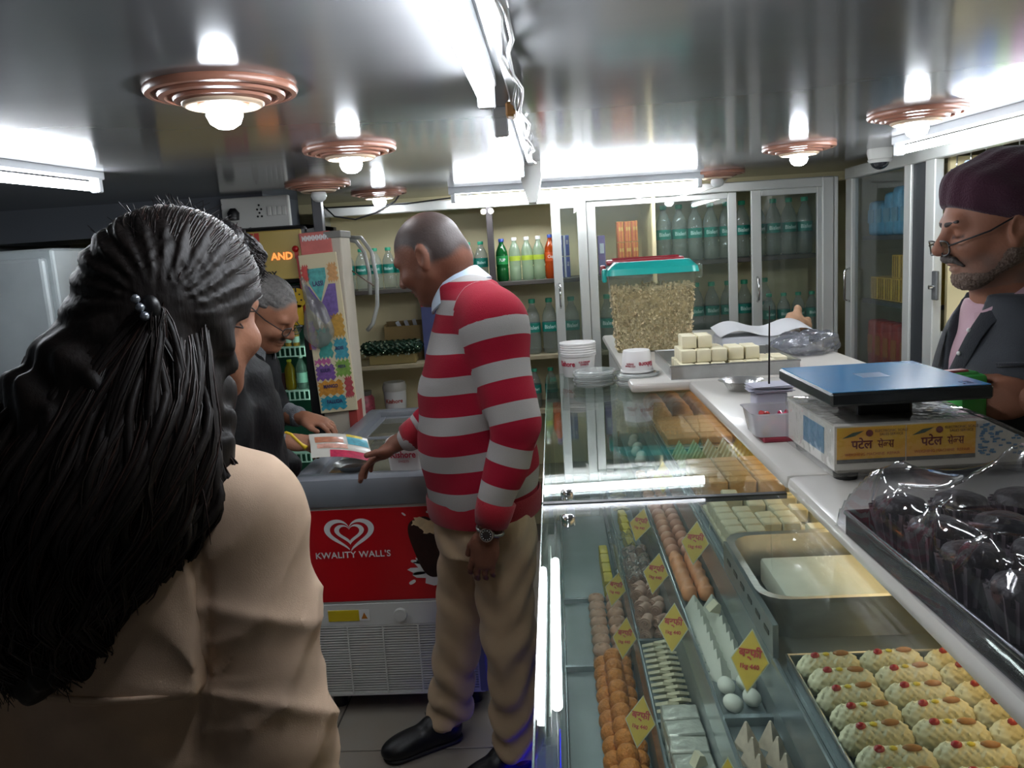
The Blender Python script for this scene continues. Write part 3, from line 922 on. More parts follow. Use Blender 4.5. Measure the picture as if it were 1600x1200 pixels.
m_pet = clear('water bottle plastic', 'e9f0ee', rough=.06, gloss=1.3, haze=.26, hazecol='d5dcd8')
m_petg = clear('green soda plastic', '1f9a4a', rough=.06, gloss=1.0, haze=.55, hazecol='14803a')
m_pett = clear('pale soda plastic', 'd4ead6', rough=.06, gloss=1.0, haze=.35, hazecol='cfe0cd')
m_peto = clear('orange soda plastic', 'd9692c', rough=.06, gloss=1.0, haze=.75, hazecol='c9571c')
m_pety = clear('yellow juice plastic', 'd0a030', rough=.06, gloss=1.0, haze=.75, hazecol='c59422')
m_teal = M('teal label', '12806f', rough=.4, var=.05, scale=20)
m_teal2 = M('green cap', '2aa07a', rough=.4)
m_print = M('label print', 'c8e6de', rough=.5)

def make_bottle(name, label, h, r, body, cap, lab=None, text=None, tcol=None, group=None, lz=(.40, .60), n=16, tsize=None):
    t = thing(name, label, 'bottle', (0, 0, 0), 0, group)
    pr = [(.0, .004), (r * .8, .0), (r, .012), (r, h * .30), (r * .95, h * .33), (r, h * .36), (r, h * .60), (r * .93, h * .70), (r * .66, h * .80), (r * .40, h * .87), (r * .36, h * .93), (r * .36, h * .95)]
    obj('body', MB().lathe(pr, n), body, t, 70)
    obj('cap', MB().lathe([(r * .36, h * .925), (r * .44, h * .925), (r * .45, h * .99), (r * .40, h), (0, h)], n), cap, t, 50)
    if lab:
        l = obj('label', MB().lathe([(r * 1.01, h * lz[0]), (r * 1.012, h * lz[1])], n), lab, t, 180)
        if text:
            obj('lettering', bend(text_mesh(text, tsize or h * .095, FRONT, (0, 0, h * (lz[0] + lz[1]) / 2), depth=.0003, bold=.0004, sx=.95), r * 1.022), tcol or m_print, l)
    return t

PROTO = {}
def place_bottle(kind, loc, rz, label=None, group=None):
    p, used = PROTO[kind]
    if not used:
        PROTO[kind] = (p, True)
        p.location = loc; p.rotation_euler = (0, 0, rz); o = p
        if label: o['label'] = label
        if group: o['group'] = group
        return o
    return copy_tree(p, loc, rz, label, group)

PROTO['w1'] = (make_bottle('water_bottle', 'x x x x', .285, .0395, m_pet, m_teal2, m_teal, 'Bisleri', lz=(.40, .57)), False)
PROTO['wh'] = (make_bottle('water_bottle', 'x x x x', .208, .033, m_pet, m_teal2, m_teal, 'Bisleri', lz=(.38, .60)), False)
PROTO['sg'] = (make_bottle('soda_bottle', 'green soda bottle with blue cap on the upper bottle shelf', .215, .031, m_petg, M('blue cap', '2a4592', rough=.4), M('green soda label', '1c8a42', rough=.4), '7UP', m_prwhite), False)
PROTO['sc'] = (make_bottle('soda_bottle', 'x x x x', .218, .030, m_pett, m_prwhite, M('lime label', 'a9b93a', rough=.4), None, lz=(.46, .57)), False)
PROTO['so'] = (make_bottle('soda_bottle', 'orange soda bottle with blue cap on the upper bottle shelf', .222, .030, m_peto, MATS['blue cap'], M('orange soda label', 'c4511d', rough=.4), 'Cup', m_prwhite), False)

def bx(px_x):
    return px_x
# upper shelf, open bay
for x in (-1.036, -.968, -.898, -.830, -.766, -.70, -.632, -.566, -.50, -.425, -.36):
    place_bottle('wh', bw(x, .10, 1.385), AK, {-1.036: 'half litre water bottle half hidden by the grey hoses', -.36: 'half litre water bottle against the dark mullion', -.425: 'half litre water bottle second from the dark mullion'}.get(x, 'half litre water bottle with teal label on the open upper shelf'), 'water bottles on the open upper shelf')
# upper shelf, middle bay
place_bottle('sg', bw(-.255, .11, 1.385), AK)
for x in (-.190, -.127, -.068):
    place_bottle('sc', bw(x, .11, 1.385), AK, 'clear soda bottle with lime label beside the orange soda', 'clear soda bottles')
place_bottle('so', bw(-.008, .11, 1.385), AK)
# second shelf, middle bay
for x in (-.20, -.118, -.03, .085, .27, .36, .44):
    place_bottle('w1', bw(x, .13, 1.0), AK, {.085: 'one litre water bottle behind the narrow sliding door', .27: 'one litre water bottle beside the big snack box behind the wide door'}.get(x, 'one litre water bottle on the shelf below the soda bottles'), 'water bottles below the sodas')
# third shelf, middle bay
for x in (-.21, -.125, -.04):
    place_bottle('wh', bw(x, .12, .715), AK, 'half litre water bottle on the low shelf behind the striped sweater', 'water bottles on the low shelf')
# glass cabinet
for x in (.575, .655, .735, .815, .895, .975, 1.055, 1.135, 1.215, 1.295):
    place_bottle('w1', bw(x, .13, 1.43), AK, {.895: 'one litre bottle behind the stile on the cabinet top shelf', .975: 'one litre bottle in the gap between the cabinet door stiles', 1.295: 'one litre bottle beside the corner post on the cabinet top shelf'}.get(x, 'one litre water bottle on the top shelf of the glass cabinet'), 'water bottles on the cabinet top shelf')
for x in (.575, .655, .735, .815, .90, .985):
    place_bottle('w1', bw(x, .14, 1.03), AK, 'one litre water bottle on the lower cabinet shelf behind the snack box', 'tall water bottles on the lower cabinet shelf')
place_bottle('w1', bw(1.105, .20, 1.03), AK, 'tall water bottle standing behind the small ones near the corner post', 'tall bottle near the post')
for x in (1.10, 1.175, 1.25, 1.32):
    place_bottle('wh', bw(x, .09, 1.03), AK, 'small water bottle in the front row near the corner post', 'small water bottles near the corner post')

# ------------------------------------------------------------------ packets on the shelves
def carton(name, label, cat, x, off, z, w_, d_, h_, mat, stripes=(), group=None, rz=AK, base=None):
    t = thing(name, label, cat, base or bw(x, off, z), rz, group)
    obj('box', MB().b2(-w_ / 2, w_ / 2, 0, d_, 0, h_, .002), mat, t)
    for (a, b, c, d, m) in stripes:
        obj('print', MB().b2(-w_ / 2 + a * w_, -w_ / 2 + b * w_, -.0012, .002, c * h_, d * h_), m, t)
    return t
m_bluep = M('blue carton', '39488c', rough=.4, var=.1, scale=30)
m_paleb = M('pale carton', 'b9bcc2', rough=.4, var=.05, scale=30)
m_orangep = M('orange carton', 'c77a38', rough=.4, var=.15, scale=60)
m_goldp = M('gold print', 'd8b060', rough=.4)
m_redp = M('red print', 'a8362c', rough=.4)
m_purp = M('purple carton', '6b5a8a', rough=.4, var=.1)
for i, x in enumerate((.042, .075, .158, .192)):
    for k in range(2):
        carton('tea_carton', 'small blue and white carton stacked two high beside the orange soda', 'carton', x, .10, 1.385 + k * .108, .030, .05, .106, m_paleb,
               [(.35, 1.0, .02, .98, m_bluep), (.5, .85, .55, .75, m_prwhite)], 'blue and white cartons')
carton('tall_purple_carton', 'tall purple carton against the cabinet stile', 'carton', .255, .10, 1.385, .035, .05, .20, m_purp, [(.2, .8, .55, .8, m_paleb)])
for i, (x, k) in enumerate([(.352, 0), (.352, 1), (.388, 0), (.388, 1), (.424, 0), (.424, 1)]):
    carton('biscuit_packet', 'orange striped biscuit packet stacked beside the glass cabinet', 'packet', x, .10, 1.385 + .055 + k * .105, .034, .05, .103, m_orangep,
           [(.08, .22, .02, .98, m_redp), (.55, .68, .02, .98, m_redp), (.3, .9, .55, .72, m_goldp)], 'orange biscuit packets')
for i in range(5):
    carton('pink_packet', 'small maroon packet lying under the orange biscuit packets', 'packet', .30 + i * .04, .09, 1.385, .037, .08, .054, M('maroon packet', '7d3a4a', rough=.4, var=.2, scale=40),
           [(.15, .85, .35, .65, m_paleb)], 'maroon packets')

# second shelf of the open bay
t = thing('tinsel_box', 'dark box covered in glittering green tinsel on the open shelf', 'box', bw(-.845, .06, 1.0), AK)
obj('box', MB().b2(-.12, .12, 0, .14, 0, .05, .003), M('straw box', '9b8a55', rough=.5), t)
V, Fc = field_mesh([K((-.125, .0, .085), (.125, .0, .085), .035, .035, .02), K((-.125, .09, .085), (.125, .09, .085), .03, .03, .02)], .006, disp=lambda x, y, z: .006 * np.sin(x * 210) * np.sin(z * 260 + y * 90))
tb = fobj('tinsel', (V, Fc), M('dark green tinsel', '11301f', rough=.25, metal=.5, var=.6, scale=90, bump=.6), t)
mb = MB(); rq = random.Random(5)
for i in range(70):
    a = (rq.uniform(-.15, .15), rq.uniform(-.04, -.02), rq.uniform(.05, .125)); s_ = rq.uniform(.003, .007)
    mb.add([(a[0] - s_, a[1] - .008, a[2]), (a[0], a[1] - .01, a[2] - s_), (a[0] + s_, a[1] - .006, a[2]), (a[0], a[1] - .012, a[2] + s_)], [(0, 1, 2, 3)])
g = obj('sparkle', mb, M('tinsel sparkle', 'c9d6c0', rough=.15, metal=.9), tb); g['kind'] = 'stuff'
t = thing('cardboard_box', 'open brown cardboard box with papers behind the tinsel', 'box', bw(-.80, .225, 1.0), AK)
obj('box', MB().b2(-.11, .12, 0, .006, 0, .18).b2(-.11, .12, .10, .106, 0, .20).b2(-.11, -.104, .006, .10, 0, .19).b2(.114, .12, .006, .10, 0, .19), M('brown card', '8f7748', rough=.6, var=.1), t)
for i in range(3):
    obj('paper', MB().box((-.01 + i * .035, .04 + i * .01, .13), (.02, .002, .16), rot=Euler((0, -.45 + i * .12, .3)).to_matrix()), m_paleb, t)
t = thing('clear_dome_jar', 'clear plastic jar with white lid line beside the tinsel box', 'jar', bw(-1.083, .08, 1.0), AK)
obj('jar', MB().lathe([(0, 0), (.05, 0), (.052, .01), (.05, .10), (.04, .12), (.0, .125)], 20), clear('jar plastic', 'dcdcd6', haze=.3, hazecol='b8b4a8'), t, 60)
obj('band', MB().lathe([(.0515, .085), (.0515, .092)], 20), m_prwhite, t, 60)
obj('fill', MB().lathe([(0, .002), (.047, .002), (.047, .04), (.0, .045)], 20), M('reddish snack', '6f4434', rough=.6, var=.3, scale=60), t, 60)
t = carton('picture_board', 'upright blue board with red heading leaning on the shelf', 'board', -.62, .15, 1.0, .15, .02, .32, M('blue board', '565f92', rough=.4, var=.15, scale=9),
           [(.0, .62, .87, 1.0, m_redp), (.35, .75, .12, .42, m_teal)])
obj('heading', text_mesh('pulse', .026, FRONT, (-.03, -.002, .298), bold=.0006), m_prwhite, t)
carton('white_card', 'white card with small dark marks beside the blue board', 'card', -.515, .16, 1.0, .055, .004, .30, m_prwhite, [(.2, .7, .5, .56, m_dark), (.25, .75, .38, .44, m_dark)])
# below: tubs
t = thing('white_tub', 'white paper tub with red lettering on the lowest visible shelf', 'tub', bw(-.86, .12, .715), AK)
obj('tub', MB().lathe([(0, 0), (.05, 0), (.058, .09), (.06, .15)], 24), m_prwhite, t, 60)
obj('lid', MB().lathe([(.062, .14), (.064, .16), (.055, .185), (.0, .19)], 24), M('dull white lid', 'b9b5ac', rough=.4), t, 50)
obj('lettering', bend(text_mesh('Kishore', .03, FRONT, (0, 0, .09), bold=.0006), .0605), m_redp, t)
t = thing('pink_jar', 'jar of pink sweets next to the white tub', 'jar', bw(-1.02, .10, .715), AK)
obj('jar', MB().lathe([(0, 0), (.05, 0), (.055, .02), (.055, .11), (.04, .13)], 20), M('pink sweets', '8f3d4a', rough=.35, var=.4, scale=50), t, 60)
obj('lid', MB().lathe([(.042, .125), (.044, .15), (0, .155)], 20), clear('clear lid', 'd0d0d0', haze=.4, hazecol='a9a9a0'), t, 60)

# bottles in the cooler
PROTO['jy'] = (make_bottle('juice_bottle', 'amber juice bottle with yellow cap inside the drinks cooler', .135, .024, m_pety, M('yellow cap', 'd8c02a', rough=.4)), False)
PROTO['cw'] = (make_bottle('water_bottle', 'small clear bottle with white cap inside the drinks cooler', .15, .024, m_pet, m_prwhite, M('pale label', 'a9c6bc', rough=.4), None, lz=(.2, .5)), False)
place_bottle('jy', (-1.195, 3.50, .985), 0)
place_bottle('cw', (-1.142, 3.50, .985), 0)
for i in range(3):
    t = thing('dark_can', 'small white and maroon drink carton on the cooler shelf', 'carton', (-1.33 + i * .045, 3.49, .985), 0, 'drink cartons in the cooler')
    obj('box', MB().b2(-.02, .02, 0, .04, 0, .075, .002), M('maroon carton', '5a2c33', rough=.4), t)
    obj('print', MB().b2(-.016, .006, -.001, .002, .015, .06), m_prwhite, t)
for i in range(4):
    t = thing('orange_drink', 'small orange drink bottle on the top shelf of the cooler', 'bottle', (-1.26 + i * .036, 3.50, 1.18), 0, 'orange drinks in the cooler')
    obj('body', MB().lathe([(0, 0), (.015, 0), (.016, .05), (.008, .075), (.007, .085), (0, .087)], 12), M('orange drink', 'c9822e', rough=.3), t, 60)
    obj('label', MB().lathe([(.0165, .015), (.0168, .042)], 12), m_prwhite, t, 180)

# ------------------------------------------------------------------ side cabinet goods
m_packb = M('blue pack film', '5f9ab5', rough=.35, var=.3, scale=30)
m_yel = M('yellow carton', 'd8ae3c', rough=.4, var=.12, scale=25)
m_yel2 = M('dark yellow print', '8d6a1c', rough=.4)
for i, (y, h_) in enumerate([(3.95, .16), (3.86, .15), (3.77, .19), (3.68, .21), (3.59, .20), (3.50, .21)]):
    t = thing('blue_pack', 'pale blue pillow pack on the top shelf of the side cabinet', 'pack', (1.56, y, 1.50), PI / 2, 'blue packs in the side cabinet')
    obj('pouch', MB().b2(-.042, .042, -.05, .05, 0, h_, .02), m_packb, t, 50)
    obj('print', MB().b2(-.03, .03, .048, .053, .06, .12), M('pale blue print', '7fa6b5', rough=.4), t)
k = 0
for i, (y, zz, n_) in enumerate([(3.981, 0, 1), (3.900, 0, 1), (3.819, 0, 1), (3.738, 0, 2), (3.657, 0, 2), (3.576, 0, 2), (3.495, 0, 2)]):
    for q in range(n_):
        t = thing('yellow_carton', 'yellow carton stacked on the middle shelf of the side cabinet', 'carton', (1.60, y, 1.20 + q * .106), -PI / 2, 'yellow cartons in the side cabinet')
        obj('box', MB().b2(-.04, .04, -.06, .06, 0, .105, .002), m_yel, t)
        for s_ in (-.026, -.004, .018):
            obj('stripe', MB().b2(s_, s_ + .009, -.0615, -.05, .005, .10), m_yel2, t)
for i, y in enumerate((3.97, 3.88, 3.79, 3.70, 3.60)):
    t = thing('red_packet', 'red snack packet on the low shelf of the side cabinet', 'packet', (1.56, y, .86), -PI / 2, 'red packets in the side cabinet')
    obj('pouch', MB().b2(-.04, .04, -.04, .04, 0, .24, .015), M('red packet', 'a83a2c', rough=.4, var=.2, scale=20), t, 50)
    obj('print', MB().b2(-.028, .028, -.042, -.035, .08, .17), M('orange print', 'b06a2c', rough=.4), t)
for y in (3.52,):
    t = thing('yellow_snack_bag', 'yellow snack bag at the end of the low shelf in the side cabinet', 'packet', (1.56, y, .86), -PI / 2)
    obj('pouch', MB().b2(-.04, .04, -.04, .04, 0, .28, .018), M('yellow bag', 'a58a22', rough=.35), t, 50)
    obj('print', MB().b2(-.025, .025, -.042, -.035, .1, .2), m_redp, t)
t = thing('green_bottle_pack', 'green bottle beside the yellow cartons in the side cabinet', 'bottle', (1.51, 3.485, 1.20), 0)
obj('body', MB().lathe([(0, 0), (.025, 0), (.026, .08), (.012, .11), (.011, .125), (0, .127)], 14), M('green plastic', '1f7a4a', rough=.3), t, 60)
obj('cap', MB().lathe([(.013, .115), (.013, .135), (0, .136)], 14), m_teal2, t, 60)
# niche behind the shopkeeper
t = thing('chips_bag', 'golden and maroon chips bag on the shelf behind the shopkeeper', 'packet', (1.62, 3.02, 1.125), -PI / 2 + .3)
obj('pouch', MB().b2(-.07, .07, -.03, .03, 0, .20, .025), M('golden film', 'b39a55', rough=.3, var=.15, scale=15), t, 50)
obj('lower_print', MB().b2(-.068, .068, -.032, .0, .015, .08), M('maroon film', '7a4438', rough=.3), t)
for i, (y, z, c, h_) in enumerate([(3.12, 1.60, '6f86a6', .14), (3.02, 1.62, 'a9b7c4', .13), (2.92, 1.60, '37608f', .15), (2.82, 1.63, '7d9a6a', .13), (2.72, 1.61, '9a6f8a', .14), (2.62, 1.63, '6c8f8a', .13)]):
    t = thing('hanging_packet', 'crumpled %s packet hanging from the rail behind the shopkeeper' % ['blue grey', 'silver', 'deep blue', 'olive green', 'mauve', 'sea green'][i], 'packet', (1.50, y, z), PI / 2 + .2 * (i % 3))
    V, Fc = field_mesh([E((0, 0, .02), (.043, .014, h_ / 2 + .01), k=.02), E((.01, 0, .08), (.035, .01, .05), k=.03)], .006, disp=lambda x, y_, z_: .005 * np.sin(x * 150 + z_ * 60 + i) * np.sin(z_ * 110))
    fobj('pouch', (V, Fc), M('packet film ' + c, c, rough=.2, var=.4, scale=25, coat=.4), t)
    obj('hook', MB().tube([(0, 0, .10), (0, 0, 1.79 - z)], .0025, 6), m_chrome, t, 180)
t = thing('wall_latch', 'small grey metal latch on the cabinet stile behind the shopkeeper', 'latch', (1.452, 3.15, 1.30), 0)
obj('plate', MB().b2(-.012, .0, -.02, .02, -.05, .06, .003), M('latch grey', '6d6f70', rough=.4, metal=.5), t)
obj('knob', MB().cyl((-.012, 0, .0), (-.03, 0, .0), .008, n=12), m_chrome, t, 40)

# ================================================================== goods on the counter
# big snack box
bxo = thing('snack_box', 'large clear plastic box with teal and red lid full of flaked snack', 'storage box', (.395, 3.33, 1.10), -.03)
m_boxp = clear('clear box plastic', 'f0f1ea', rough=.12, gloss=.9, haze=.16, hazecol='c6cbb8')
def tapered(w0, d0, w1, d1, z0, z1, rad=.03, n=5, closed=True):
    mb = MB(); rings = []
    for (w_, d_, z) in ((w0, d0, z0), ((w0 + w1) / 2, (d0 + d1) / 2, (z0 + z1) / 2), (w1, d1, z1)):
        ring = []
        for (sx, sy, a0) in ((1, 1, 0), (-1, 1, PI / 2), (-1, -1, PI), (1, -1, 1.5 * PI)):
            for k in range(n):
                a = a0 + PI / 2 * k / (n - 1)
                ring.append((sx * (w_ - rad) + rad * math.cos(a), sy * (d_ - rad) + rad * math.sin(a), z))
        rings.append(ring)
    m = len(rings[0]); vs = [p for r in rings for p in r]; fs = []
    for i in range(2):
        for k in range(m): fs.append((i * m + k, i * m + (k + 1) % m, (i + 1) * m + (k + 1) % m, (i + 1) * m + k))
    if closed: fs.append(tuple(reversed(range(m))))
    return mb.add(vs, fs)
obj('tub', tapered(.148, .10, .172, .122, .002, .315), m_boxp, bxo, 40)
mb = tapered(.140, .093, .160, .112, .006, .245, .028); n_ = len(mb.v)
obj('snack_fill', mb.add([(p[0], p[1], .245) for p in mb.v[-20:]], [tuple(range(20))]), M('flaked snack', 'bda87e', rough=.7, var=.45, scale=70, bump=.8, bscale=90), bxo, 40)
mb = MB(); rq = random.Random(3)
def flake(p, nrm):
    r_ = rq.uniform(.006, .015); R_ = Euler((rq.uniform(0, 6), rq.uniform(0, 6), rq.uniform(0, 6))).to_matrix()
    return [R_ @ Vector(q) * r_ + Vector(p) for q in ((-1, -.35, 0), (1, -.35, .2), (1, .35, .0), (-1, .35, .25))]
for i in range(2600):
    s_ = rq.random(); z = rq.uniform(.012, .262); k = z / .315
    hw = .145 + .02 * k; hd = .098 + .02 * k
    if s_ < .55: p = (rq.uniform(-hw + .01, hw - .01), -hd + .004, z)
    elif s_ < .8: p = (-hw + .004, rq.uniform(-hd, hd), z)
    elif s_ < .9: p = (hw - .004, rq.uniform(-hd, hd), z)
    else: p = (rq.uniform(-hw, hw), rq.uniform(-hd, hd), .25 + rq.uniform(-.006, .014))
    mb.add(flake(p, None), [(0, 1, 2, 3)])
mesh_fl = mb
g = obj('snack_flakes', mb, M('pale flakes', 'd8c6a0', rough=.6, var=.35, scale=200), bxo); g['kind'] = 'stuff'
m_tealp = M('teal plastic', '1fa39a', rough=.3, coat=.2)
m_redl = M('red lid plastic', '9c2f38', rough=.35, coat=.2)
obj('lid', tapered(.182, .132, .178, .128, .312, .336, .03).add([], []), m_tealp, bxo, 40)
mb = tapered(.176, .126, .150, .10, .336, .362, .03); mb.add([(p[0], p[1], .362) for p in mb.v[-20:]], [tuple(range(20))])
obj('lid_top', mb, m_tealp, bxo, 40)
obj('lid_red_plate', MB().b2(-.175, .14, .0, .12, .35, .372, .008), m_redl, bxo, 40)
for i in range(5):
    obj('lid_rib', MB().b2(-.15, .12, .012 + i * .02, .018 + i * .02, .371, .378, .002), m_redl, bxo)
for s_ in (-1, 1):
    obj('clip', MB().b2(min(s_ * .178, s_ * .198), max(s_ * .178, s_ * .198), -.09, -.03, .285, .34, .008), m_tealp if s_ < 0 else m_boxp, bxo, 40)
obj('red_clip', MB().b2(-.20, -.178, .02, .09, .31, .352, .006), m_redl, bxo, 40)

# stacked tubs on the glass
m_tubw = M('tub paper', 'd5d3d0', rough=.4)
m_kred = M('crimson print', 'a5263c', rough=.4)
def tub(loc, label, up=True, nest=0, text=True):
    t = thing('paper_tub', label, 'tub', loc, -.1)
    prof = [(.0, .002), (.052, .0), (.055, .004), (.063, .075), (.066, .076), (.067, .082)]
    if not up: prof = [(r, .082 - z) for r, z in prof][::-1] if False else [(r, .082 - z) for r, z in prof]
    obj('cup', MB().lathe(prof, 32), m_tubw, t, 50)
    for i in range(nest):
        z = .082 + i * .0085
        obj('nested_rim', MB().lathe([(.060, z - .004), (.0655, z - .001), (.067, z + .004), (.0655, z + .0085), (.061, z + .0085)], 32), m_tubw, t, 50)
    if nest: obj('top_base', MB().lathe([(.0, .082 + nest * .0085 - .012), (.055, .082 + nest * .0085 - .012), (.062, .082 + nest * .0085)], 32), m_tubw, t, 50)
    if text:
        mt = bend(text_mesh('Kishore', .026, FRONT, (-.045, 0, .05), bold=.0006, sx=.9), .0615)
        m2 = bend(text_mesh('ICE CREAM\nSWEETS', .009, FRONT, (.028, 0, .052), bold=.0002), .0615)
        mt.add(m2.v, m2.f)
        if not up: mt.v = [(-v[0], v[1], .082 - v[2]) for v in mt.v]
        obj('lettering', mt, m_kred, t)
    return t
tub((.075, 2.93, 1.0675), 'stack of nested white paper tubs with red print on the glass', True, 5)
t = thing('lid_stack', 'pile of clear plastic tub lids on the glass counter', 'lids', (.122, 2.72, 1.0675))
m_lid = clear('clear lid plastic', 'f2f4f2', rough=.08, haze=.6, hazecol='dde0de', gloss=1.3)
for i in range(8):
    z = i * .0065
    obj('lid', MB().lathe([(.0, z + .006), (.060, z + .006), (.063, z + .002), (.069, z + .0), (.072, z + .004)], 36, (.004 * math.sin(i * 2), .003 * math.cos(i * 3), 0)), m_lid, t, 50)
t = thing('lid_stack', 'smaller pile of clear tub lids under the upturned tub', 'lids', (.262, 2.66, 1.0675))
for i in range(7):
    z = i * .0065
    obj('lid', MB().lathe([(.0, z + .006), (.060, z + .006), (.063, z + .002), (.068, z + .0), (.070, z + .004)], 36, (.003 * math.cos(i * 2), .004 * math.sin(i * 3), 0)), m_lid, t, 50)
tt = tub((.262, 2.665, 1.0675 + .0475), 'upturned white paper tub with red print on the clear lids', False, 0); tt.scale = (.82, .82, .86)

# tray of milk cake
ty = thing('steel_tray', 'steel tray of pale milk cake cubes at the end of the counter', 'tray', (.355, 2.53, 1.10))
mb = MB().b2(0, .40, 0, .40, 0, .004).b2(0, .40, 0, .004, .004, .042).b2(0, .40, .396, .40, .004, .042).b2(0, .004, .004, .396, .004, .042).b2(.396, .40, .004, .396, .004, .042)
obj('pan', mb, m_steel, ty)
obj('rim', MB().tube([(0, 0, .042), (.40, 0, .042), (.40, .40, .042), (0, .40, .042), (0, 0, .042)], .004, 6), m_steel, ty, 60)
m_milk = M('milk cake', 'e0d8b8', rough=.6, var=.06, scale=40, bump=.25, bscale=120)
mc = None; rq = random.Random(11)
def cube_at(x, y, z, w_='bottom layer of the tall pile', s_=.046, h_=.040):
    global mc
    if mc is None:
        mc = obj('milk_cake', MB().b2(-.5, .5, -.5, .5, 0, 1, .07), m_milk, None, 40)
        o = mc
    else:
        o = mc.copy(); COL.objects.link(o)
    o.location = (x, y, z); o.scale = (s_ * rq.uniform(.94, 1.04), s_ * rq.uniform(.94, 1.04), h_); o.rotation_euler = (0, 0, rq.uniform(-.09, .09))
    return tag(o, 'pale milk cake cube in the ' + w_, 'sweet', 'milk cake pieces')
for ix in range(3):
    for iy in range(4): cube_at(.41 + ix * .05, 2.57 + iy * .052, 1.104)
for ix in range(3):
    for iy in range(3): cube_at(.418 + ix * .05, 2.60 + iy * .052, 1.145, 'middle layer of the tall pile')
for ix in range(2):
    for iy in range(2): cube_at(.43 + ix * .05, 2.64 + iy * .052, 1.186, 'topmost layer of the tall pile')
for ix in range(4):
    for iy in range(3):
        if (ix, iy) != (3, 0): cube_at(.57 + ix * .049, 2.585 + iy * .052, 1.104, 'bottom layer of the low pile')
for ix in range(2):
    for iy in range(2): cube_at(.575 + ix * .05, 2.62 + iy * .052, 1.145, 'upper layer of the low pile')
# paper, bag and wrap behind
t = thing('white_paper', 'sheet of white paper draped behind the milk cake tray', 'paper', (.80, 3.22, 1.10))
obj('sheet', MB().grid(lambda u, v: (-.17 + .36 * u, -.10 + .2 * v, .07 + .018 * math.sin(u * 9) + .02 * v - .03 * abs(u - .5)), 20, 8), M('plain paper', 'cfd0d2', rough=.6), t, 180)
obj('stack', MB().b2(-.16, .17, -.09, .09, .0, .052, .006), m_paleb, t)
t = thing('paper_bag', 'small crumpled brown paper bag behind the milk cake tray', 'bag', (.99, 3.385, 1.10), .3)
V, Fc = field_mesh([E((0, 0, .075), (.045, .035, .03), k=.03), K((-.05, 0, .06), (.05, 0, .06), .02, .024, .03), K((.0, 0, .08), (.012, .0, .12), .03, .018, .02)], .005, disp=lambda x, y, z: .006 * np.sin(x * 120 + z * 70) * np.sin(y * 90 + z * 60))
fobj('bag', (V, Fc), M('brown paper', 'b08a6c', rough=.6, var=.08, scale=30), t)
obj('block', MB().b2(-.06, .0, -.04, .04, .0, .05, .006), M('grey pack', '77736e', rough=.5), t)
t = thing('plastic_wrap', 'crumpled clear plastic wrap beside the milk cake tray', 'wrap', (.892, 2.95, 1.10), .2)
V, Fc = field_mesh([E((0, 0, .035), (.12, .09, .045), k=.03), E((.08, .03, .03), (.07, .06, .04), k=.03)], .007, disp=lambda x, y, z: .010 * np.sin(x * 70 + 3 * np.sin(y * 50)) * np.sin(y * 60 + z * 80), cut=lambda x, y, z: -z)
fobj('wrap', (V, Fc), clear('crinkled wrap', 'd8dade', rough=.1, haze=.30, hazecol='9ea0aa', gloss=2.0), t)

# foil bowl
t = thing('foil_bowl', 'small crimped foil bowl on the white counter', 'bowl', (.52, 2.30, 1.10))
mb = MB(); vs = []; fs = []; N_ = 64
pf = [(.0, .002), (.034, .0), (.036, .003), (.048, .024), (.052, .026), (.064, .030)]
for j, (r, z) in enumerate(pf):
    for k in range(N_):
        a = 2 * PI * k / N_; kk = 1 + (.02 * (1 if k % 2 else -1) if j >= 3 else 0)
        vs.append((r * kk * math.cos(a), r * kk * math.sin(a), z))
for j in range(len(pf) - 1):
    for k in range(N_): fs.append((j * N_ + k, j * N_ + (k + 1) % N_, (j + 1) * N_ + (k + 1) % N_, (j + 1) * N_ + k))
obj('bowl', mb.add(vs, fs), M('foil', 'c9cac8', rough=.22, metal=.85, bump=.15, scale=60), t, 40)
obj('inside', MB().lathe([(0, .006), (.037, .007)], 32), M('bowl residue', 'bfb4ac', rough=.6), t)

# bill spike with papers
t = thing('bill_spike', 'thin dark bill spike holding a pad of paper slips', 'bill spike', (.478, 1.84, 1.10))
obj('base', MB().lathe([(0, 0), (.04, 0), (.04, .008), (.0, .012)], 24), m_dark, t, 40)
obj('spike', MB().cyl((0, 0, .008), (.004, .0, .275), .0028, .0016, 8), M('dark wire', '3a3734', rough=.35, metal=.6), t, 60)
for i in range(7):
    obj('paper_slip', MB().box((.004 * math.sin(i * 2.1), .004 * math.cos(i * 1.7), .082 + i * .0024), (.09, .07, .0012), rz=.12 * math.sin(i * 2.3)), M('slip paper', 'b9b8c6', rough=.6), t)
obj('slip_stack', MB().box((0, 0, .045), (.07, .055, .07), .002), M('slip paper', 'b9b8c6'), t)

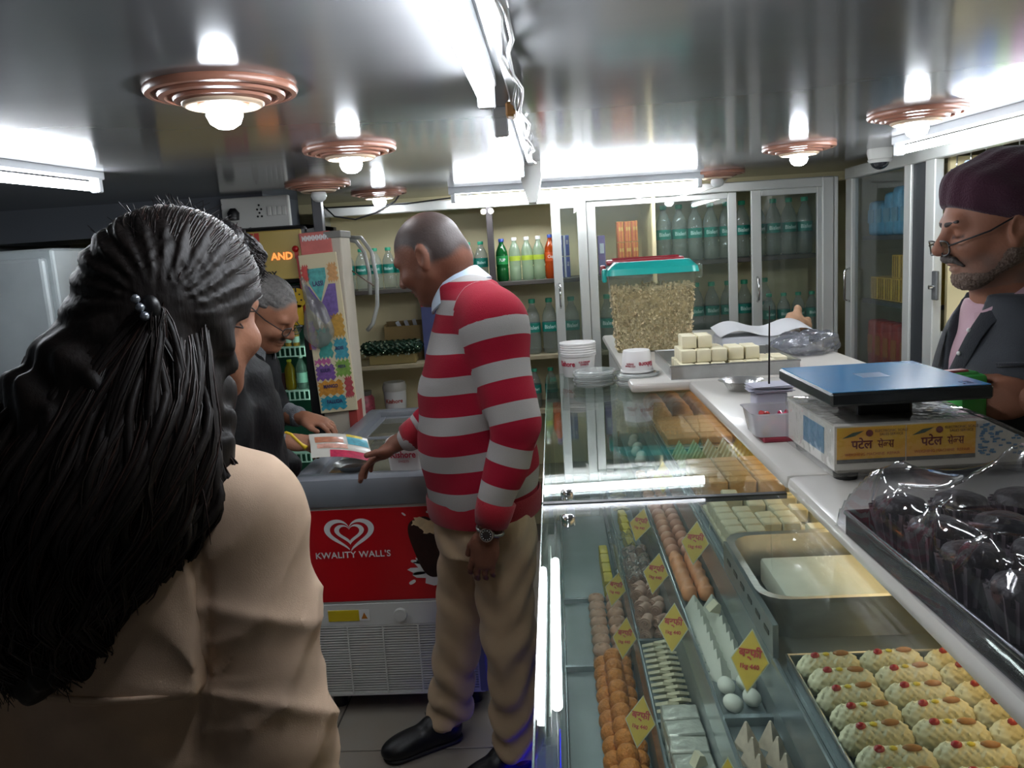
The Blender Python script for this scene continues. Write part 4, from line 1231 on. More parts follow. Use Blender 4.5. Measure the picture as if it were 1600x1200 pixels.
# candy bin
t = thing('candy_bin', 'white plastic bin with pink wrapped candies by the weighing scale', 'bin', (.468, 1.725, 1.10))
m_bin = clear('milky bin plastic', 'e6e6e8', haze=.62, hazecol='cfced2', rough=.2)
obj('bin', tapered(.057, .048, .066, .056, .012, .062, .014), m_bin, t, 40)
obj('rim', tapered(.066, .056, .071, .061, .061, .065, .016, closed=False), m_bin, t, 40)
obj('red_pad', MB().b2(-.045, .06, -.05, .05, 0, .011, .003), M('crimson pad', '8d2a3a', rough=.5), t)
rq = random.Random(2)
for i in range(16):
    c = ['c23a5c', 'd14a4a', 'b02a4a', '2c2a30', 'd9a02a', 'd9808a'][i % 6]
    t2 = thing('wrapped_candy', 'wrapped %s candy in the white plastic bin' % {'c23a5c': 'pink', 'd14a4a': 'red', 'b02a4a': 'crimson', '2c2a30': 'black', 'd9a02a': 'yellow', 'd9808a': 'pale pink'}[c], 'candy',
               (.468 + rq.uniform(-.035, .035), 1.725 + rq.uniform(-.03, .03), 1.124 + (i // 6) * .012), group='candies in the bin', rot=(rq.uniform(-.4, .4), rq.uniform(-.3, .3), rq.uniform(0, 3)))
    cm = M('candy ' + c, c, rough=.25, coat=.3)
    obj('sweet', MB().sphere((0, 0, 0), .008, 10, 6, (1.3, .8, .7)), cm, t2, 180)
    obj('twist', MB().cyl((.010, 0, 0), (.018, 0, 0), .001, .006, 8).cyl((-.010, 0, 0), (-.018, 0, 0), .001, .006, 8), cm, t2)

# weighing scale
ws = thing('weighing_scale', 'digital weighing scale with blue pan and yellow stickers', 'weighing scale', (.468, 1.375, 1.10), .02)
m_sc = M('scale ivory', 'c9c5bc', rough=.35)
SD = .255
poly = [(0, .022), (.345, .022), (.345, .05), (.255, .098), (.0, .10)]
obj('housing', MB().prism(poly, SD), m_sc, ws)
obj('keypad', MB().prism([(.262, .0955), (.338, .0545), (.339, .0565), (.263, .0975)], SD - .05, c=(0, .025, 0)), M('dark keypad', '3a3d42', rough=.4), ws)
obj('base_skirt', MB().b2(.005, .35, .006, SD - .006, .014, .026, .003), M('grey skirt', '8f8b82', rough=.5), ws)
for x in (.03, .325):
    for y in (.02, SD - .03):
        obj('foot', MB().lathe([(0, 0), (.020, 0), (.022, .014), (.018, .022)], 16, (x, y + .01, 0)), m_dark, ws, 50)
def ribbons(mb, strokes, s, o, w_):
    """flat pen strokes in the xz plane."""
    for ln in strokes:
        P_ = [Vector((o[0] + a * s, o[1], o[2] + b * s)) for a, b in ln]
        vs = []; fs = []
        for i_, p in enumerate(P_):
            t_ = (P_[min(i_ + 1, len(P_) - 1)] - P_[max(i_ - 1, 0)]).normalized()
            n_ = Vector((-t_.z, 0, t_.x)) * (w_ / 2)
            vs += [p + n_, p - n_]
        for i_ in range(len(P_) - 1): fs.append((2 * i_, 2 * i_ + 1, 2 * i_ + 3, 2 * i_ + 2))
        mb.add(vs, fs)
def sa(dx):
    return [[(dx, 1), (dx + .85, 1)], [(dx + .68, 1), (dx + .68, 0)], [(dx + .14, 1), (dx + .33, .88), (dx + .34, .68), (dx + .17, .54), (dx + .30, .34), (dx + .46, .08)], [(dx + .24, .46), (dx + .68, .46)]]
SELS = sa(0) + [[(.68, 1), (.58, 1.2), (.40, 1.32)]] + [[(.85, 1), (1.45, 1)], [(1.0, .22), (.92, .42), (.98, .66), (1.12, .70), (1.20, .52), (1.18, .25), (1.22, .58), (1.36, .70), (1.50, .58)]] + sa(1.45)
m_stk = M('yellow sticker', 'e0b83c', rough=.35, var=.06, scale=14, col2='dd9a3a')
for i, x in enumerate((.004, .122)):
    st = obj('sticker', MB().b2(x, x + .116, -.0012, .002, .034, .097), m_stk, ws)
    lt = text_mesh('\u092a\u091f\u0947\u0932', .021, FRONT, (x + .042, -.0016, .066), depth=.0002, bold=.0005, sx=.95)
    ribbons(lt, SELS, .0125, (x + .068, -.0017, .0592), .0017)
    obj('sticker_lettering', lt, M('dark sticker ink', '6a2018', rough=.5), st)
    obj('sticker_scale_mark', MB().add([(x + .008, -.0018, .078), (x + .03, -.0018, .082), (x + .046, -.0018, .091), (x + .026, -.0018, .088)], [(0, 1, 2, 3)]), M('sticker green', '4a5a48', rough=.5), st)
    obj('sticker_dot', MB().cyl((x + .055, -.0008, .086), (x + .055, -.0018, .086), .006, n=14), M('sticker maroon', '6d2f2c', rough=.5), st)
    obj('sticker_small_print', text_mesh('ELECTRONIC SCALE\nSALES SERVICE', .0062, FRONT, (x + .092, -.0016, .086), depth=.0002), M('sticker dim ink', '7a5a3a', rough=.5), st)
    obj('sticker_small_print', text_mesh('WEIGHING MACHINE  REPAIR', .007, FRONT, (x + .06, -.0016, .049), depth=.0002), M('sticker orange ink', 'b5602c', rough=.5), st)
    obj('sticker_band', MB().b2(x, x + .116, -.0018, .001, .034, .041), M('sticker grey', '5d5c58', rough=.5), st)
mb = MB(); rq = random.Random(8)
for i in range(60):
    x = .243 + rq.random() ** 1.3 * .07; z = .035 + rq.random() * .055
    if z < .094 - max(0, x - .255) * .5: mb.b2(x, x + .006, -.0012, .002, z, z + .003)
g = obj('blue_dashes', mb, M('blue dash print', '5f86a8', rough=.5), ws); g['kind'] = 'stuff'
obj('side_label', MB().b2(-.0012, .002, .05, .16, .04, .088), M('blue side label', '5d83a0', rough=.4), ws)
obj('pan_post', MB().b2(.07, .17, .08, .18, .098, .136, .006), m_dark, ws)
pn = obj('pan', MB().b2(-.006, .268, .0, .30, .134, .158, .004), M('dark pan rim', '3c3f40', rough=.25, metal=.6), ws)
obj('blue_film', MB().b2(-.002, .264, .004, .296, .1565, .1592), M('blue film', '3a90cc', rough=.25, var=.04, scale=3.0, coat=.5), pn)
obj('film_lettering', text_mesh('JE', .026, Matrix.Identity(3), (.235, .03, .1596), depth=.0002), M('film ink', '1c4a7a', rough=.4), pn)
obj('film_mark', MB().b2(.10, .15, .13, .18, .1592, .1595), M('faint film mark', '5d83a8', rough=.3), pn)
# clear dust cover of the scale
obj('dust_cover', MB().prism([(-.004, .012), (.352, .012), (.352, .056), (.258, .104), (-.004, .106)], SD + .012, c=(0, -.006, 0)), clear('scale film', 'fafafa', rough=.08, haze=.02, hazecol='cccccc', gloss=1.6, bump=.5, bscale=30), ws)

t = thing('green_tape_box', 'bright green plastic dispenser behind the weighing scale', 'dispenser', (.842, 1.690, 1.10), .2)
obj('body', MB().b2(-.03, .03, -.03, .03, 0, .125, .01), M('bright green plastic', '2f9a3c', rough=.35), t, 40)
obj('top', MB().b2(-.045, .02, -.02, .02, .10, .13, .008), MATS['bright green plastic'], t, 40)
obj('red_tape', MB().b2(-.05, .0, -.012, .012, .124, .134, .003), M('dull red tape', '8d3a3a', rough=.4), t)

# wrapped tray of chocolate muffins
mt = thing('muffin_tray', 'steel tray holding dark chocolate muffins under clear film', 'tray', (.415, .66, 1.10), .03)
TW, TD = .44, .47
mb = MB().b2(0, TW, 0, TD, 0, .004).b2(0, TW, 0, .004, .004, .032).b2(0, TW, TD - .004, TD, .004, .032).b2(0, .004, .004, TD - .004, .004, .032).b2(TW - .004, TW, .004, TD - .004, .004, .032)
m_dsteel = M('dark tray steel', '6a6c6e', rough=.2, metal=.9)
obj('pan', mb, m_dsteel, mt)
obj('rim', MB().tube([(0, 0, .032), (TW, 0, .032), (TW, TD, .032), (0, TD, .032), (0, 0, .032)], .004, 6), m_dsteel, mt, 60)
m_muf = M('dark chocolate cake', '1c1110', rough=.5, var=.4, scale=50, bump=.5, bscale=60)
m_cup = M('dark pleated paper', '6a5c60', rough=.45, var=.15, scale=30)
mu = None
for iy in range(5):
    for ix in range(5):
        lx = .052 + ix * .0815 + (.006 if iy % 2 else 0); ly = .052 + iy * .091
        loc = (.415 + lx * math.cos(.03) - ly * math.sin(.03), .66 + lx * math.sin(.03) + ly * math.cos(.03), 1.1042)
        if mu is None:
            mu = thing('chocolate_muffin', 'dark chocolate muffin in a pleated paper cup in the film wrapped tray', 'muffin', loc, 0, 'chocolate muffins')
            mb = MB(); vs = []; fs = []; N_ = 36
            for (r, z, am) in ((.0, .002, 0), (.025, .0, .0012), (.0370, .052, .0030)):
                for k in range(N_):
                    a = 2 * PI * k / N_; q = r + am * (1 if k % 2 else -1)
                    vs.append((q * math.cos(a), q * math.sin(a), z))
            for j in range(2):
                for k in range(N_): fs.append((j * N_ + k, j * N_ + (k + 1) % N_, (j + 1) * N_ + (k + 1) % N_, (j + 1) * N_ + k))
            obj('cup', mb.add(vs, fs), m_cup, mu, 20)
            obj('top', MB().lathe([(.034, .042), (.0355, .050), (.031, .060), (.017, .066), (.0, .067)], 20), m_muf, mu, 180)
        else:
            copy_tree(mu, loc, rq.uniform(0, 3))
def film(u, v):
    x = -.012 + (TW + .024) * u; y = -.012 + (TD + .024) * v
    e = min(u, 1 - u, v, 1 - v)
    z = .010 + .088 * min(1, (e * 12)) ** .6
    z += (.012 * (1 - abs(math.sin(u * 9 + 3 * math.sin(v * 4)))) ** 3 + .010 * (1 - abs(math.sin(v * 8 - u * 5 + 2 * math.sin(u * 5)))) ** 3 - .006 * math.sin(u * 12) * math.sin(v * 12)) * min(1, e * 12)
    z += .03 * math.exp(-((u - .55) ** 2 + (v - .80) ** 2) / .03)
    return (x, y, z)
obj('film', MB().grid(film, 90, 90), clear('shiny film', 'ebebee', rough=.03, haze=.05, hazecol='b0b0b8', gloss=1.0, ior0=.10, bump=.06, bscale=14), mt, 180)

# ================================================================== sweets in the case
def sweet_proto(name, mesh_mb, mat, smooth=40):
    return obj(name, mesh_mb, mat, None, smooth)
class Row:
    """copies of one sweet, each an object of its own."""
    def __init__(s, name, mb, mat, label, group, smooth=40):
        s.name = name; s.label = label; s.group = group; s.mat = mat; s.smooth = smooth
        s.me = None; s.mb = mb
    def put(s, loc, rot=(0, 0, 0), sc=1.0, label=None):
        if s.me is None:
            o = obj(s.name, s.mb, s.mat, None, s.smooth); s.me = o.data
        else:
            o = link(bpy.data.objects.new(s.name, s.me))
        o.location = loc; o.rotation_euler = rot; o.scale = (sc, sc, sc) if not isinstance(sc, tuple) else sc
        return tag(o, label or s.label, 'sweet', s.group)
rq = random.Random(21)
def bumpy_ball(r, n=18, m=12, amp=.06, seed=1, mid=False):
    mb = MB().sphere((0, 0, r), r, n, m)
    q = random.Random(seed)
    mb.v = [tuple(Vector((0, 0, r)) + (Vector(v) - Vector((0, 0, r))) * (1 + amp * math.sin(v[0] * 420 + seed) * math.sin(v[1] * 390) * math.sin(v[2] * 400))) for v in mb.v]
    if mid: mb.v = [(v[0], v[1], v[2] - r) for v in mb.v]
    return mb
m_lad = M('orange laddu', 'dd8a3a', rough=.5, var=.2, scale=90, bump=.6, bscale=160)
m_ped = M('pale pink peda', 'd0a184', rough=.5, var=.12, scale=60, bump=.3, bscale=90)
m_kat = M('cashew white', 'd8d0b4', rough=.5, var=.05, scale=40)
m_sil = M('silver leaf', 'b9bab0', rough=.3, metal=.45, var=.15, scale=30, bump=.3, bscale=50)
m_rol = M('dusty pink roll', 'bb9583', rough=.5, var=.15, scale=60, bump=.2)
m_yelw = M('yellow sweet', 'd3bd3a', rough=.5, var=.1, scale=50)
m_orr = M('salmon orange roll', 'd08a5c', rough=.5, var=.12, scale=50, bump=.3)
m_wht = M('milk white sweet', 'd3d4c8', rough=.5, var=.04, scale=40)
m_tan = M('tan burfi', 'c09a64', rough=.55, var=.12, scale=30, bump=.3, bscale=70)
m_tan2 = M('golden brown sweet', 'b98a55', rough=.55, var=.15, scale=30, bump=.3, bscale=70)
m_grn = M('pistachio', 'b5bd86', rough=.5, var=.1, scale=40)
# lowest step
lad = Row('orange_laddu', bumpy_ball(.0228, amp=.03, mid=True), m_lad, 'round orange laddu on the lowest step of the counter', 'orange laddus', 180)
for i in range(18):
    for j in range(2):
        lad.put((.070 + j * .0475 + rq.uniform(-.001, .001), 1.02 + i * .047 + rq.uniform(-.001, .001), .5302), (rq.uniform(0, 1), rq.uniform(0, 1), rq.uniform(0, 3)), rq.uniform(.97, 1.01))
for i in range(17):
    lad.put((.0937 + rq.uniform(-.001, .001), 1.0435 + i * .047, .5605), (rq.uniform(0, 1), rq.uniform(0, 1), rq.uniform(0, 3)), rq.uniform(.97, 1.01), 'orange laddu resting on top of the laddu row')
ped = Row('pale_peda', MB().lathe([(0, 0), (.020, 0), (.024, .010), (.020, .022), (.010, .026), (.007, .022), (0, .021)], 20), m_ped, 'pale pink round peda behind the orange laddus', 'pale pedas', 60)
for i in range(7):
    for j in range(2):
        ped.put((.073 + j * .049, 1.865 + i * .049, .508), (0, 0, rq.uniform(0, 3)), 1.0)
        ped.put((.073 + j * .049, 1.865 + i * .049, .534), (0, 0, rq.uniform(0, 3)), .97)
yf = Row('yellow_finger', MB().b2(-.014, .014, -.035, .035, 0, .028, .006), m_yelw, 'yellow finger sweet at the far end of the lower steps', 'yellow fingers')
for i in range(4): yf.put((.115, 2.27 + i * .075, .508)); yf.put((.115, 2.27 + i * .075, .537))
# second step
X2 = .181
bl_ = Row('silver_block', MB().b2(-.032, .032, -.022, .022, 0, .026, .003), m_sil, 'silver leafed square sweet on the second step', 'silver leafed sweets')
for i in range(9):
    for k in range(2): bl_.put((X2, .93 + i * .047, .668 + k * .027), (0, 0, rq.uniform(-.08, .08)))
kat = Row('cashew_diamond', MB().prism([(-.034, 0), (0, -.021), (.034, 0), (0, .021)], .009, R=Matrix(((1, 0, 0), (0, 0, 1), (0, 1, 0)))), m_kat, 'white diamond shaped cashew sweet leaning in its row', 'white cashew diamonds')
for i in range(12):
    for j in range(2):
        kat.put((.1690 + j * .0265, 1.364 + i * .0225 + j * .011, .682), (-.75, 0, 0), .64)
rol = Row('pink_roll', MB().cyl((-.014, -.0, .014), (.014, 0, .014), .014, n=16).tube([(-.0145, .010 * math.cos(a) * (1 - a / 14), .014 + .010 * math.sin(a) * (1 - a / 14)) for a in np.arange(0, 12, .6)], .0018, 5), m_rol, 'dusty pink rolled sweet with a spiral end', 'pink rolls', 50)
for i in range(15):
    for j in range(2):
        rol.put((.166 + j * .032, 1.67 + i * .030, .668), (0, 0, rq.uniform(.6, 1.4)))
        if i % 3 != 1: rol.put((.166 + j * .032, 1.675 + i * .030, .695), (0, 0, rq.uniform(.6, 1.4)), 1.0, 'dusty pink rolled sweet in the upper layer of rolls')
for i in range(5):
    yf.put((.175, 2.17 + i * .06, .668), (0, 0, .1), .8, 'yellow finger sweet beside the pink rolls'); yf.put((.175, 2.17 + i * .06, .691), (0, 0, .1), .8, 'yellow finger sweet beside the pink rolls')
# third step
X3 = .252
con = Row('cream_cone', MB().cyl((0, 0, 0), (0, 0, .038), .0195, .002, 4), M('cream pink cone', 'cfc0ae', rough=.5, var=.2, scale=60), 'cream coloured pointed sweet on the third step', 'cream cones')
for i in range(8):
    for j in range(2): con.put((.2345 + j * .0335, .785 + i * .0365, .828), (0, 0, .785 + rq.uniform(-.1, .1)))
spk = Row('white_point', MB().cyl((0, 0, 0), (0, 0, .034), .023, .002, 4), m_wht, 'milk white pointed sweet in two rows', 'white pointed sweets')
for i in range(9):
    for j in range(2): spk.put((.236 + j * .034, 1.225 + i * .030, .828), (0, 0, .785))
rg = Row('white_ball', MB().sphere((0, 0, .019), .021, 18, 12, (1.15, .85, .9)), m_wht, 'smooth white oval sweet at the end of the pointed row', 'white oval sweets', 180)
for (x, y) in ((.236, 1.178), (.268, 1.184), (.236, 1.128), (.267, 1.142)): rg.put((x, y, .828), (0, 0, rq.uniform(0, 3)), .70)
def twist():
    mb = MB(); vs = []; fs = []; n = 20; m = 26
    for j in range(m + 1):
        y = -.11 + .22 * j / m
        e = min(1, min(j, m - j) / 2 + .45)
        for k in range(n):
            a = 2 * PI * k / n
            r = .0150 * e * (1 + .12 * math.sin(3 * a + y * 150))
            vs.append((r * math.cos(a), y, .0160 + r * math.sin(a)))
    for j in range(m):
        for k in range(n): fs.append((j * n + k, j * n + (k + 1) % n, (j + 1) * n + (k + 1) % n, (j + 1) * n + k))
    fs.append(tuple(range(n))); fs.append(tuple(reversed(range(m * n, m * n + n))))
    return mb.add(vs, fs)
tw = Row('twisted_roll', twist(), m_orr, 'long salmon orange twisted sweet on the third step', 'twisted orange rolls', 60)
for x in (.2352, .2682): tw.put((x, 1.603, .828))
pb = Row('pink_ball', bumpy_ball(.0168, amp=.03), M('salmon ball', 'c98f76', rough=.5, var=.15, scale=60), 'salmon pink ball behind the twisted rolls', 'salmon balls', 180)
for i in range(8):
    for j in range(2): pb.put((.2352 + j * .0335, 1.735 + i * .042, .828), (0, 0, rq.uniform(0, 3)))
for i in range(14):
    ped.put((.2352 + (i % 2) * .0335, 2.09 + (i // 2) * .052, .828), (0, 0, 0), .69, 'pale round peda far along the third step')
fst = Row('folded_sweet', MB().prism([(-.022, 0), (.022, 0), (.012, .03), (-.004, .036)], .03), m_kat, 'ivory folded sweet stuck up at the tray edge', 'ivory folded sweets')
fst.put((.262, 1.395, .858), (.2, .35, .4), .55); fst.put((.190, 1.15, .7213), (0, 0, .4), .55)
# top step: cream pastries
pv, pf_ = field_mesh([K((-.026, 0, .016), (.026, 0, .016), .0165, .0165, .008), K((-.024, 0, .024), (.024, 0, .024), .0105, .0105, .008)], .0028,
                     disp=lambda x, y, z: .0022 * np.sin(x * 620 + 60 * y) * np.sin(y * 560 + z * 420) + .0012 * np.sin(x * 900) * np.sin(z * 700), cut=lambda x, y, z: -z)
pst = thing('cream_pastry', 'x x x x', 'pastry', (0, 0, 0), 0, 'cream pastries')
fobj('cream', (pv, pf_), M('whipped cream', 'd6d0ae', rough=.5, var=.03, scale=50), pst)
obj('cherry', MB().sphere((-.019, -.002, .0365), .0055, 10, 7, (1.1, .8, .8)), M('red cherry', 'a8222c', rough=.2, coat=.5), pst, 180)
obj('yellow_bit', MB().sphere((-.004, -.001, .037), .0042, 8, 6, (1.1, .9, .5)), M('yellow jelly', 'd2bc35', rough=.3), pst, 180)
obj('almond', MB().sphere((.016, .0, .0368), .0085, 12, 8, (1.25, .62, .4)), M('almond', '9d6a35', rough=.45, var=.15, scale=90), pst, 180)
first = True
for iy in range(8):
    for ix in range(3):
        loc = (.342 + ix * .084 + .004 * (iy % 2), 1.028 - iy * .0415 + rq.uniform(-.003, .003), .9355)
        lb = 'cream pastry topped with cherry, yellow bit and almond in the steel tray'
        if first:
            pst.location = loc; pst['label'] = lb; pst.rotation_euler = (0, 0, .05); first = False
        else:
            copy_tree(pst, loc, rq.uniform(-.14, .14), lb)
def case_tray(x0, x1, y0, y1, z, label, hgt=.022):
    t = thing('display_tray', label, 'tray', (x0, y0, z))
    w_, d_ = x1 - x0, y1 - y0
    obj('pan', MB().b2(0, w_, 0, d_, 0, .003).b2(0, w_, 0, .003, .003, hgt).b2(0, w_, d_ - .003, d_, .003, hgt).b2(0, .003, .003, d_ - .003, .003, hgt).b2(w_ - .003, w_, .003, d_ - .003, .003, hgt), m_casein, t)
    obj('rim', MB().tube([(0, 0, hgt), (w_, 0, hgt), (w_, d_, hgt), (0, d_, hgt), (0, 0, hgt)], .0025, 6), m_steel, t, 60)
    return t
case_tray(.297, .57, .67, 1.06, .931, 'shallow steel tray holding the cream pastries')
# steel tub with white block
t = thing('steel_tub', 'deep round cornered steel tub holding a white paneer block', 'tub', (.435, 1.268, .931))
obj('wall', tapered(.132, .118, .143, .130, .0, .072, .035, closed=True), m_steel, t, 40)
mb = MB(); a = tapered(.143, .130, .155, .142, .072, .0735, .042, closed=False)
obj('rim', a, m_steel, t, 40)
tag(obj('paneer_block', MB().b2(-.10, .12, -.085, .085, 0, .045, .006), m_wht, None, 40, loc=(.435, 1.275, .9313)), 'large white paneer block inside the steel tub', 'paneer')
# slotted tray on the third step, between tags
t = thing('slotted_plate', 'grey slotted steel plate beside the steel tub', 'plate', (.2845, 1.075, .9405))
obj('plate', MB().b2(-.003, .005, 0, .33, 0, .050), m_case, t)
for i in range(6): obj('slot', MB().b2(-.0042, .0, .02 + i * .05, .045 + i * .05, .025, .032), m_dark, t)
# cubes, burfi, triangles
wc = Row('white_cube', MB().b2(-.017, .017, -.017, .017, 0, .030, .003), M('ivory cube', 'cfc8ac', rough=.55, var=.06, scale=50), 'small ivory square sweet stacked beside the steel tub', 'ivory cubes')
for ix in range(6):
    for iy in range(7):
        for k in range(2):
            if k == 0 or rq.random() < .62: wc.put((.315 + ix * .037, 1.455 + iy * .038, .9345 + k * .031), (0, 0, rq.uniform(-.15, .15)))
case_tray(.297, .57, 1.43, 1.72, .931, 'shallow steel tray of ivory square sweets')
tb_ = Row('tan_burfi', MB().b2(-.03, .03, -.02, .02, 0, .03, .003), m_tan, 'tan burfi block piled on the top step', 'tan burfi blocks')
for ix in range(4):
    for iy in range(5):
        for k in range(2): tb_.put((.335 + ix * .063, 1.775 + iy * .043, .9345 + k * .031), (0, 0, rq.uniform(-.06, .06)))
case_tray(.297, .575, 1.74, 2.0, .931, 'shallow steel tray of tan burfi blocks')
for nm, mat, lb, xs in (('green_triangle', m_grn, 'pale green triangular sweet standing on edge', (.325, .365)), ('cream_triangle', m_kat, 'cream triangular sweet standing on edge', (.405, .445)), ('yellow_triangle', m_yelw, 'yellow triangular sweet standing on edge', (.485, .525))):
    rw = Row(nm, MB().prism([(-.026, 0), (.026, 0), (0, .052)], .016), mat, lb, nm.replace('_', ' ') + 's')
    for x in xs:
        for iy in range(5): rw.put((x, 2.05 + iy * .034, .9345), (0, 0, rq.uniform(-.05, .05)))
case_tray(.297, .575, 2.02, 2.23, .931, 'shallow steel tray of triangular sweets')
t2b = Row('brown_slab', MB().b2(-.045, .045, -.028, .028, 0, .022, .003), m_tan2, 'golden brown flat slab sweet in the far tray', 'golden slabs')
for ix in range(3):
    for iy in range(5):
        for k in range(2): t2b.put((.345 + ix * .094, 2.28 + iy * .06, .9345 + k * .023), (0, 0, rq.uniform(-.06, .06)))
case_tray(.297, .58, 2.245, 2.56, .931, 'shallow steel tray of golden slabs')
bb = Row('brown_ball', bumpy_ball(.033, amp=.03), m_tan2, 'big golden brown ball at the far end of the case', 'golden balls', 180)
for ix in range(4):
    for iy in range(5): bb.put((.333 + ix * .0705, 2.61 + iy * .0705, .931), (0, 0, rq.uniform(0, 3)), rq.uniform(.95, 1.03))
for i in range(6):
    rg.put((.247 + .010 * (i % 2), 2.52 + i * .06, .828), (0, 0, 1), .9, 'smooth white oval sweet far along the third step')
    kat.put((.182, 2.52 + i * .05, .682), (-.75, 0, 0), .8, 'white diamond sweet far along the second step')

# price tags
m_tag = M('yellow tag card', 'c9a92e', rough=.45, var=.06, scale=30)
m_tagr = M('tag red ink', 'b0331e', rough=.5)
m_tage = M('tag pale edge', 'b7b79a', rough=.5)
tagp = None
TAGS = [((.277, 1.55, .935), 'before the ivory cubes'), ((.205, 1.39, .835), 'before the white pointed sweets'), ((.272, 1.10, .925), 'before the cream pastries'), ((.205, 1.64, .835), 'before the twisted rolls'),
        ((.275, 2.02, .935), 'before the triangular sweets'), ((.135, 1.93, .675), 'before the pink rolls'), ((.135, 1.67, .675), 'at the near end of the pink rolls'), ((.135, 1.35, .675), 'between silver sweets and cashew diamonds'),
        ((.205, .93, .835), 'before the cream cones'), ((.205, 1.95, .835), 'before the salmon balls')]
Rt = Matrix(((0, 0.0, -1), (-1, 0, 0), (0, 1, 0)))
for i, (c, w_) in enumerate(TAGS):
    if tagp is None:
        tagp = thing('price_tag', 'x', 'price tag', c, 0, 'yellow price tags')
        dia = [(-.026, 0), (0, -.043), (.026, 0), (0, .043)]
        obj('edge', MB().prism([(p[0] * 1.07, p[1] * 1.07) for p in dia], .0012, c=(0, .0006, 0)), m_tage, tagp)
        obj('card', MB().prism(dia, .0016), m_tag, tagp)
        obj('lettering', (lambda a, b: a.add(b.v, b.f))(text_mesh('\u092c\u0930\u094d\u092b\u0940', .016, FRONT, (0, -.0006, .010), depth=.0002, bold=.0006), text_mesh('1kg 440', .009, FRONT, (0, -.0006, -.009), depth=.0002, bold=.0003)), m_tagr, tagp)
        o = tagp
    else:
        o = copy_tree(tagp, c)
    o.rotation_euler = (math.radians(-38), math.radians(6 * math.sin(i * 3)), math.radians(-20 + 6 * math.sin(i * 2)))
    lipx = {0: .281, 1: .211, 2: .141}[0 if c[0] > .24 else (1 if c[0] > .17 else 2)]
    o.location = (lipx - .0262, c[1], c[2])      # side corner fixed to the tray lip
    o['label'] = 'yellow diamond price tag ' + w_
# clear polythene lying over the far rows
t = thing('cling_sheet', 'crumpled clear sheet lying over the pink rolls', 'plastic sheet', (.165, 2.02, .70))
obj('sheet', MB().grid(lambda u, v: (-.05 + .09 * u, -.16 + .32 * v, .035 + .008 * math.sin(u * 12 + v * 9) * math.sin(v * 23) + .006 * math.sin(u * 31)), 20, 40), clear('cling', 'eeeeee', rough=.08, haze=.14, hazecol='b9c6c6', gloss=2.0), t, 180)

# ================================================================== people
def frame(f, up=(0, 0, 1), pitch=0.0, roll=0.0):
    """columns: forward, left, up; pitch>0 bows the head."""
    f = Vector(f).normalized(); u = Vector(up)
    l = u.cross(f).normalized(); u = f.cross(l).normalized()
    R = Matrix((f, l, u)).transposed()
    R = R @ Matrix.Rotation(math.radians(pitch), 3, 'Y') @ Matrix.Rotation(math.radians(roll), 3, 'X')
    return np.array(R)

class XF:
    def __init__(s, loc, R, sc=1.0):
        s.o = np.array(loc, float); s.R = np.array(R, float); s.s = sc
    def p(s, a):
        return s.o + s.R @ (np.array(a, float) * s.s)
    def E(s, c, r, k=.01, sub=False, rot=None):
        R = s.R if rot is None else s.R @ rot
        return E(s.p(c), np.array(r if np.ndim(r) else (r, r, r)) * s.s, R, k, sub)
    def K(s, a, b, ra, rb, k=.01, sub=False, flat=None):
        if flat is not None: flat = (s.R @ np.array(flat[0], float), flat[1])
        return K(s.p(a), s.p(b), ra * s.s, rb * s.s, k, sub, flat)
    def loc(s, V):
        return ((V - s.o) @ s.R) / s.s

def head_prims(X, nose=1.0, jaw=1.0, cheek=1.0):
    P = [X.E((-.008, 0, .018), (.098, .077, .090), .02), X.E((-.03, 0, -.02), (.07, .066, .07), .02),
         X.E((.030, 0, -.045), (.062, .061 * cheek, .072), .03),
         X.K((.0, .052, -.06), (.058, .022, -.104), .022 * jaw, .018 * jaw, .03), X.K((.0, -.052, -.06), (.058, -.022, -.104), .022 * jaw, .018 * jaw, .03),
         X.E((.070, 0, -.104), (.021, .024, .018), .02),
         X.K((.078, -.034, .014), (.078, .034, .014), .013, .013, .02)]
    for s in (-1, 1):
        P.append(X.E((.064, s * .040, -.040), (.026, .024, .022), .02))
        P.append(X.E((.094, s * .032, -.008), (.014, .019, .012), .012, True))
        P.append(X.E((.074, s * .032, -.008), (.0135, .0135, .0135), .004))
    P += [X.K((.088, 0, .006), (.112, 0, -.034), .009, .0125 * nose, .012)]
    for s in (-1, 1): P.append(X.E((.100, s * .012, -.039), (.012, .0085, .0085), .008))
    P += [X.E((.086, 0, -.068), (.013, .024, .0065), .006), X.E((.084, 0, -.080), (.013, .021, .0075), .006), X.E((.098, 0, -.074), (.010, .024, .0015), .004, True)]
    er = rotm(0, -12, 0)
    for s in (-1, 1):
        P.append(X.E((-.014, s * .080, -.016), (.020, .010, .034), .008, False, er @ rotm(0, 0, s * 18)))
        P.append(X.E((-.008, s * .090, -.014), (.011, .008, .020), .006, True, er))
        P.append(X.E((-.006, s * .076, -.044), (.009, .008, .010), .006))
    return P

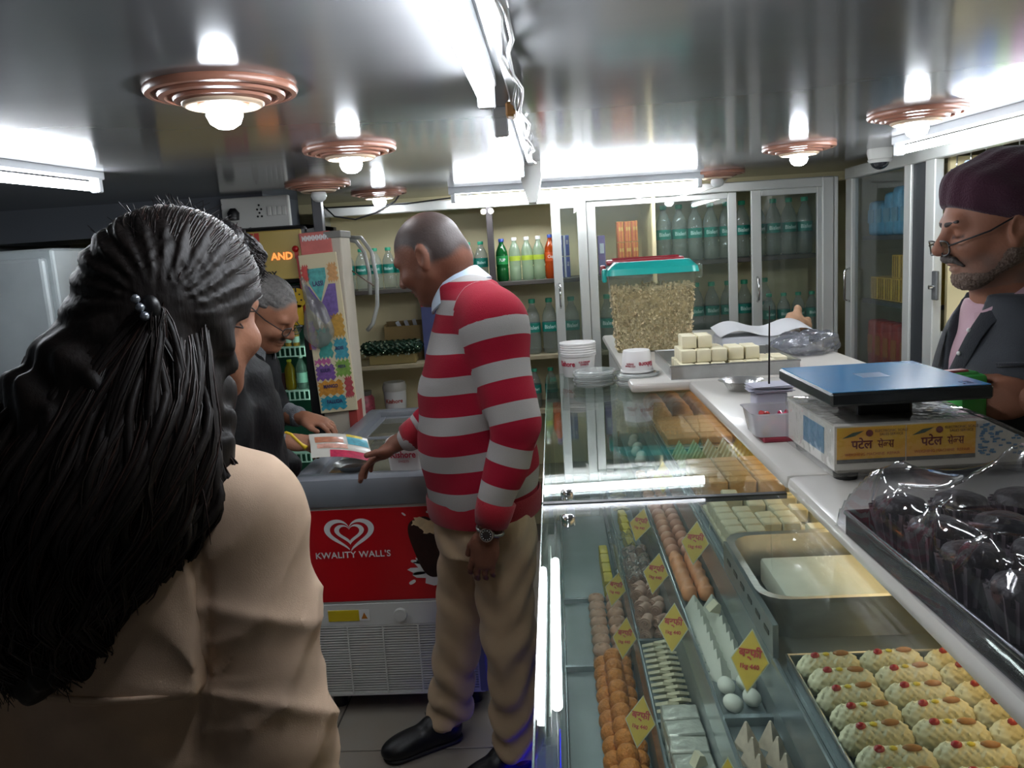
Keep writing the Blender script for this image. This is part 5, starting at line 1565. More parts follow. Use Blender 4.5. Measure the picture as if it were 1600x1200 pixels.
def hand_prims(X, side=1, curl=(20, 25, 20), spread=4, thumb=(.60, .72, -.35), fl=1.0):
    """x along fingers, y to the thumb side (times side), z back of the hand."""
    s = side
    P = [X.K((-.03, 0, 0), (.02, 0, 0), .024, .026, .02, flat=((0, 0, 1), .72)), X.E((.045, 0, 0), (.050, .041, .016), .02), X.E((.022, s * .022, -.008), (.026, .016, .014), .015)]
    for i, (y, L, r) in enumerate(((.029, .070, .0092), (.010, .078, .0096), (-.010, .072, .0092), (-.028, .056, .0082))):
        p = np.array([.080 - .006 * abs(i - 1), s * y, 0.0]); a = 0.0
        sp = math.radians(spread * (1.5 - i)) * s
        for seg, q, rr_ in ((.46, curl[0], r), (.30, curl[1], r * .94), (.24, curl[2], r * .86)):
            a += math.radians(q)
            d = np.array([math.cos(a) * math.cos(sp), math.cos(a) * math.sin(sp), -math.sin(a)])
            n = p + d * L * seg * fl
            P.append(X.K(p, n, rr_, rr_ * .93, .0035)); p = n
    t0 = np.array([.012, s * .030, -.004]); d = np.array([thumb[0], s * thumb[1], thumb[2]]); d /= np.linalg.norm(d)
    t1 = t0 + d * .042; d2 = d + np.array([.45, -.25 * s, 0]); d2 /= np.linalg.norm(d2); t2 = t1 + d2 * .030
    P += [X.K(t0, t1, .0135, .0105, .012), X.K(t1, t2, .0105, .009, .003)]
    return P

def wr(amp, f1=40.0, f2=25.0, f3=31.0, ph=0.0):
    """soft cloth folds"""
    def fn(x, y, z):
        return amp * (np.sin(z * f1 + 2.2 * np.sin(x * f2 + ph) + 1.7 * np.sin(y * f3 + ph)) * .6 + np.sin(x * f2 * 1.7 + z * f1 * .6 + ph) * np.sin(y * f3 * 1.3 + z * 12) * .5)
    return fn

def mix(a, b, t):
    return a * (1 - t[:, None]) + b * t[:, None]
def sstep(a, b, x):
    t = np.clip((x - a) / (b - a), 0, 1); return t * t * (3 - 2 * t)
def vnoise(V, f, seed=0):
    q = V * f + seed
    return (np.sin(q[:, 0] * 1.3 + 2 * np.sin(q[:, 1] * .9)) + np.sin(q[:, 1] * 1.7 + 2 * np.sin(q[:, 2] * 1.1)) + np.sin(q[:, 2] * 1.5 + 2 * np.sin(q[:, 0] * .7))) / 3

def join(parts):
    V = []; Fc = []; n = 0
    for v, f in parts:
        V.append(v); Fc.append(f + n); n += len(v)
    return np.concatenate(V), np.concatenate(Fc)

m_skin = tone_mat('skin', rough=.52, spec=.3, bump=.10, bscale=170)
def cloth(name, col, rough=.8, bump=.25, bscale=350.0, var=.06, sheen=.2):
    return M(name, col, rough=rough, spec=.25, var=var, scale=14, bump=bump, bscale=bscale, sheen=sheen)

def collar(name, c, R, r0, r1, h, mat, parent, gap=25, n=40, thick=.003, ry=1.0, drop=.0):
    """turned down shirt collar about axis R[:,2], opening towards R[:,0]."""
    mb = MB(); c = np.array(c); rows = [(r0, h), (r0 + .004, h + .002), (r1, -.004), (r1 - .004, -.008), (r0 - .003, h - .004), (r0 - .003, -.01)]
    vs = []; fs = []
    for i in range(n + 1):
        a = math.radians(gap) + (2 * PI - 2 * math.radians(gap)) * i / n
        edge = (1 + math.cos(a)) / 2
        for (r, z) in rows:
            q = np.array([math.cos(a) * r, math.sin(a) * r * ry, z - drop * edge])
            vs.append(tuple(c + np.array(R) @ q))
    m = len(rows)
    for i in range(n):
        for k in range(m - 1):
            fs.append((i * m + k, (i + 1) * m + k, (i + 1) * m + k + 1, i * m + k + 1))
    return obj(name, mb.add(vs, fs), mat, parent, 60)

def spectacles(X, parent, base, mat, lensmat, low=0.0, fwd=0.0, w=.024, hgt=.016, round_=2.6):
    rim = MB(); lens = MB()
    def pt(x, y, z): return tuple(X.p((x, y, z)) - base)
    for s in (-1, 1):
        path = []
        for k in range(25):
            a = 2 * PI * k / 24; c, q = math.cos(a), math.sin(a)
            path.append(pt(.106 + fwd - .006 * abs(c), s * .033 + w * abs(c) ** (2 / round_) * (1 if c > 0 else -1), -.008 + low + hgt * abs(q) ** (2 / round_) * (1 if q > 0 else -1)))
        rim.tube(path, .0018, 6)
        lens.add(path[:-1], [tuple(range(24))])
        rim.tube([pt(.102 + fwd, s * (.033 + w), -.004 + low), pt(.04, s * .080, .0 + low * .5), pt(-.005, s * .083, .006), pt(-.03, s * .081, -.006)], .0019, 6)
    rim.tube([pt(.106 + fwd, -.009, -.004 + low), pt(.111 + fwd, 0, .0 + low), pt(.106 + fwd, .009, -.004 + low)], .0017, 6)
    g = obj('spectacles', rim, mat, parent, 180)
    obj('lens', lens, lensmat, g)
    return g
m_lens = clear('spectacle lens', 'dfe3e3', rough=.02, gloss=1.5, ior0=.06)

# ------------------------------------------------------------------ man in the striped sweater
def man_striped():
    P0 = thing('person', 'man in a red and grey striped sweater and khaki trousers reaching over the freezer', 'person', (-.25, 2.26, 0))
    base = np.array([-.25, 2.26, 0.0])
    f = np.array([-.95, .30, 0.0])
    Rh = frame(f, pitch=27)
    X = XF((-.340, 2.245, 1.540), Rh, 1.02)
    hv = field_mesh(head_prims(X, cheek=1.08) + [K((-.30, 2.25, 1.50), (-.235, 2.245, 1.37), .062, .072, .03), X.E((-.055, 0, -.045), (.05, .06, .05), .03)], .0036, smooth=1)
    # hands
    wl = XF((-.192, 1.985, .835), frame((-.20, .0, -1), up=(.25, -1, 0)))
    Rl = np.stack([np.array([-.28, .03, -.96]), np.array([-.93, .25, .28]), np.array([-.25, -.97, .04])], 1)
    Rl = np.linalg.qr(Rl)[0] * np.sign(np.diag(np.linalg.qr(Rl)[1]))
    hl = field_mesh(hand_prims(XF((-.205, 1.995, .800), Rl, .96), 1, (18, 22, 18), thumb=(.80, .42, -.35)) + [K((-.19, 1.995, .86), (-.203, 1.995, .81), .030, .028, .01)], .0026, smooth=1)
    Rr = np.stack([np.array([-.86, -.05, -.50]), np.array([.10, -.95, .18]), np.array([-.45, .10, .88])], 1)
    q_, r_ = np.linalg.qr(Rr); Rr = q_ * np.sign(np.diag(r_))
    hr = field_mesh(hand_prims(XF((-.528, 2.425, .955), Rr, .98), 1, (14, 20, 16), spread=9, thumb=(.72, .62, .38)) + [K((-.46, 2.43, .985), (-.52, 2.426, .962), .031, .027, .01)], .0026, smooth=1)
    core = field_mesh([LF([(.80, -.235, 2.245, .13, .16), (1.0, -.24, 2.245, .14, .17), (1.2, -.23, 2.245, .135, .18), (1.36, -.21, 2.245, .10, .16)], .03),
                       K((-.28, 2.33, .80), (-.335, 2.34, .45), .085, .06, .03), K((-.335, 2.34, .45), (-.405, 2.35, .08), .06, .045, .03),
                       K((-.20, 2.16, .80), (-.185, 2.155, .45), .085, .06, .03), K((-.185, 2.155, .45), (-.175, 2.165, .08), .06, .045, .03),
                       K((-.165, 2.07, 1.34), (-.12, 2.015, 1.09), .05, .04, .03), K((-.12, 2.015, 1.09), (-.19, 1.995, .86), .04, .028, .03),
                       K((-.27, 2.40, 1.34), (-.33, 2.46, 1.08), .05, .04, .03), K((-.33, 2.46, 1.08), (-.47, 2.43, .98), .04, .028, .03)], .012)
    V, Fc = join([hv, hl, hr, core])
    L = X.loc(V)
    skin = np.array(lin('784e3d')); dark = np.array(lin('54352a')); hair = np.array(lin('33302f')); lip = np.array(lin('6a3e36'))
    C = np.tile(skin, (len(V), 1))
    nz = vnoise(V, 60)
    C = mix(C, dark, sstep(-.2, .9, nz) * .25)
    ishead = (L[:, 2] > -.16) & (np.abs(L[:, 0]) < .16) & (np.abs(L[:, 1]) < .12)
    line = np.where(L[:, 0] > .0, .022 + .35 * np.clip(L[:, 0] - .0, 0, 1), -.045)
    hm = sstep(-.012, .012, L[:, 2] - line + .008 * nz) * (1 - sstep(.07, .088, L[:, 0])) * ishead
    crown = np.exp(-(((L[:, 0] + .02) / .035) ** 2 + (L[:, 1] / .04) ** 2)) * (L[:, 2] > .05)
    hm = hm * (1 - .75 * crown) * .9
    earm = (np.abs(L[:, 1]) > .078) & ishead
    hm = np.where(earm, 0, hm)
    C = mix(C, hair, np.clip(hm, 0, 1))
    lm = np.exp(-(((L[:, 0] - .09) / .014) ** 2 + (L[:, 1] / .02) ** 2 + ((L[:, 2] + .074) / .011) ** 2)) * ishead
    C = mix(C, lip, np.clip(lm, 0, .8))
    fobj('body', (V - base, Fc), m_skin, P0, col=C)
    # sweater with stripes measured along torso and arms
    tor = [LF([(.80, -.232, 2.245, .150, .185), (.86, -.236, 2.245, .160, .192), (.95, -.240, 2.245, .166, .20), (1.06, -.242, 2.245, .166, .205), (1.16, -.236, 2.245, .161, .21), (1.27, -.222, 2.245, .146, .205),
               (1.34, -.212, 2.245, .128, .185), (1.40, -.218, 2.245, .105, .13), (1.445, -.240, 2.245, .085, .088)], .04)]
    na = [(-.160, 2.075, 1.352), (-.116, 2.01, 1.09), (-.188, 1.992, .865)]
    fa = [(-.27, 2.40, 1.33), (-.325, 2.465, 1.08), (-.468, 2.43, .985)]
    arms = [K(na[0], na[1], .082, .063, .035), K(na[1], na[2], .063, .046, .02), K(fa[0], fa[1], .075, .058, .03), K(fa[1], fa[2], .058, .043, .02),
            K((-.26, 2.245, 1.44), na[0], .06, .08, .05)]
    d0 = wr(.0062, 34, 14, 18)
    VF = field_mesh(tor + arms, .0065, disp=lambda x, y, z: d0(x, y, z) * (1.0 - .4 * (z > 1.2)), cut=lambda x, y, z: np.maximum(.815 - z, -1 + 0 * z) * (x < 9), smooth=1)
    V, Fc = VF
    def axis(V, pts):
        best = np.full(len(V), 9.0); s = np.zeros(len(V)); acc = 0.0
        for a, b, ra, rb in pts:
            a = np.array(a); b = np.array(b); ab = b - a; Ln = np.linalg.norm(ab)
            t = np.clip(((V - a) @ ab) / (Ln * Ln), 0, 1); e = np.linalg.norm(V - a - t[:, None] * ab, axis=1) - (ra + (rb - ra) * t)
            u = e < best; best = np.where(u, e, best); s = np.where(u, acc + t * Ln, s); acc += Ln
        return best, s
    dn, sn = axis(V, [(na[0], na[1], .082, .063), (na[1], na[2], .063, .046)])
    df, sf = axis(V, [(fa[0], fa[1], .075, .058), (fa[1], fa[2], .058, .043)])
    dt = tor[0][0](V)
    st = V[:, 2] - .10 * (V[:, 0] + .24) * (V[:, 2] < 1.3) + .25 * np.clip(V[:, 2] - 1.33, 0, 1)
    s = np.where((dn < dt) & (dn < df), 1.352 - .020 - sn, np.where(df < dt, 1.30 - sf, st))
    mt = M('striped knit', 'a01525', rough=.85, spec=.2, bump=.3, scale=500, sheen=.04)
    nt = mt.node_tree; p = nt.nodes['Principled BSDF']
    at = nt.nodes.new('ShaderNodeAttribute'); at.attribute_name = 'stripe'
    m1 = nt.nodes.new('ShaderNodeMath'); m1.operation = 'SUBTRACT'; m1.inputs[1].default_value = 1.2 - .108 * .225
    m2 = nt.nodes.new('ShaderNodeMath'); m2.operation = 'DIVIDE'; m2.inputs[1].default_value = .106
    m3 = nt.nodes.new('ShaderNodeMath'); m3.operation = 'FRACT'
    m4 = nt.nodes.new('ShaderNodeMath'); m4.operation = 'LESS_THAN'; m4.inputs[1].default_value = .45
    mx = nt.nodes.new('ShaderNodeMix'); mx.data_type = 'RGBA'
    mx.inputs[6].default_value = (*lin('93122a'), 1); mx.inputs[7].default_value = (*lin('a09d9a'), 1)
    nt.links.new(at.outputs['Fac'], m1.inputs[0]); nt.links.new(m1.outputs[0], m2.inputs[0]); nt.links.new(m2.outputs[0], m3.inputs[0]); nt.links.new(m3.outputs[0], m4.inputs[0])
    nt.links.new(m4.outputs[0], mx.inputs[0]); nt.links.new(mx.outputs[2], p.inputs['Base Color'])
    fobj('sweater', (V - base, Fc), mt, P0, attr=s)
    red = cloth('red knit rib', '8f1122')
    obj('cuff', MB().tube([tuple(np.array(q) - base) for q in ((-.176, 1.994, .90), (-.187, 1.992, .865), (-.194, 1.992, .838))], [.052, .0495, .043], 20), red, P0, 180)
    obj('cuff', MB().tube([tuple(np.array(q) - base) for q in ((-.445, 2.436, .998), (-.470, 2.43, .984), (-.488, 2.428, .976))], [.0505, .0475, .042], 20), red, P0, 180)
    mb = MB(); mb.lathe([(.998, .80), (1.02, .815), (1.025, .85), (1.0, .862)], 48); mb.v = [(v[0] * .163 + .016, v[1] * .197 - .015, v[2]) for v in mb.v]
    obj('hem_band', mb, red, P0, 180)
    # collar of the shirt
    ax = np.array([-.35, 0, .94]); Rc = frame(f, up=tuple(ax))
    collar('collar', np.array([-.262, 2.247, 1.432]) - base, frame(f, pitch=24), .072, .098, .040, cloth('pale blue shirt', 'b9cbdc', rough=.6, bump=.1), P0, gap=14, drop=.02)
    # trousers
    leg = [LF([(.70, -.235, 2.245, .146, .172), (.78, -.235, 2.245, .145, .172), (.84, -.236, 2.245, .138, .165)], .03),
           K((-.285, 2.325, .78), (-.340, 2.335, .45), .100, .072, .04), K((-.340, 2.335, .45), (-.405, 2.347, .09), .072, .066, .03),
           K((-.190, 2.165, .78), (-.180, 2.155, .45), .102, .074, .04), K((-.180, 2.155, .45), (-.178, 2.172, .08), .074, .068, .03)]
    def dp(x, y, z):
        low = np.clip((.42 - z) / .3, 0, 1)
        return (.003 + .006 * low) * np.sin(z * (62 + 20 * low) + 3 * np.sin(x * 22 + y * 9) + 1.5 * np.sin(y * 31)) + .003 * np.sin(x * 50 + z * 23)
    V, Fc = field_mesh(leg, .0065, disp=dp, cut=lambda x, y, z: .062 + .012 * np.sin(x * 30) - z, smooth=1)
    fobj('trousers', (V - base, Fc), cloth('khaki twill', 'b39a7c', bump=.15, bscale=500), P0)
    # shoes
    mshoe = M('black leather', '0c0c0f', rough=.42, spec=.5, bump=.15, scale=60)
    for (h, t, nm) in (((-.375, 2.365), (-.605, 2.235), 0), ((-.150, 2.215), (-.345, 2.060), 1)):
        h = np.array([*h, 0]); t = np.array([*t, 0]); d = (t - h) / np.linalg.norm(t - h); l = np.array([-d[1], d[0], 0])
        Xs = XF(h, np.stack([d, l, [0, 0, 1]], 1)); Ln = np.linalg.norm(t - h)
        V, Fc = field_mesh([Xs.E((.045, 0, .045), (.05, .038, .048), .03), Xs.E((Ln * .45, 0, .04), (.10, .044, .042), .03), Xs.E((Ln - .06, 0, .03), (.062, .046, .034), .03), Xs.K((.05, 0, .08), (.10, 0, .07), .036, .032, .02)], .005,
                           cut=lambda x, y, z: .008 - z, smooth=1)
        s = fobj('shoe', (V - base, Fc), mshoe, P0)
        so = field_mesh([Xs.K((.035, 0, .008), (Ln - .05, 0, .008), .040, .046, .01, flat=((0, 0, 1), .3))], .005, cut=lambda x, y, z: -z)
        fobj('sole', (so[0] - base, so[1]), M('black rubber', '08080a', rough=.6), s)
        mb = MB()
        for i in range(4):
            a = Xs.p((.105 + i * .022, -.022, .082 - i * .008)) - base; b = Xs.p((.105 + i * .022, 0, .092 - i * .009)) - base; c = Xs.p((.105 + i * .022, .022, .082 - i * .008)) - base
            mb.tube([a, b, c], .0022, 5)
        mb.tube([Xs.p((.10, 0, .092)) - base, Xs.p((.09, -.03, .10)) - base, Xs.p((.10, -.045, .09)) - base, Xs.p((.105, -.02, .088)) - base], .002, 5)
        obj('lace', mb, m_dark, s, 180)
    # wrist watch
    wv = XF((-.1985, 1.992, .822), Rl)
    w_ = obj('watch', MB().tube([tuple(wv.p((0, .034 * math.cos(a), .031 * math.sin(a))) - base) for a in np.linspace(0, 2 * PI, 25)], .0055, 8), M('watch steel', 'a5a6a4', rough=.25, metal=.8), P0, 180)
    nrm = np.array([-.18, -.97, .10]); nrm /= np.linalg.norm(nrm)
    c0 = np.array([-.203, 1.962, .822]) - base
    obj('watch_case', MB().cyl(c0, c0 + nrm * .010, .019, .018, 24), MATS['watch steel'], w_, 40)
    obj('watch_dial', MB().cyl(c0 + nrm * .0095, c0 + nrm * .0112, .0155, n=24), M('dark dial', '15161a', rough=.2), w_)
    mb = MB()
    for k in range(12):
        a = 2 * PI * k / 12; e = Vector(nrm).orthogonal().normalized(); g = Vector(nrm).cross(e)
        mb.sphere(Vector(c0 + nrm * .0115) + (e * math.cos(a) + g * math.sin(a)) * .012, .0012, 6, 4)
    o = obj('dial_marks', mb, m_prwhite, w_); o['kind'] = 'stuff'
    return P0
man_striped()

# ------------------------------------------------------------------ woman seen from behind
def woman():
    P0 = thing('person', 'woman with long dark wavy hair and beige jacket seen from behind', 'person', (-.56, 1.0, 0))
    base = np.array([-.56, 1.0, 0.0])
    f = np.array([.40, .92, 0])
    HC = np.array([-.488, 1.05, 1.485])
    X = XF(HC, frame(f, pitch=12), .98)
    hv = field_mesh(head_prims(X, jaw=.85) + [K((-.51, 1.02, 1.44), (-.56, 1.0, 1.27), .052, .06, .03)], .004, smooth=1)
    core = field_mesh([LF([(.45, -.57, 1.02, .15, .11), (.75, -.57, 1.02, .17, .12), (.95, -.565, 1.02, .15, .11), (1.2, -.565, 1.01, .16, .10), (1.28, -.56, 1.0, .10, .07)], .03),
                       K((-.41, 1.0, 1.22), (-.375, .95, .93), .05, .04, .03), K((-.375, .95, .93), (-.35, 1.0, .66), .04, .03, .03), K((-.72, 1.02, 1.22), (-.76, .98, .93), .05, .04, .03), K((-.76, .98, .93), (-.70, 1.16, .85), .04, .03, .03),
                       K((-.50, 1.02, .5), (-.49, 1.03, .05), .08, .045, .03), K((-.64, 1.02, .5), (-.65, 1.03, .05), .08, .045, .03)], .012)
    V, Fc = join([hv, core])
    C = np.tile(np.array(lin('94664f')), (len(V), 1)); C = mix(C, np.array(lin('7a4f3c')), sstep(-.2, .9, vnoise(V, 50)) * .4)
    fobj('body', (V - base, Fc), m_skin, P0, col=C)
    # jacket
    JT = LF([(.60, -.575, 1.02, .205, .150), (.80, -.575, 1.02, .205, .150), (.95, -.57, 1.02, .200, .142), (1.10, -.57, 1.02, .198, .135), (1.20, -.568, 1.01, .185, .122), (1.255, -.562, 1.005, .150, .100), (1.30, -.555, 1.0, .105, .080), (1.325, -.55, 1.0, .080, .070)], .03)
    sl = [K((-.425, 1.0, 1.205), (-.395, .955, .92), .075, .066, .035), K((-.395, .955, .92), (-.365, 1.0, .66), .066, .050, .03), K((-.71, 1.01, 1.205), (-.765, .96, .93), .075, .064, .035), K((-.765, .96, .93), (-.70, 1.12, .85), .064, .05, .03),
          K((-.56, 1.0, 1.27), (-.43, 1.0, 1.215), .055, .07, .05), K((-.56, 1.0, 1.27), (-.70, 1.01, 1.215), .055, .07, .05)]
    def ridge(q): return (1 - np.abs(np.sin(q))) ** 2
    def dj(x, y, z):
        arm = sstep(-.485, -.455, x)
        pit = np.exp(-(((x + .455) / .07) ** 2 + ((z - 1.05) / .11) ** 2))
        rad = np.arctan2(z - 1.03, x + .44)
        a = -.010 * ridge(z * 19 + 6 * (x + .4) + 1.3 * np.sin(y * 13 + z * 7)) - .006 * ridge(z * 31 - 9 * (x + .4) + 2 * np.sin(y * 17))
        b = -.006 * ridge((z + .55 * x) * 15 + .9 * np.sin(x * 13)) - .004 * ridge((z - .9 * x) * 21 + 1.2 * np.sin(x * 9 + z * 11)) * (z < 1.18)
        seam = np.exp(-((x + .474 - .03 * np.sin((z - .95) * 8)) / .007) ** 2) * (y < 1.02) * (z > .93) * (z < 1.24)
        return a * arm * (.45 + .55 * sstep(1.2, 1.05, z)) + b * (1 - arm) - .004 * pit * ridge(rad * 3.2) + .006 * seam
    V, Fc = field_mesh([JT] + sl, .0052, disp=dj, cut=lambda x, y, z: .62 - z, smooth=1)
    mj = cloth('beige cotton', 'c8ad95', rough=.88, bump=.10, bscale=700, var=.10, sheen=.0)
    jk = fobj('jacket', (V - base, Fc), mj, P0)
    hemz = lambda x: 1.022 + .35 * (x + .47) ** 2
    V, Fc = field_mesh([JT], .0065, disp=lambda x, y, z: -.006 * ridge((z + .55 * x) * 15 + .9 * np.sin(x * 13)) - .004 * ridge((z - .9 * x) * 21 + 1.2 * np.sin(x * 9 + z * 11)) - .004 * np.exp(-((x + .455) / .08) ** 2) * ridge(np.arctan2(z - 1.03, x + .44) * 3.2) - .010 * sstep(hemz(x) + .10, hemz(x), z), grow=.014, cut=lambda x, y, z: np.maximum(np.maximum(hemz(x) - z, y - 1.0), np.maximum(x + .455, z - 1.19)), smooth=1)
    fobj('back_flap', (V - base, Fc), mj, jk)
    obj('flap_stitch', MB().tube([tuple(np.array((x, 1.02 - .164 * math.sqrt(max(0, 1 - ((x + .572) / .222) ** 2)), hemz(x) + .010)) - base) for x in np.linspace(-.76, -.462, 30)], .004, 6), mj, jk, 180)
    # trousers hidden below the jacket
    V, Fc = field_mesh([K((-.50, 1.02, .68), (-.49, 1.03, .06), .11, .065, .04), K((-.64, 1.02, .68), (-.65, 1.03, .06), .11, .065, .04)], .014, cut=lambda x, y, z: .01 - z)
    fobj('trousers', (V - base, Fc), cloth('dark denim', '23262e'), P0)
    for x in (-.49, -.65):
        V, Fc = field_mesh([K((x, .99, .03), (x + .02, 1.15, .025), .04, .035, .02)], .008, cut=lambda X_, Y_, Z_: -Z_)
        fobj('shoe', (V - base, Fc), M('black leather', '0c0c0f'), P0)
    # hair volume
    clip = np.array([-.462, .918, 1.492])
    hs = [E(X.p((-.018, 0, .022)), (.112, .095, .102), X.R, .03), K(X.p((-.045, 0, -.015)), (-.560, .965, 1.35), .090, .112, .06), K((-.560, .965, 1.35), (-.620, .920, 1.20), .112, .116, .06), K((-.625, .915, 1.20), (-.640, .900, 1.10), .105, .075, .05),
          K((-.565, 1.0, 1.42), (-.655, .98, 1.29), .045, .080, .05), K((-.655, .98, 1.29), (-.71, .95, 1.16), .080, .062, .05), K(X.p((-.05, -.050, -.03)), (-.475, .970, 1.285), .042, .044, .04), K((-.475, .975, 1.285), (-.52, .93, 1.18), .045, .03, .04)]
    cd = (clip - X.p((-.018, 0, .022))); cd = cd / np.linalg.norm(cd); ca = np.cross(cd, [0, 0, 1.0]); ca /= np.linalg.norm(ca); cb = np.cross(cd, ca)
    def crown_d(x, y, z):
        c_ = X.p((-.018, 0, .022)); px, py, pz = x - c_[0], y - c_[1], z - c_[2]
        u_ = px * ca[0] + py * ca[1] + pz * ca[2]; v_ = px * cb[0] + py * cb[1] + pz * cb[2]; w_ = np.sqrt(u_ * u_ + v_ * v_)
        ph = np.arctan2(v_, u_)
        return (.0026 * np.sin(ph * 23 + 2 * np.sin(w_ * 40)) + .0016 * np.sin(ph * 51 + 3 * np.sin(w_ * 55))) * sstep(1.44, 1.52, z) * np.clip(w_ / .05, 0, 1)
    V, Fc = field_mesh(hs + [X.E((.075, -.01, -.04), (.075, .066, .085), .02, True), X.E((.055, -.075, -.058), (.06, .05, .062), .015, True)], .0045, disp=lambda x, y, z: crown_d(x, y, z) + (.006 * np.sin((x + y) * 75 + 2.5 * np.sin(z * 26)) + .003 * np.sin((x - y) * 130 + 3 * np.sin(z * 40))) * sstep(1.50, 1.42, z), smooth=1)
    mh = M('dark brown hair', '16100e', rough=.55, spec=.3, var=.4, scale=18, bump=.10, bscale=50, stretch=(3.0, 3.0, .5))
    hr = fobj('hair', (V - base, Fc), mh, P0)
    rng = np.random.default_rng(5)
    mb = MB(); mb2 = MB(); mb4 = MB()
    clipL = X.loc(clip[None])[0]
    rng_l = rng.uniform(-.01, .018, 97)
    # swept back strands on the crown towards the clip
    for i in range(1500):
        th = rng.uniform(-2.5, 2.5); el = rng.uniform(.0, 1.35)
        loc = np.array([math.cos(th) * math.cos(el) * .112 - .018, math.sin(th) * math.cos(el) * .096, math.sin(el) * .104 + .022])
        if loc[0] > .075 and loc[2] < .06: continue
        cl = clipL + np.array([0, rng.normal(0, .006), rng.normal(0, .008)])
        path = []
        cen = np.array([-.018, 0, .022])
        for t in np.linspace(0, 1, 12):
            q = loc * (1 - t) + cl * t
            d = (q - cen) / np.array([.112, .096, .104]); d /= np.linalg.norm(d)
            lift = 1.022 + 1.5 * rng_l[i % 97] + .012 * math.sin(t * 7 + i * 1.3)
            path.append(tuple(X.p(cen + d * np.array([.112, .096, .104]) * lift) - base))
        (mb4 if i % 3 == 0 else (mb if i % 4 else mb2)).tube(path, [.0012] * 11 + [.0008], 3, False)
    # falling waves over the back
    def vol(t, a):
        c = np.array([-.508, 1.0, 1.47]) * (1 - t) + np.array([-.635, .915, 1.06]) * t + np.array([.0, -.035, 0]) * math.sin(max(0, t) * PI)
        rx = .100 + .062 * math.sin(min(1, max(0, t) * 1.25) * PI); ry = .090 + .04 * math.sin(t * PI)
        if t > .75: rx *= 1 - (t - .75) * 1.4; ry *= 1 - (t - .75) * 1.2
        return c + np.array([math.cos(a) * rx, -math.sin(a) * ry, 0])
    mb3 = MB()
    for i in range(300):
        a = -.35 + (PI + .7) * ((i * .618) % 1); t0 = rng.uniform(-.20, .05) if a > .55 else rng.uniform(.24, .36); t1 = rng.uniform(.72, 1.06); ph = rng.uniform(0, 6.28); ampw = rng.uniform(.008, .018); fr = rng.uniform(13, 20); pf = rng.uniform(.90, 1.04); dr = rng.normal(0, .12)
        def lock(t):
            q = vol(t, a + dr * (t - t0)); c = vol(t, a + PI) * .5 + q * .5
            q = c + (q - c) * (pf - .30 * (1 - sstep(t0, t0 + .30, t)))
            if i % 5 == 0:
                k_ = float(sstep(t0, t0 + .45, t)); q = (clip + np.array([0, -.012, 0])) * (1 - k_) + q * k_
            return q + np.array([math.sin(t * fr + ph), math.cos(t * fr * .85 + ph), 0]) * ampw * (.15 + max(0, t)) - base
        ts = np.linspace(t0, t1, 20)
        mb3.tube([tuple(lock(t)) for t in ts], [(.0015 + .0045 * math.sin(PI * min(1, k / 20)) ** .8) if k < 16 else .0045 * (19.6 - k) / 4 for k in range(20)], 6, True)
        for n_ in range(6):
            o1, o2, tw_ = rng.uniform(0, 6.28), rng.uniform(.004, .011), rng.uniform(-5, 5)
            path = [tuple(lock(t) + np.array([math.cos(o1 + tw_ * t), math.sin(o1 + tw_ * t), 0]) * o2 * (.5 + .6 * (t - t0))) for t in np.linspace(t0, min(1.07, t1 + rng.uniform(-.05, .05)), 18)]
            (mb if (n_ + i) % 3 else mb2).tube(path, [.0011] * 16 + [.0008, .0004], 3, False)
    o = obj('locks', mb3, mh, hr, 180); o['kind'] = 'stuff'
    # loose strands on the right
    for i in range(8):
        s0 = X.p((rng.uniform(-.10, -.08), -.080, rng.uniform(-.03, .03))); path = []
        e = np.array([-.43 + rng.normal(0, .02), .905 + rng.normal(0, .012), 1.22 + rng.normal(0, .04)]); ph = rng.uniform(0, 6)
        for t in np.linspace(0, 1, 12):
            q = s0 * (1 - t) + e * t + np.array([.012 * math.sin(t * 8 + ph) - .02 * math.sin(t * PI), .01 * math.cos(t * 9 + ph), 0])
            path.append(tuple(q - base))
        mb2.tube(path, [.0009] * 11 + [.0004], 3, False)
    # frizzy curls along the left edge
    for i in range(170):
        a = rng.uniform(PI - .5, PI + .45); t0 = rng.uniform(.05, .5); L_ = rng.uniform(.2, .45); ph = rng.uniform(0, 6.28); k_ = rng.uniform(1.0, 1.12)
        path = []
        for t in np.linspace(t0, t0 + L_, 16):
            q = vol(min(t, 1.03), a); c = vol(min(t, 1.03), a + PI) * .5 + q * .5
            path.append(tuple(c + (q - c) * k_ + np.array([math.sin(t * 38 + ph), math.cos(t * 33 + ph), .5 * math.sin(t * 29)]) * .010 - base))
        mb2.tube(path, [.0010] * 14 + [.0007, .0004], 3, False)
    # flyaways round the crown
    for i in range(90):
        th = rng.uniform(0, 6.28); el = rng.uniform(.5, 1.5)
        d = np.array([math.cos(th) * math.cos(el) * .112 - .018, math.sin(th) * math.cos(el) * .096, math.sin(el) * .104 + .022])
        path = [tuple(X.p(d * (1 + .10 * t) + np.array([.02 * t * math.sin(i), .02 * t * math.cos(i * 2), .004 * t])) - base) for t in np.linspace(0, 1, 6)]
        mb.tube(path, .0005, 3, False)
    o = obj('strands', mb, M('black hair strand', '1d1614', rough=.40, spec=.5), hr, 180); o['kind'] = 'stuff'
    o = obj('crown_strands', mb4, M('black hair strand', '1d1614'), hr, 180); o['kind'] = 'stuff'
    o = obj('brown_strands', mb2, M('brown hair strand', '2c1b16', rough=.42, spec=.45), hr, 180); o['kind'] = 'stuff'
    c0 = clip - base
    k = obj('hair_clip', MB().sphere(c0 + np.array([-.002, -.012, .0]), .012, 12, 8, (1, .8, 1.3)), m_dark, P0, 180)
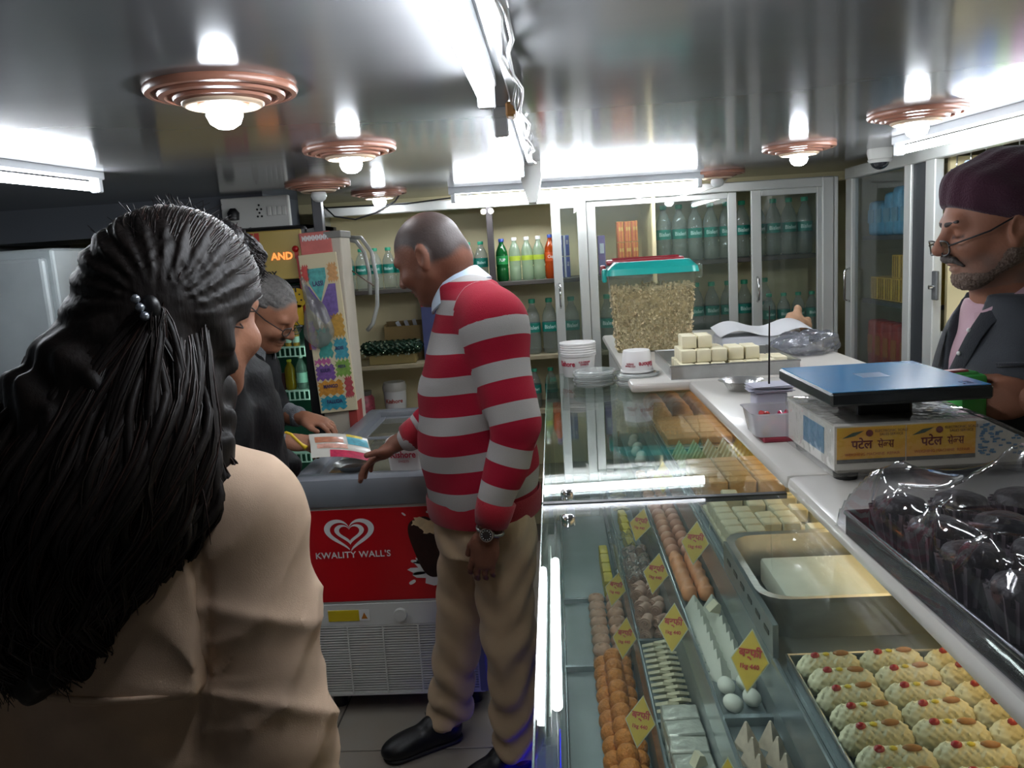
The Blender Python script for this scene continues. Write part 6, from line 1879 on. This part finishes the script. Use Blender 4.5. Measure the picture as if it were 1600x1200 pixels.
    for i in range(3):
        obj('bead', MB().sphere(c0 + np.array([-.012 + .004 * i, -.024, .012 - .010 * i]), .0055, 10, 7), M('silver bead', '9aa0aa', rough=.2, metal=.7), k, 180)
    return P0
woman()

# ------------------------------------------------------------------ dark haired person in a leather jacket
def dark_person():
    P0 = thing('person', 'dark haired person in a black leather jacket behind the long haired woman', 'person', (-.86, 1.95, 0))
    base = np.array([-.86, 1.95, 0.0])
    f = np.array([.30, .95, 0])
    X = XF((-.838, 1.98, 1.520), frame(f, pitch=24), .98)
    hv = field_mesh(head_prims(X) + [K((-.84, 1.96, 1.46), (-.87, 1.94, 1.30), .050, .06, .03)], .005, smooth=1)
    body = [LF([(.75, -.87, 1.95, .14, .16), (1.0, -.87, 1.95, .13, .16), (1.25, -.86, 1.945, .13, .17), (1.33, -.855, 1.94, .08, .10)], .03),
            K((-.90, 2.02, .80), (-.90, 2.02, .06), .08, .045, .03), K((-.84, 1.86, .80), (-.84, 1.86, .06), .08, .045, .03),
            K((-.80, 1.80, 1.26), (-.78, 1.79, 1.0), .05, .04, .02), K((-.78, 1.79, 1.0), (-.72, 1.95, .98), .04, .03, .02), K((-.90, 2.10, 1.26), (-.88, 2.12, 1.0), .05, .04, .02), K((-.88, 2.12, 1.0), (-.78, 2.18, .98), .04, .03, .02)]
    core = field_mesh(body, .014)
    V, Fc = join([hv, core])
    C = np.tile(np.array(lin('8a5d49')), (len(V), 1))
    fobj('body', (V - base, Fc), m_skin, P0, col=C)
    V, Fc = field_mesh([LF([(.72, -.87, 1.95, .165, .19), (1.0, -.87, 1.95, .160, .19), (1.2, -.865, 1.945, .155, .195), (1.28, -.86, 1.945, .13, .16), (1.34, -.855, 1.94, .085, .09)], .03), K((-.80, 1.80, 1.255), (-.775, 1.785, 1.0), .075, .062, .03), K((-.775, 1.785, 1.0), (-.73, 1.93, .975), .06, .048, .03),
                        K((-.90, 2.10, 1.255), (-.88, 2.13, 1.0), .075, .06, .03), K((-.88, 2.13, 1.0), (-.79, 2.17, .975), .06, .048, .03)], .008, disp=wr(.006, 44, 30, 26, 1.0), cut=lambda x, y, z: .74 - z, smooth=1)
    fobj('jacket', (V - base, Fc), M('black leather coat', '0a0a0c', rough=.6, spec=.22, bump=.2, scale=70), P0)
    V, Fc = field_mesh([b for b in body[1:3]], .012, grow=.02, cut=lambda x, y, z: .02 - z)
    fobj('trousers', (V - base, Fc), cloth('dark denim', '23262e'), P0)
    for x, y in ((-.90, 2.02), (-.84, 1.86)):
        V, Fc = field_mesh([K((x - .03, y - .02, .03), (x + .14, y + .09, .025), .04, .035, .02)], .008, cut=lambda X_, Y_, Z_: -Z_)
        fobj('shoe', (V - base, Fc), M('black leather', '0c0c0f'), P0)
    V, Fc = field_mesh([E(X.p((-.015, 0, .040)), (.112, .092, .092), X.R, .03), X.E((-.06, 0, -.02), (.05, .075, .06), .03), X.E((.085, -.03, .065), (.035, .04, .03), .03), X.E((.09, .03, .06), (.035, .04, .03), .03), X.E((.06, 0, .1), (.05, .07, .03), .03)], .006,
                       disp=lambda x, y, z: .008 * np.sin((x - y) * 95 + 2.5 * np.sin(z * 50)) * np.sin(z * 60 + x * 40), smooth=0)
    hr = fobj('hair', (V - base, Fc), M('black curly hair', '0e0d0f', rough=.4, spec=.5, bump=.6, scale=60), P0)
    mb = MB(); rng = np.random.default_rng(3)
    for i in range(300):
        th = rng.uniform(-1.6, 1.6); el = rng.uniform(.05, 1.3)
        d = np.array([math.cos(th) * math.cos(el) * .115 - .015, math.sin(th) * math.cos(el) * .096, math.sin(el) * .098 + .04]); ph = rng.uniform(0, 6)
        path = [tuple(X.p(d * (1 + .12 * t) + np.array([.03 * t, .012 * math.sin(t * 6 + ph), -.03 * t * t + .008 * math.sin(t * 7 + ph)])) - base) for t in np.linspace(0, 1, 8)]
        mb.tube(path, [.0014] * 7 + [.0006], 3, False)
    o = obj('strands', mb, M('black hair strand', '1a1312'), hr, 180); o['kind'] = 'stuff'
dark_person()

# ------------------------------------------------------------------ grey haired man holding a leaflet
def grey_man():
    P0 = thing('person', 'grey haired man with glasses in a dark coat reading a leaflet at the freezer', 'person', (-1.10, 2.76, 0))
    base = np.array([-1.10, 2.76, 0.0])
    f = np.array([.93, -.25, 0])
    X = XF((-.985, 2.745, 1.380), frame(f, pitch=34), 1.0)
    hv = field_mesh(head_prims(X) + [K((-1.02, 2.75, 1.34), (-1.10, 2.76, 1.20), .056, .062, .03)], .004, smooth=1)
    def ortho(a, b, c):
        A = np.stack([np.array(a, float), np.array(b, float), np.array(c, float)], 1); q, r = np.linalg.qr(A); return q * np.sign(np.diag(r))
    h1 = field_mesh(hand_prims(XF((-.925, 2.60, .945), ortho((.90, .30, -.15), (-.25, .80, .45), (.1, -.5, .85)), .96), 1, (30, 35, 30), thumb=(.8, .4, -.2)) + [K((-.97, 2.59, .955), (-.925, 2.60, .945), .028, .026, .01)], .003, smooth=1)
    h2 = field_mesh(hand_prims(XF((-.915, 2.80, .985), ortho((.95, -.20, -.20), (.2, .9, .1), (.2, .0, .95)), .96), -1, (25, 30, 25), thumb=(.8, .45, -.2)) + [K((-.98, 2.82, .99), (-.915, 2.80, .985), .028, .026, .01)], .003, smooth=1)
    body = [LF([(.78, -1.19, 2.76, .13, .16), (1.0, -1.17, 2.76, .13, .17), (1.17, -1.13, 2.76, .11, .16)], .03), K((-1.19, 2.85, .80), (-1.19, 2.85, .06), .08, .05, .03), K((-1.19, 2.68, .80), (-1.19, 2.68, .06), .08, .05, .03)]
    core = field_mesh(body, .014)
    V, Fc = join([hv, h1, h2, core]); L = X.loc(V)
    C = np.tile(np.array(lin('8d6049')), (len(V), 1)); nz = vnoise(V, 60)
    C = mix(C, np.array(lin('6a4433')), sstep(-.2, .9, nz) * .3)
    ih = (np.abs(L) < .16).all(1)
    line = np.where(L[:, 0] > 0, .03 + .3 * L[:, 0], -.04)
    hm = sstep(-.01, .012, L[:, 2] - line + .006 * nz) * (1 - sstep(.06, .075, L[:, 0])) * ih * (np.abs(L[:, 1]) < .082)
    C = mix(C, np.array(lin('55524f')), hm)
    mo = np.exp(-(((L[:, 0] - .1) / .02) ** 2 + (L[:, 1] / .03) ** 2 + ((L[:, 2] + .056) / .009) ** 2)) * ih
    C = mix(C, np.array(lin('2b2624')), np.clip(mo * 1.4, 0, .9))
    fobj('body', (V - base, Fc), m_skin, P0, col=C)
    V, Fc = field_mesh([X.E((-.022, 0, .030), (.100, .083, .090), .02), X.E((.07, 0, -.03), (.10, .2, .075), .015, True), X.E((.02, .09, -.03), (.05, .03, .05), .01, True), X.E((.02, -.09, -.03), (.05, .03, .05), .01, True), X.E((0, 0, -.12), (.2, .2, .085), .01, True)], .005,
                       disp=lambda x, y, z: .003 * np.sin(x * 150 + z * 90) * np.sin(y * 120 + z * 60))
    fobj('hair', (V - base, Fc), M('grey short hair', '4e4b48', rough=.6, var=.35, scale=120, bump=.5), P0)
    mb = MB()
    spectacles(X, P0, base, m_dark, m_lens, -.004, .006)
    coat = [LF([(.72, -1.19, 2.76, .165, .195), (1.0, -1.175, 2.76, .160, .20), (1.15, -1.14, 2.76, .145, .20), (1.22, -1.115, 2.76, .11, .15), (1.275, -1.085, 2.76, .082, .09)], .04),
            K((-1.11, 2.60, 1.17), (-1.09, 2.55, .98), .072, .058, .03), K((-1.09, 2.55, .98), (-1.0, 2.575, .965), .058, .046, .03), K((-1.11, 2.92, 1.17), (-1.09, 2.95, 1.0), .072, .058, .03), K((-1.09, 2.95, 1.0), (-1.02, 2.86, .995), .058, .046, .03)]
    V, Fc = field_mesh(coat, .008, disp=wr(.005, 40, 30, 26, 2.0), cut=lambda x, y, z: .74 - z, smooth=1)
    fobj('coat', (V - base, Fc), cloth('black wool', '0d0d10', rough=.8, sheen=.0), P0)
    gk = cloth('grey knit', '6c7074', rough=.85, bump=.6, bscale=250, var=.25)
    for (a, b) in (((-1.06, 2.56, .968), (-.955, 2.592, .955)), ((-1.05, 2.90, .998), (-.955, 2.82, .99))):
        V, Fc = field_mesh([K(a, b, .046, .037, .01)], .005, disp=wr(.003, 90, 80, 70), cut=None)
        fobj('cuff', (V - base, Fc), gk, P0)
    collar('collar', np.array([-1.065, 2.757, 1.262]) - base, frame(f, pitch=26), .068, .088, .040, gk, P0, gap=20, drop=.015)
    V, Fc = field_mesh(body[1:], .012, grow=.02, cut=lambda x, y, z: .02 - z)
    fobj('trousers', (V - base, Fc), cloth('dark denim', '23262e'), P0)
    for y in (2.85, 2.68):
        V, Fc = field_mesh([K((-1.22, y, .03), (-1.03, y - .03, .025), .04, .035, .02)], .008, cut=lambda X_, Y_, Z_: -Z_)
        fobj('shoe', (V - base, Fc), M('black leather', '0c0c0f'), P0)
    # wrist beads and a yellow cord
    mb = MB()
    for k in range(16):
        a = 2 * PI * k / 16; d = np.array([.01 * math.sin(a), .030 * math.cos(a), .028 * math.sin(a)])
        mb.sphere(np.array([-.942, 2.597, .950]) + d - base, .0055, 8, 6)
    o = obj('bead_bracelet', mb, M('orange bead', 'b5761f', rough=.35), P0, 180); o['kind'] = 'stuff'
    obj('yellow_cord', MB().tube([tuple(np.array(q) - base) for q in ((-.915, 2.575, .985), (-.895, 2.565, .98), (-.875, 2.568, .955), (-.865, 2.575, .94), (-.85, 2.57, .93))], [.005, .005, .005, .006, .009], 8), M('yellow cord', 'd0ad1c', rough=.4), P0, 180)
grey_man()

# leaflet he holds, steel dish and tub on the freezer
t = thing('leaflet', 'glossy printed leaflet held over the freezer', 'leaflet', (-.745, 2.605, .918), rot=(math.radians(22), math.radians(12), math.radians(22)))
obj('sheet', MB().grid(lambda u, v: (-.10 + .2 * u, -.075 + .15 * v, .012 * math.sin(u * PI) + .006 * math.sin(v * 5)), 14, 10), M('leaflet paper', 'b4b2a8', rough=.25, coat=.4), t, 180)
for (c, u0, u1, v0, v1) in (('b02a4a', .30, .98, .0, .22), ('3a93a3', .62, .98, .5, .9), ('b9a53a', .62, .9, .88, 1.0), ('a5664a', .08, .55, .55, .85), ('b98a7a', .1, .6, .28, .48)):
    mb = MB().grid(lambda u, v: (-.10 + .2 * (u0 + (u1 - u0) * u), -.075 + .15 * (v0 + (v1 - v0) * v), .0008 + .012 * math.sin((u0 + (u1 - u0) * u) * PI) + .006 * math.sin((v0 + (v1 - v0) * v) * 5)), 8, 6)
    obj('print', mb, M('leaflet ' + c, c, rough=.3, var=.3, scale=60, coat=.3), t, 180)
t = thing('steel_dish', 'small round steel dish on the freezer lid', 'dish', (-.70, 2.585, .846))
obj('dish', MB().lathe([(0, .003), (.045, .0), (.062, .018), (.068, .022), (.064, .020), (.044, .005), (0, .006)], 32), m_steel, t, 60)
obj('spice', MB().lathe([(0, .008), (.044, .007)], 24), M('dark spice', '4a3a30', rough=.6, var=.4, scale=80), t)
t = thing('paper_tub', 'white paper tub with red Kishore print standing on the freezer', 'tub', (-.515, 2.575, .8455), -.1)
obj('cup', tapered(.052, .04, .06, .048, 0, .095, .014), m_tubw, t, 40)
obj('lid', tapered(.062, .05, .058, .046, .093, .103, .014), m_tubw, t, 40)
obj('lettering', (lambda a, b: a.add(b.v, b.f))(text_mesh('Kishore', .030, FRONT, (0, -.0485, .055), bold=.0008, sx=.9), text_mesh('SWEETS', .010, FRONT, (0, -.0455, .032))), m_kred, t)

# ------------------------------------------------------------------ shopkeeper
def shopkeeper():
    P0 = thing('person', 'bearded shopkeeper in maroon beanie, glasses and grey waistcoat behind the scale', 'person', (1.02, 1.86, 0))
    base = np.array([1.02, 1.86, 0.0])
    f = np.array([-.99, .10, 0])
    X = XF((.945, 1.80, 1.530), frame(f, pitch=9), 1.03)
    hv = field_mesh(head_prims(X, nose=1.15, jaw=1.1, cheek=1.1) + [K((.97, 1.81, 1.47), (1.01, 1.84, 1.33), .068, .078, .03)], .004, smooth=1)
    core = field_mesh([LF([(.70, 1.06, 1.87, .15, .17), (1.0, 1.05, 1.87, .16, .18), (1.2, 1.04, 1.86, .13, .18), (1.32, 1.03, 1.85, .09, .13)], .03), K((1.05, 1.95, .75), (1.05, 1.95, .06), .09, .05, .03), K((1.05, 1.78, .75), (1.05, 1.78, .06), .09, .05, .03),
                       K((1.07, 1.66, 1.27), (1.12, 1.60, 1.16), .055, .05, .03), K((1.05, 2.05, 1.28), (1.04, 2.08, 1.05), .05, .042, .03)], .012)
    # forearm resting towards the dispenser with a closed hand
    fa = field_mesh([K((1.14, 1.575, 1.168), (1.0, 1.628, 1.172), .048, .037, .02), K((1.0, 1.628, 1.172), (.955, 1.660, 1.168), .037, .030, .02)], .004)
    def ortho(a, b, c):
        A = np.stack([np.array(a, float), np.array(b, float), np.array(c, float)], 1); q, r = np.linalg.qr(A); return q * np.sign(np.diag(r))
    hd = field_mesh(hand_prims(XF((.952, 1.664, 1.168), ortho((-.95, .25, -.05), (.1, .2, .95), (-.2, -.95, .2)), .98), 1, (45, 50, 40), thumb=(.8, .4, -.3)), .003, smooth=1)
    V, Fc = join([hv, core, fa, hd]); L = X.loc(V)
    skin = np.array(lin('8b5d48')); C = np.tile(skin, (len(V), 1)); nz = vnoise(V, 70)
    C = mix(C, np.array(lin('6b4232')), sstep(-.2, .9, nz) * .35)
    ih = (np.abs(L) < .15).all(1)
    beard = ih * sstep(-.045, -.065, L[:, 2] + .25 * np.clip(L[:, 0] - .06, 0, 1)) * (L[:, 0] > -.03) * (L[:, 2] > -.13)
    C = mix(C, np.array(lin('6d5f57')), np.clip(beard * (.45 + .25 * nz), 0, .8))
    lash = ih * np.exp(-((L[:, 2] + .0135) / .0032) ** 2) * (np.abs(np.abs(L[:, 1]) - .032) < .017) * (L[:, 0] > .06)
    C = mix(C, np.array(lin('2a1a15')), np.clip(lash, 0, .9))
    fobj('body', (V - base, Fc), m_skin, P0, col=C)
    V, Fc = field_mesh([X.K((.093, -.024, -.060), (.101, 0, -.054), .006, .009, .006), X.K((.101, 0, -.054), (.093, .024, -.060), .009, .006, .006), X.K((.093, .024, -.060), (.082, .036, -.074), .006, .003, .004), X.K((.093, -.024, -.060), (.082, -.036, -.074), .006, .003, .004)], .0025, disp=lambda x, y, z: .0012 * np.sin(y * 700) * np.sin(z * 500))
    fobj('moustache', (V - base, Fc), M('grizzled moustache', '453c38', rough=.7, var=.4, scale=200), P0)
    V, Fc = field_mesh([X.K((.0, s * .054, -.064), (.060, s * .024, -.106), .0285, .0215, .02) for s in (-1, 1)] + [X.E((.070, 0, -.106), (.0225, .026, .0195), .02), X.E((.050, 0, -.098), (.036, .044, .022), .02), X.E((.112, 0, -.075), (.024, .034, .017), .006, True)], .0035,
                       disp=lambda x, y, z: .0016 * np.sin(x * 620 + z * 330) * np.sin(y * 540 + z * 410), smooth=0)
    fobj('beard', (V - base, Fc), M('grizzled beard', '5f4a3f', rough=.8, spec=.2, var=.35, scale=220, bump=.5, bscale=260, col2='7d6c61'), P0)
    for s in (-1, 1):
        V, Fc = field_mesh([X.K((.094, s * .012, .014), (.085, s * .046, .018), .0055, .0035, .004)], .002)
        fobj('eyebrow', (V - base, Fc), M('dark brow', '2e2522', rough=.7), P0)
    spectacles(X, P0, base, m_dark, m_lens, -.022, .010, w=.021, hgt=.015, round_=3.5)
    # beanie
    def capcut(x, y, z):
        Lx = ((x - X.o[0]) * X.R[0, 0] + (y - X.o[1]) * X.R[1, 0] + (z - X.o[2]) * X.R[2, 0]) / X.s
        Lz = ((x - X.o[0]) * X.R[0, 2] + (y - X.o[1]) * X.R[1, 2] + (z - X.o[2]) * X.R[2, 2]) / X.s
        return (.052 + .58 * (Lx - .09) - Lz) * .85
    V, Fc = field_mesh([X.E((-.028, 0, .050), (.126, .100, .088), .03, False, rotm(0, -14, 0)), X.E((-.085, 0, .020), (.072, .088, .090), .03), X.E((-.07, 0, .095), (.085, .08, .045), .03)], .005,
                       disp=lambda x, y, z: .0015 * np.sin(y * 160 + z * 30) + .003 * np.sin(z * 60 + x * 45), cut=capcut, smooth=1)
    mc_ = M('maroon wool', '3c1f2c', rough=.9, spec=.2, var=.08, scale=5, bump=.4, bscale=300, sheen=.2)
    fobj('beanie', (V - base, Fc), mc_, P0)
    # shirt
    shirt = cloth('pale pink shirt', 'b08f98', rough=.65, bump=.1)
    V, Fc = field_mesh([LF([(.85, 1.05, 1.87, .175, .19), (1.05, 1.045, 1.865, .172, .195), (1.2, 1.035, 1.86, .150, .195), (1.29, 1.025, 1.85, .115, .16), (1.36, 1.005, 1.835, .085, .09)], .03), K((1.07, 1.67, 1.275), (1.135, 1.60, 1.165), .074, .064, .03), K((1.05, 2.04, 1.275), (1.04, 2.09, 1.08), .072, .060, .03)], .008,
                       disp=wr(.004, 40, 30, 26, 3.0), cut=lambda x, y, z: .86 - z, smooth=1)
    fobj('shirt', (V - base, Fc), shirt, P0)
    collar('collar', np.array([.985, 1.825, 1.375]) - base, frame(f, pitch=20), .076, .093, .034, shirt, P0, gap=16, drop=.05)
    # waistcoat, open at the front
    V, Fc = field_mesh([LF([(.80, 1.05, 1.87, .192, .205), (1.05, 1.045, 1.865, .190, .208), (1.2, 1.037, 1.86, .166, .205), (1.29, 1.03, 1.85, .134, .172), (1.345, 1.02, 1.84, .108, .122), (1.375, 1.012, 1.835, .096, .104)], .03), K((1.06, 1.69, 1.285), (1.075, 1.68, 1.2), .068, .062, .03), K((1.05, 2.02, 1.285), (1.05, 2.03, 1.2), .066, .06, .03)], .007,
                       disp=wr(.005, 30, 22, 20, 4.0),
                       cut=lambda x, y, z: np.maximum(.82 - z, .012 + .24 * np.clip(z - 1.19, 0, 1) - np.abs(y - 1.845) - 3.0 * np.clip(x - 1.0, 0, 1)), smooth=1)
    wc_ = fobj('waistcoat', (V - base, Fc), cloth('grey waistcoat', '33363b', rough=.75, bump=.2, var=.12), P0)
    for sg in (-1, 1):
        e_ = []
        for z in np.linspace(1.365, 1.12, 10):
            hw = .012 + .24 * max(0, z - 1.19) + .006; y_ = 1.845 + sg * hw
            rx = np.interp(z, [1.05, 1.2, 1.29, 1.345, 1.37], [.190, .166, .132, .100, .088]); ry = np.interp(z, [1.05, 1.2, 1.29, 1.345, 1.37], [.208, .205, .170, .110, .10]); cx = np.interp(z, [1.05, 1.2, 1.29, 1.345], [1.045, 1.037, 1.03, 1.02]); cy = np.interp(z, [1.05, 1.2, 1.29, 1.345], [1.865, 1.86, 1.85, 1.84])
            row = []
            for w2 in (0, .5, 1):
                yy = y_ + sg * w2 * (.040 * min(1, (z - 1.10) / .12)); x_ = cx - rx * math.sqrt(max(.02, 1 - ((yy - cy) / ry) ** 2)) - .007 - .004 * (w2 == .5)
                row.append(tuple(np.array((x_, yy, z)) - base))
            e_.append(row)
        mb = MB(); mb.add([p for r in e_ for p in r], [(i * 3 + k, i * 3 + k + 1, i * 3 + k + 4, i * 3 + k + 3) for i in range(9) for k in range(2)])
        obj('lapel', mb, cloth('dark lapel', '1d2026'), wc_, 180)
    obj('pocket_welt', MB().tube([tuple(np.array(q) - base) for q in ((.915, 1.715, 1.235), (.955, 1.680, 1.238), (.995, 1.662, 1.238))], .005, 6), cloth('dark lapel', '1d2026'), wc_, 180)
    for z in (1.30, 1.25):
        obj('shirt_button', MB().sphere(np.array([.900 - (1.30 - z) * .4, 1.80, z]) - base, .005, 8, 6), m_prwhite, P0, 180)
    V, Fc = field_mesh([K((1.05, 1.95, .82), (1.05, 1.95, .06), .11, .07, .04), K((1.05, 1.78, .82), (1.05, 1.78, .06), .11, .07, .04)], .014, cut=lambda x, y, z: .02 - z)
    fobj('trousers', (V - base, Fc), cloth('dark denim', '23262e'), P0)
    for y in (1.95, 1.78):
        V, Fc = field_mesh([K((1.09, y, .03), (.945, y - .01, .025), .04, .035, .02)], .008, cut=lambda X_, Y_, Z_: -Z_)
        fobj('shoe', (V - base, Fc), M('black leather', '0c0c0f'), P0)
shopkeeper()
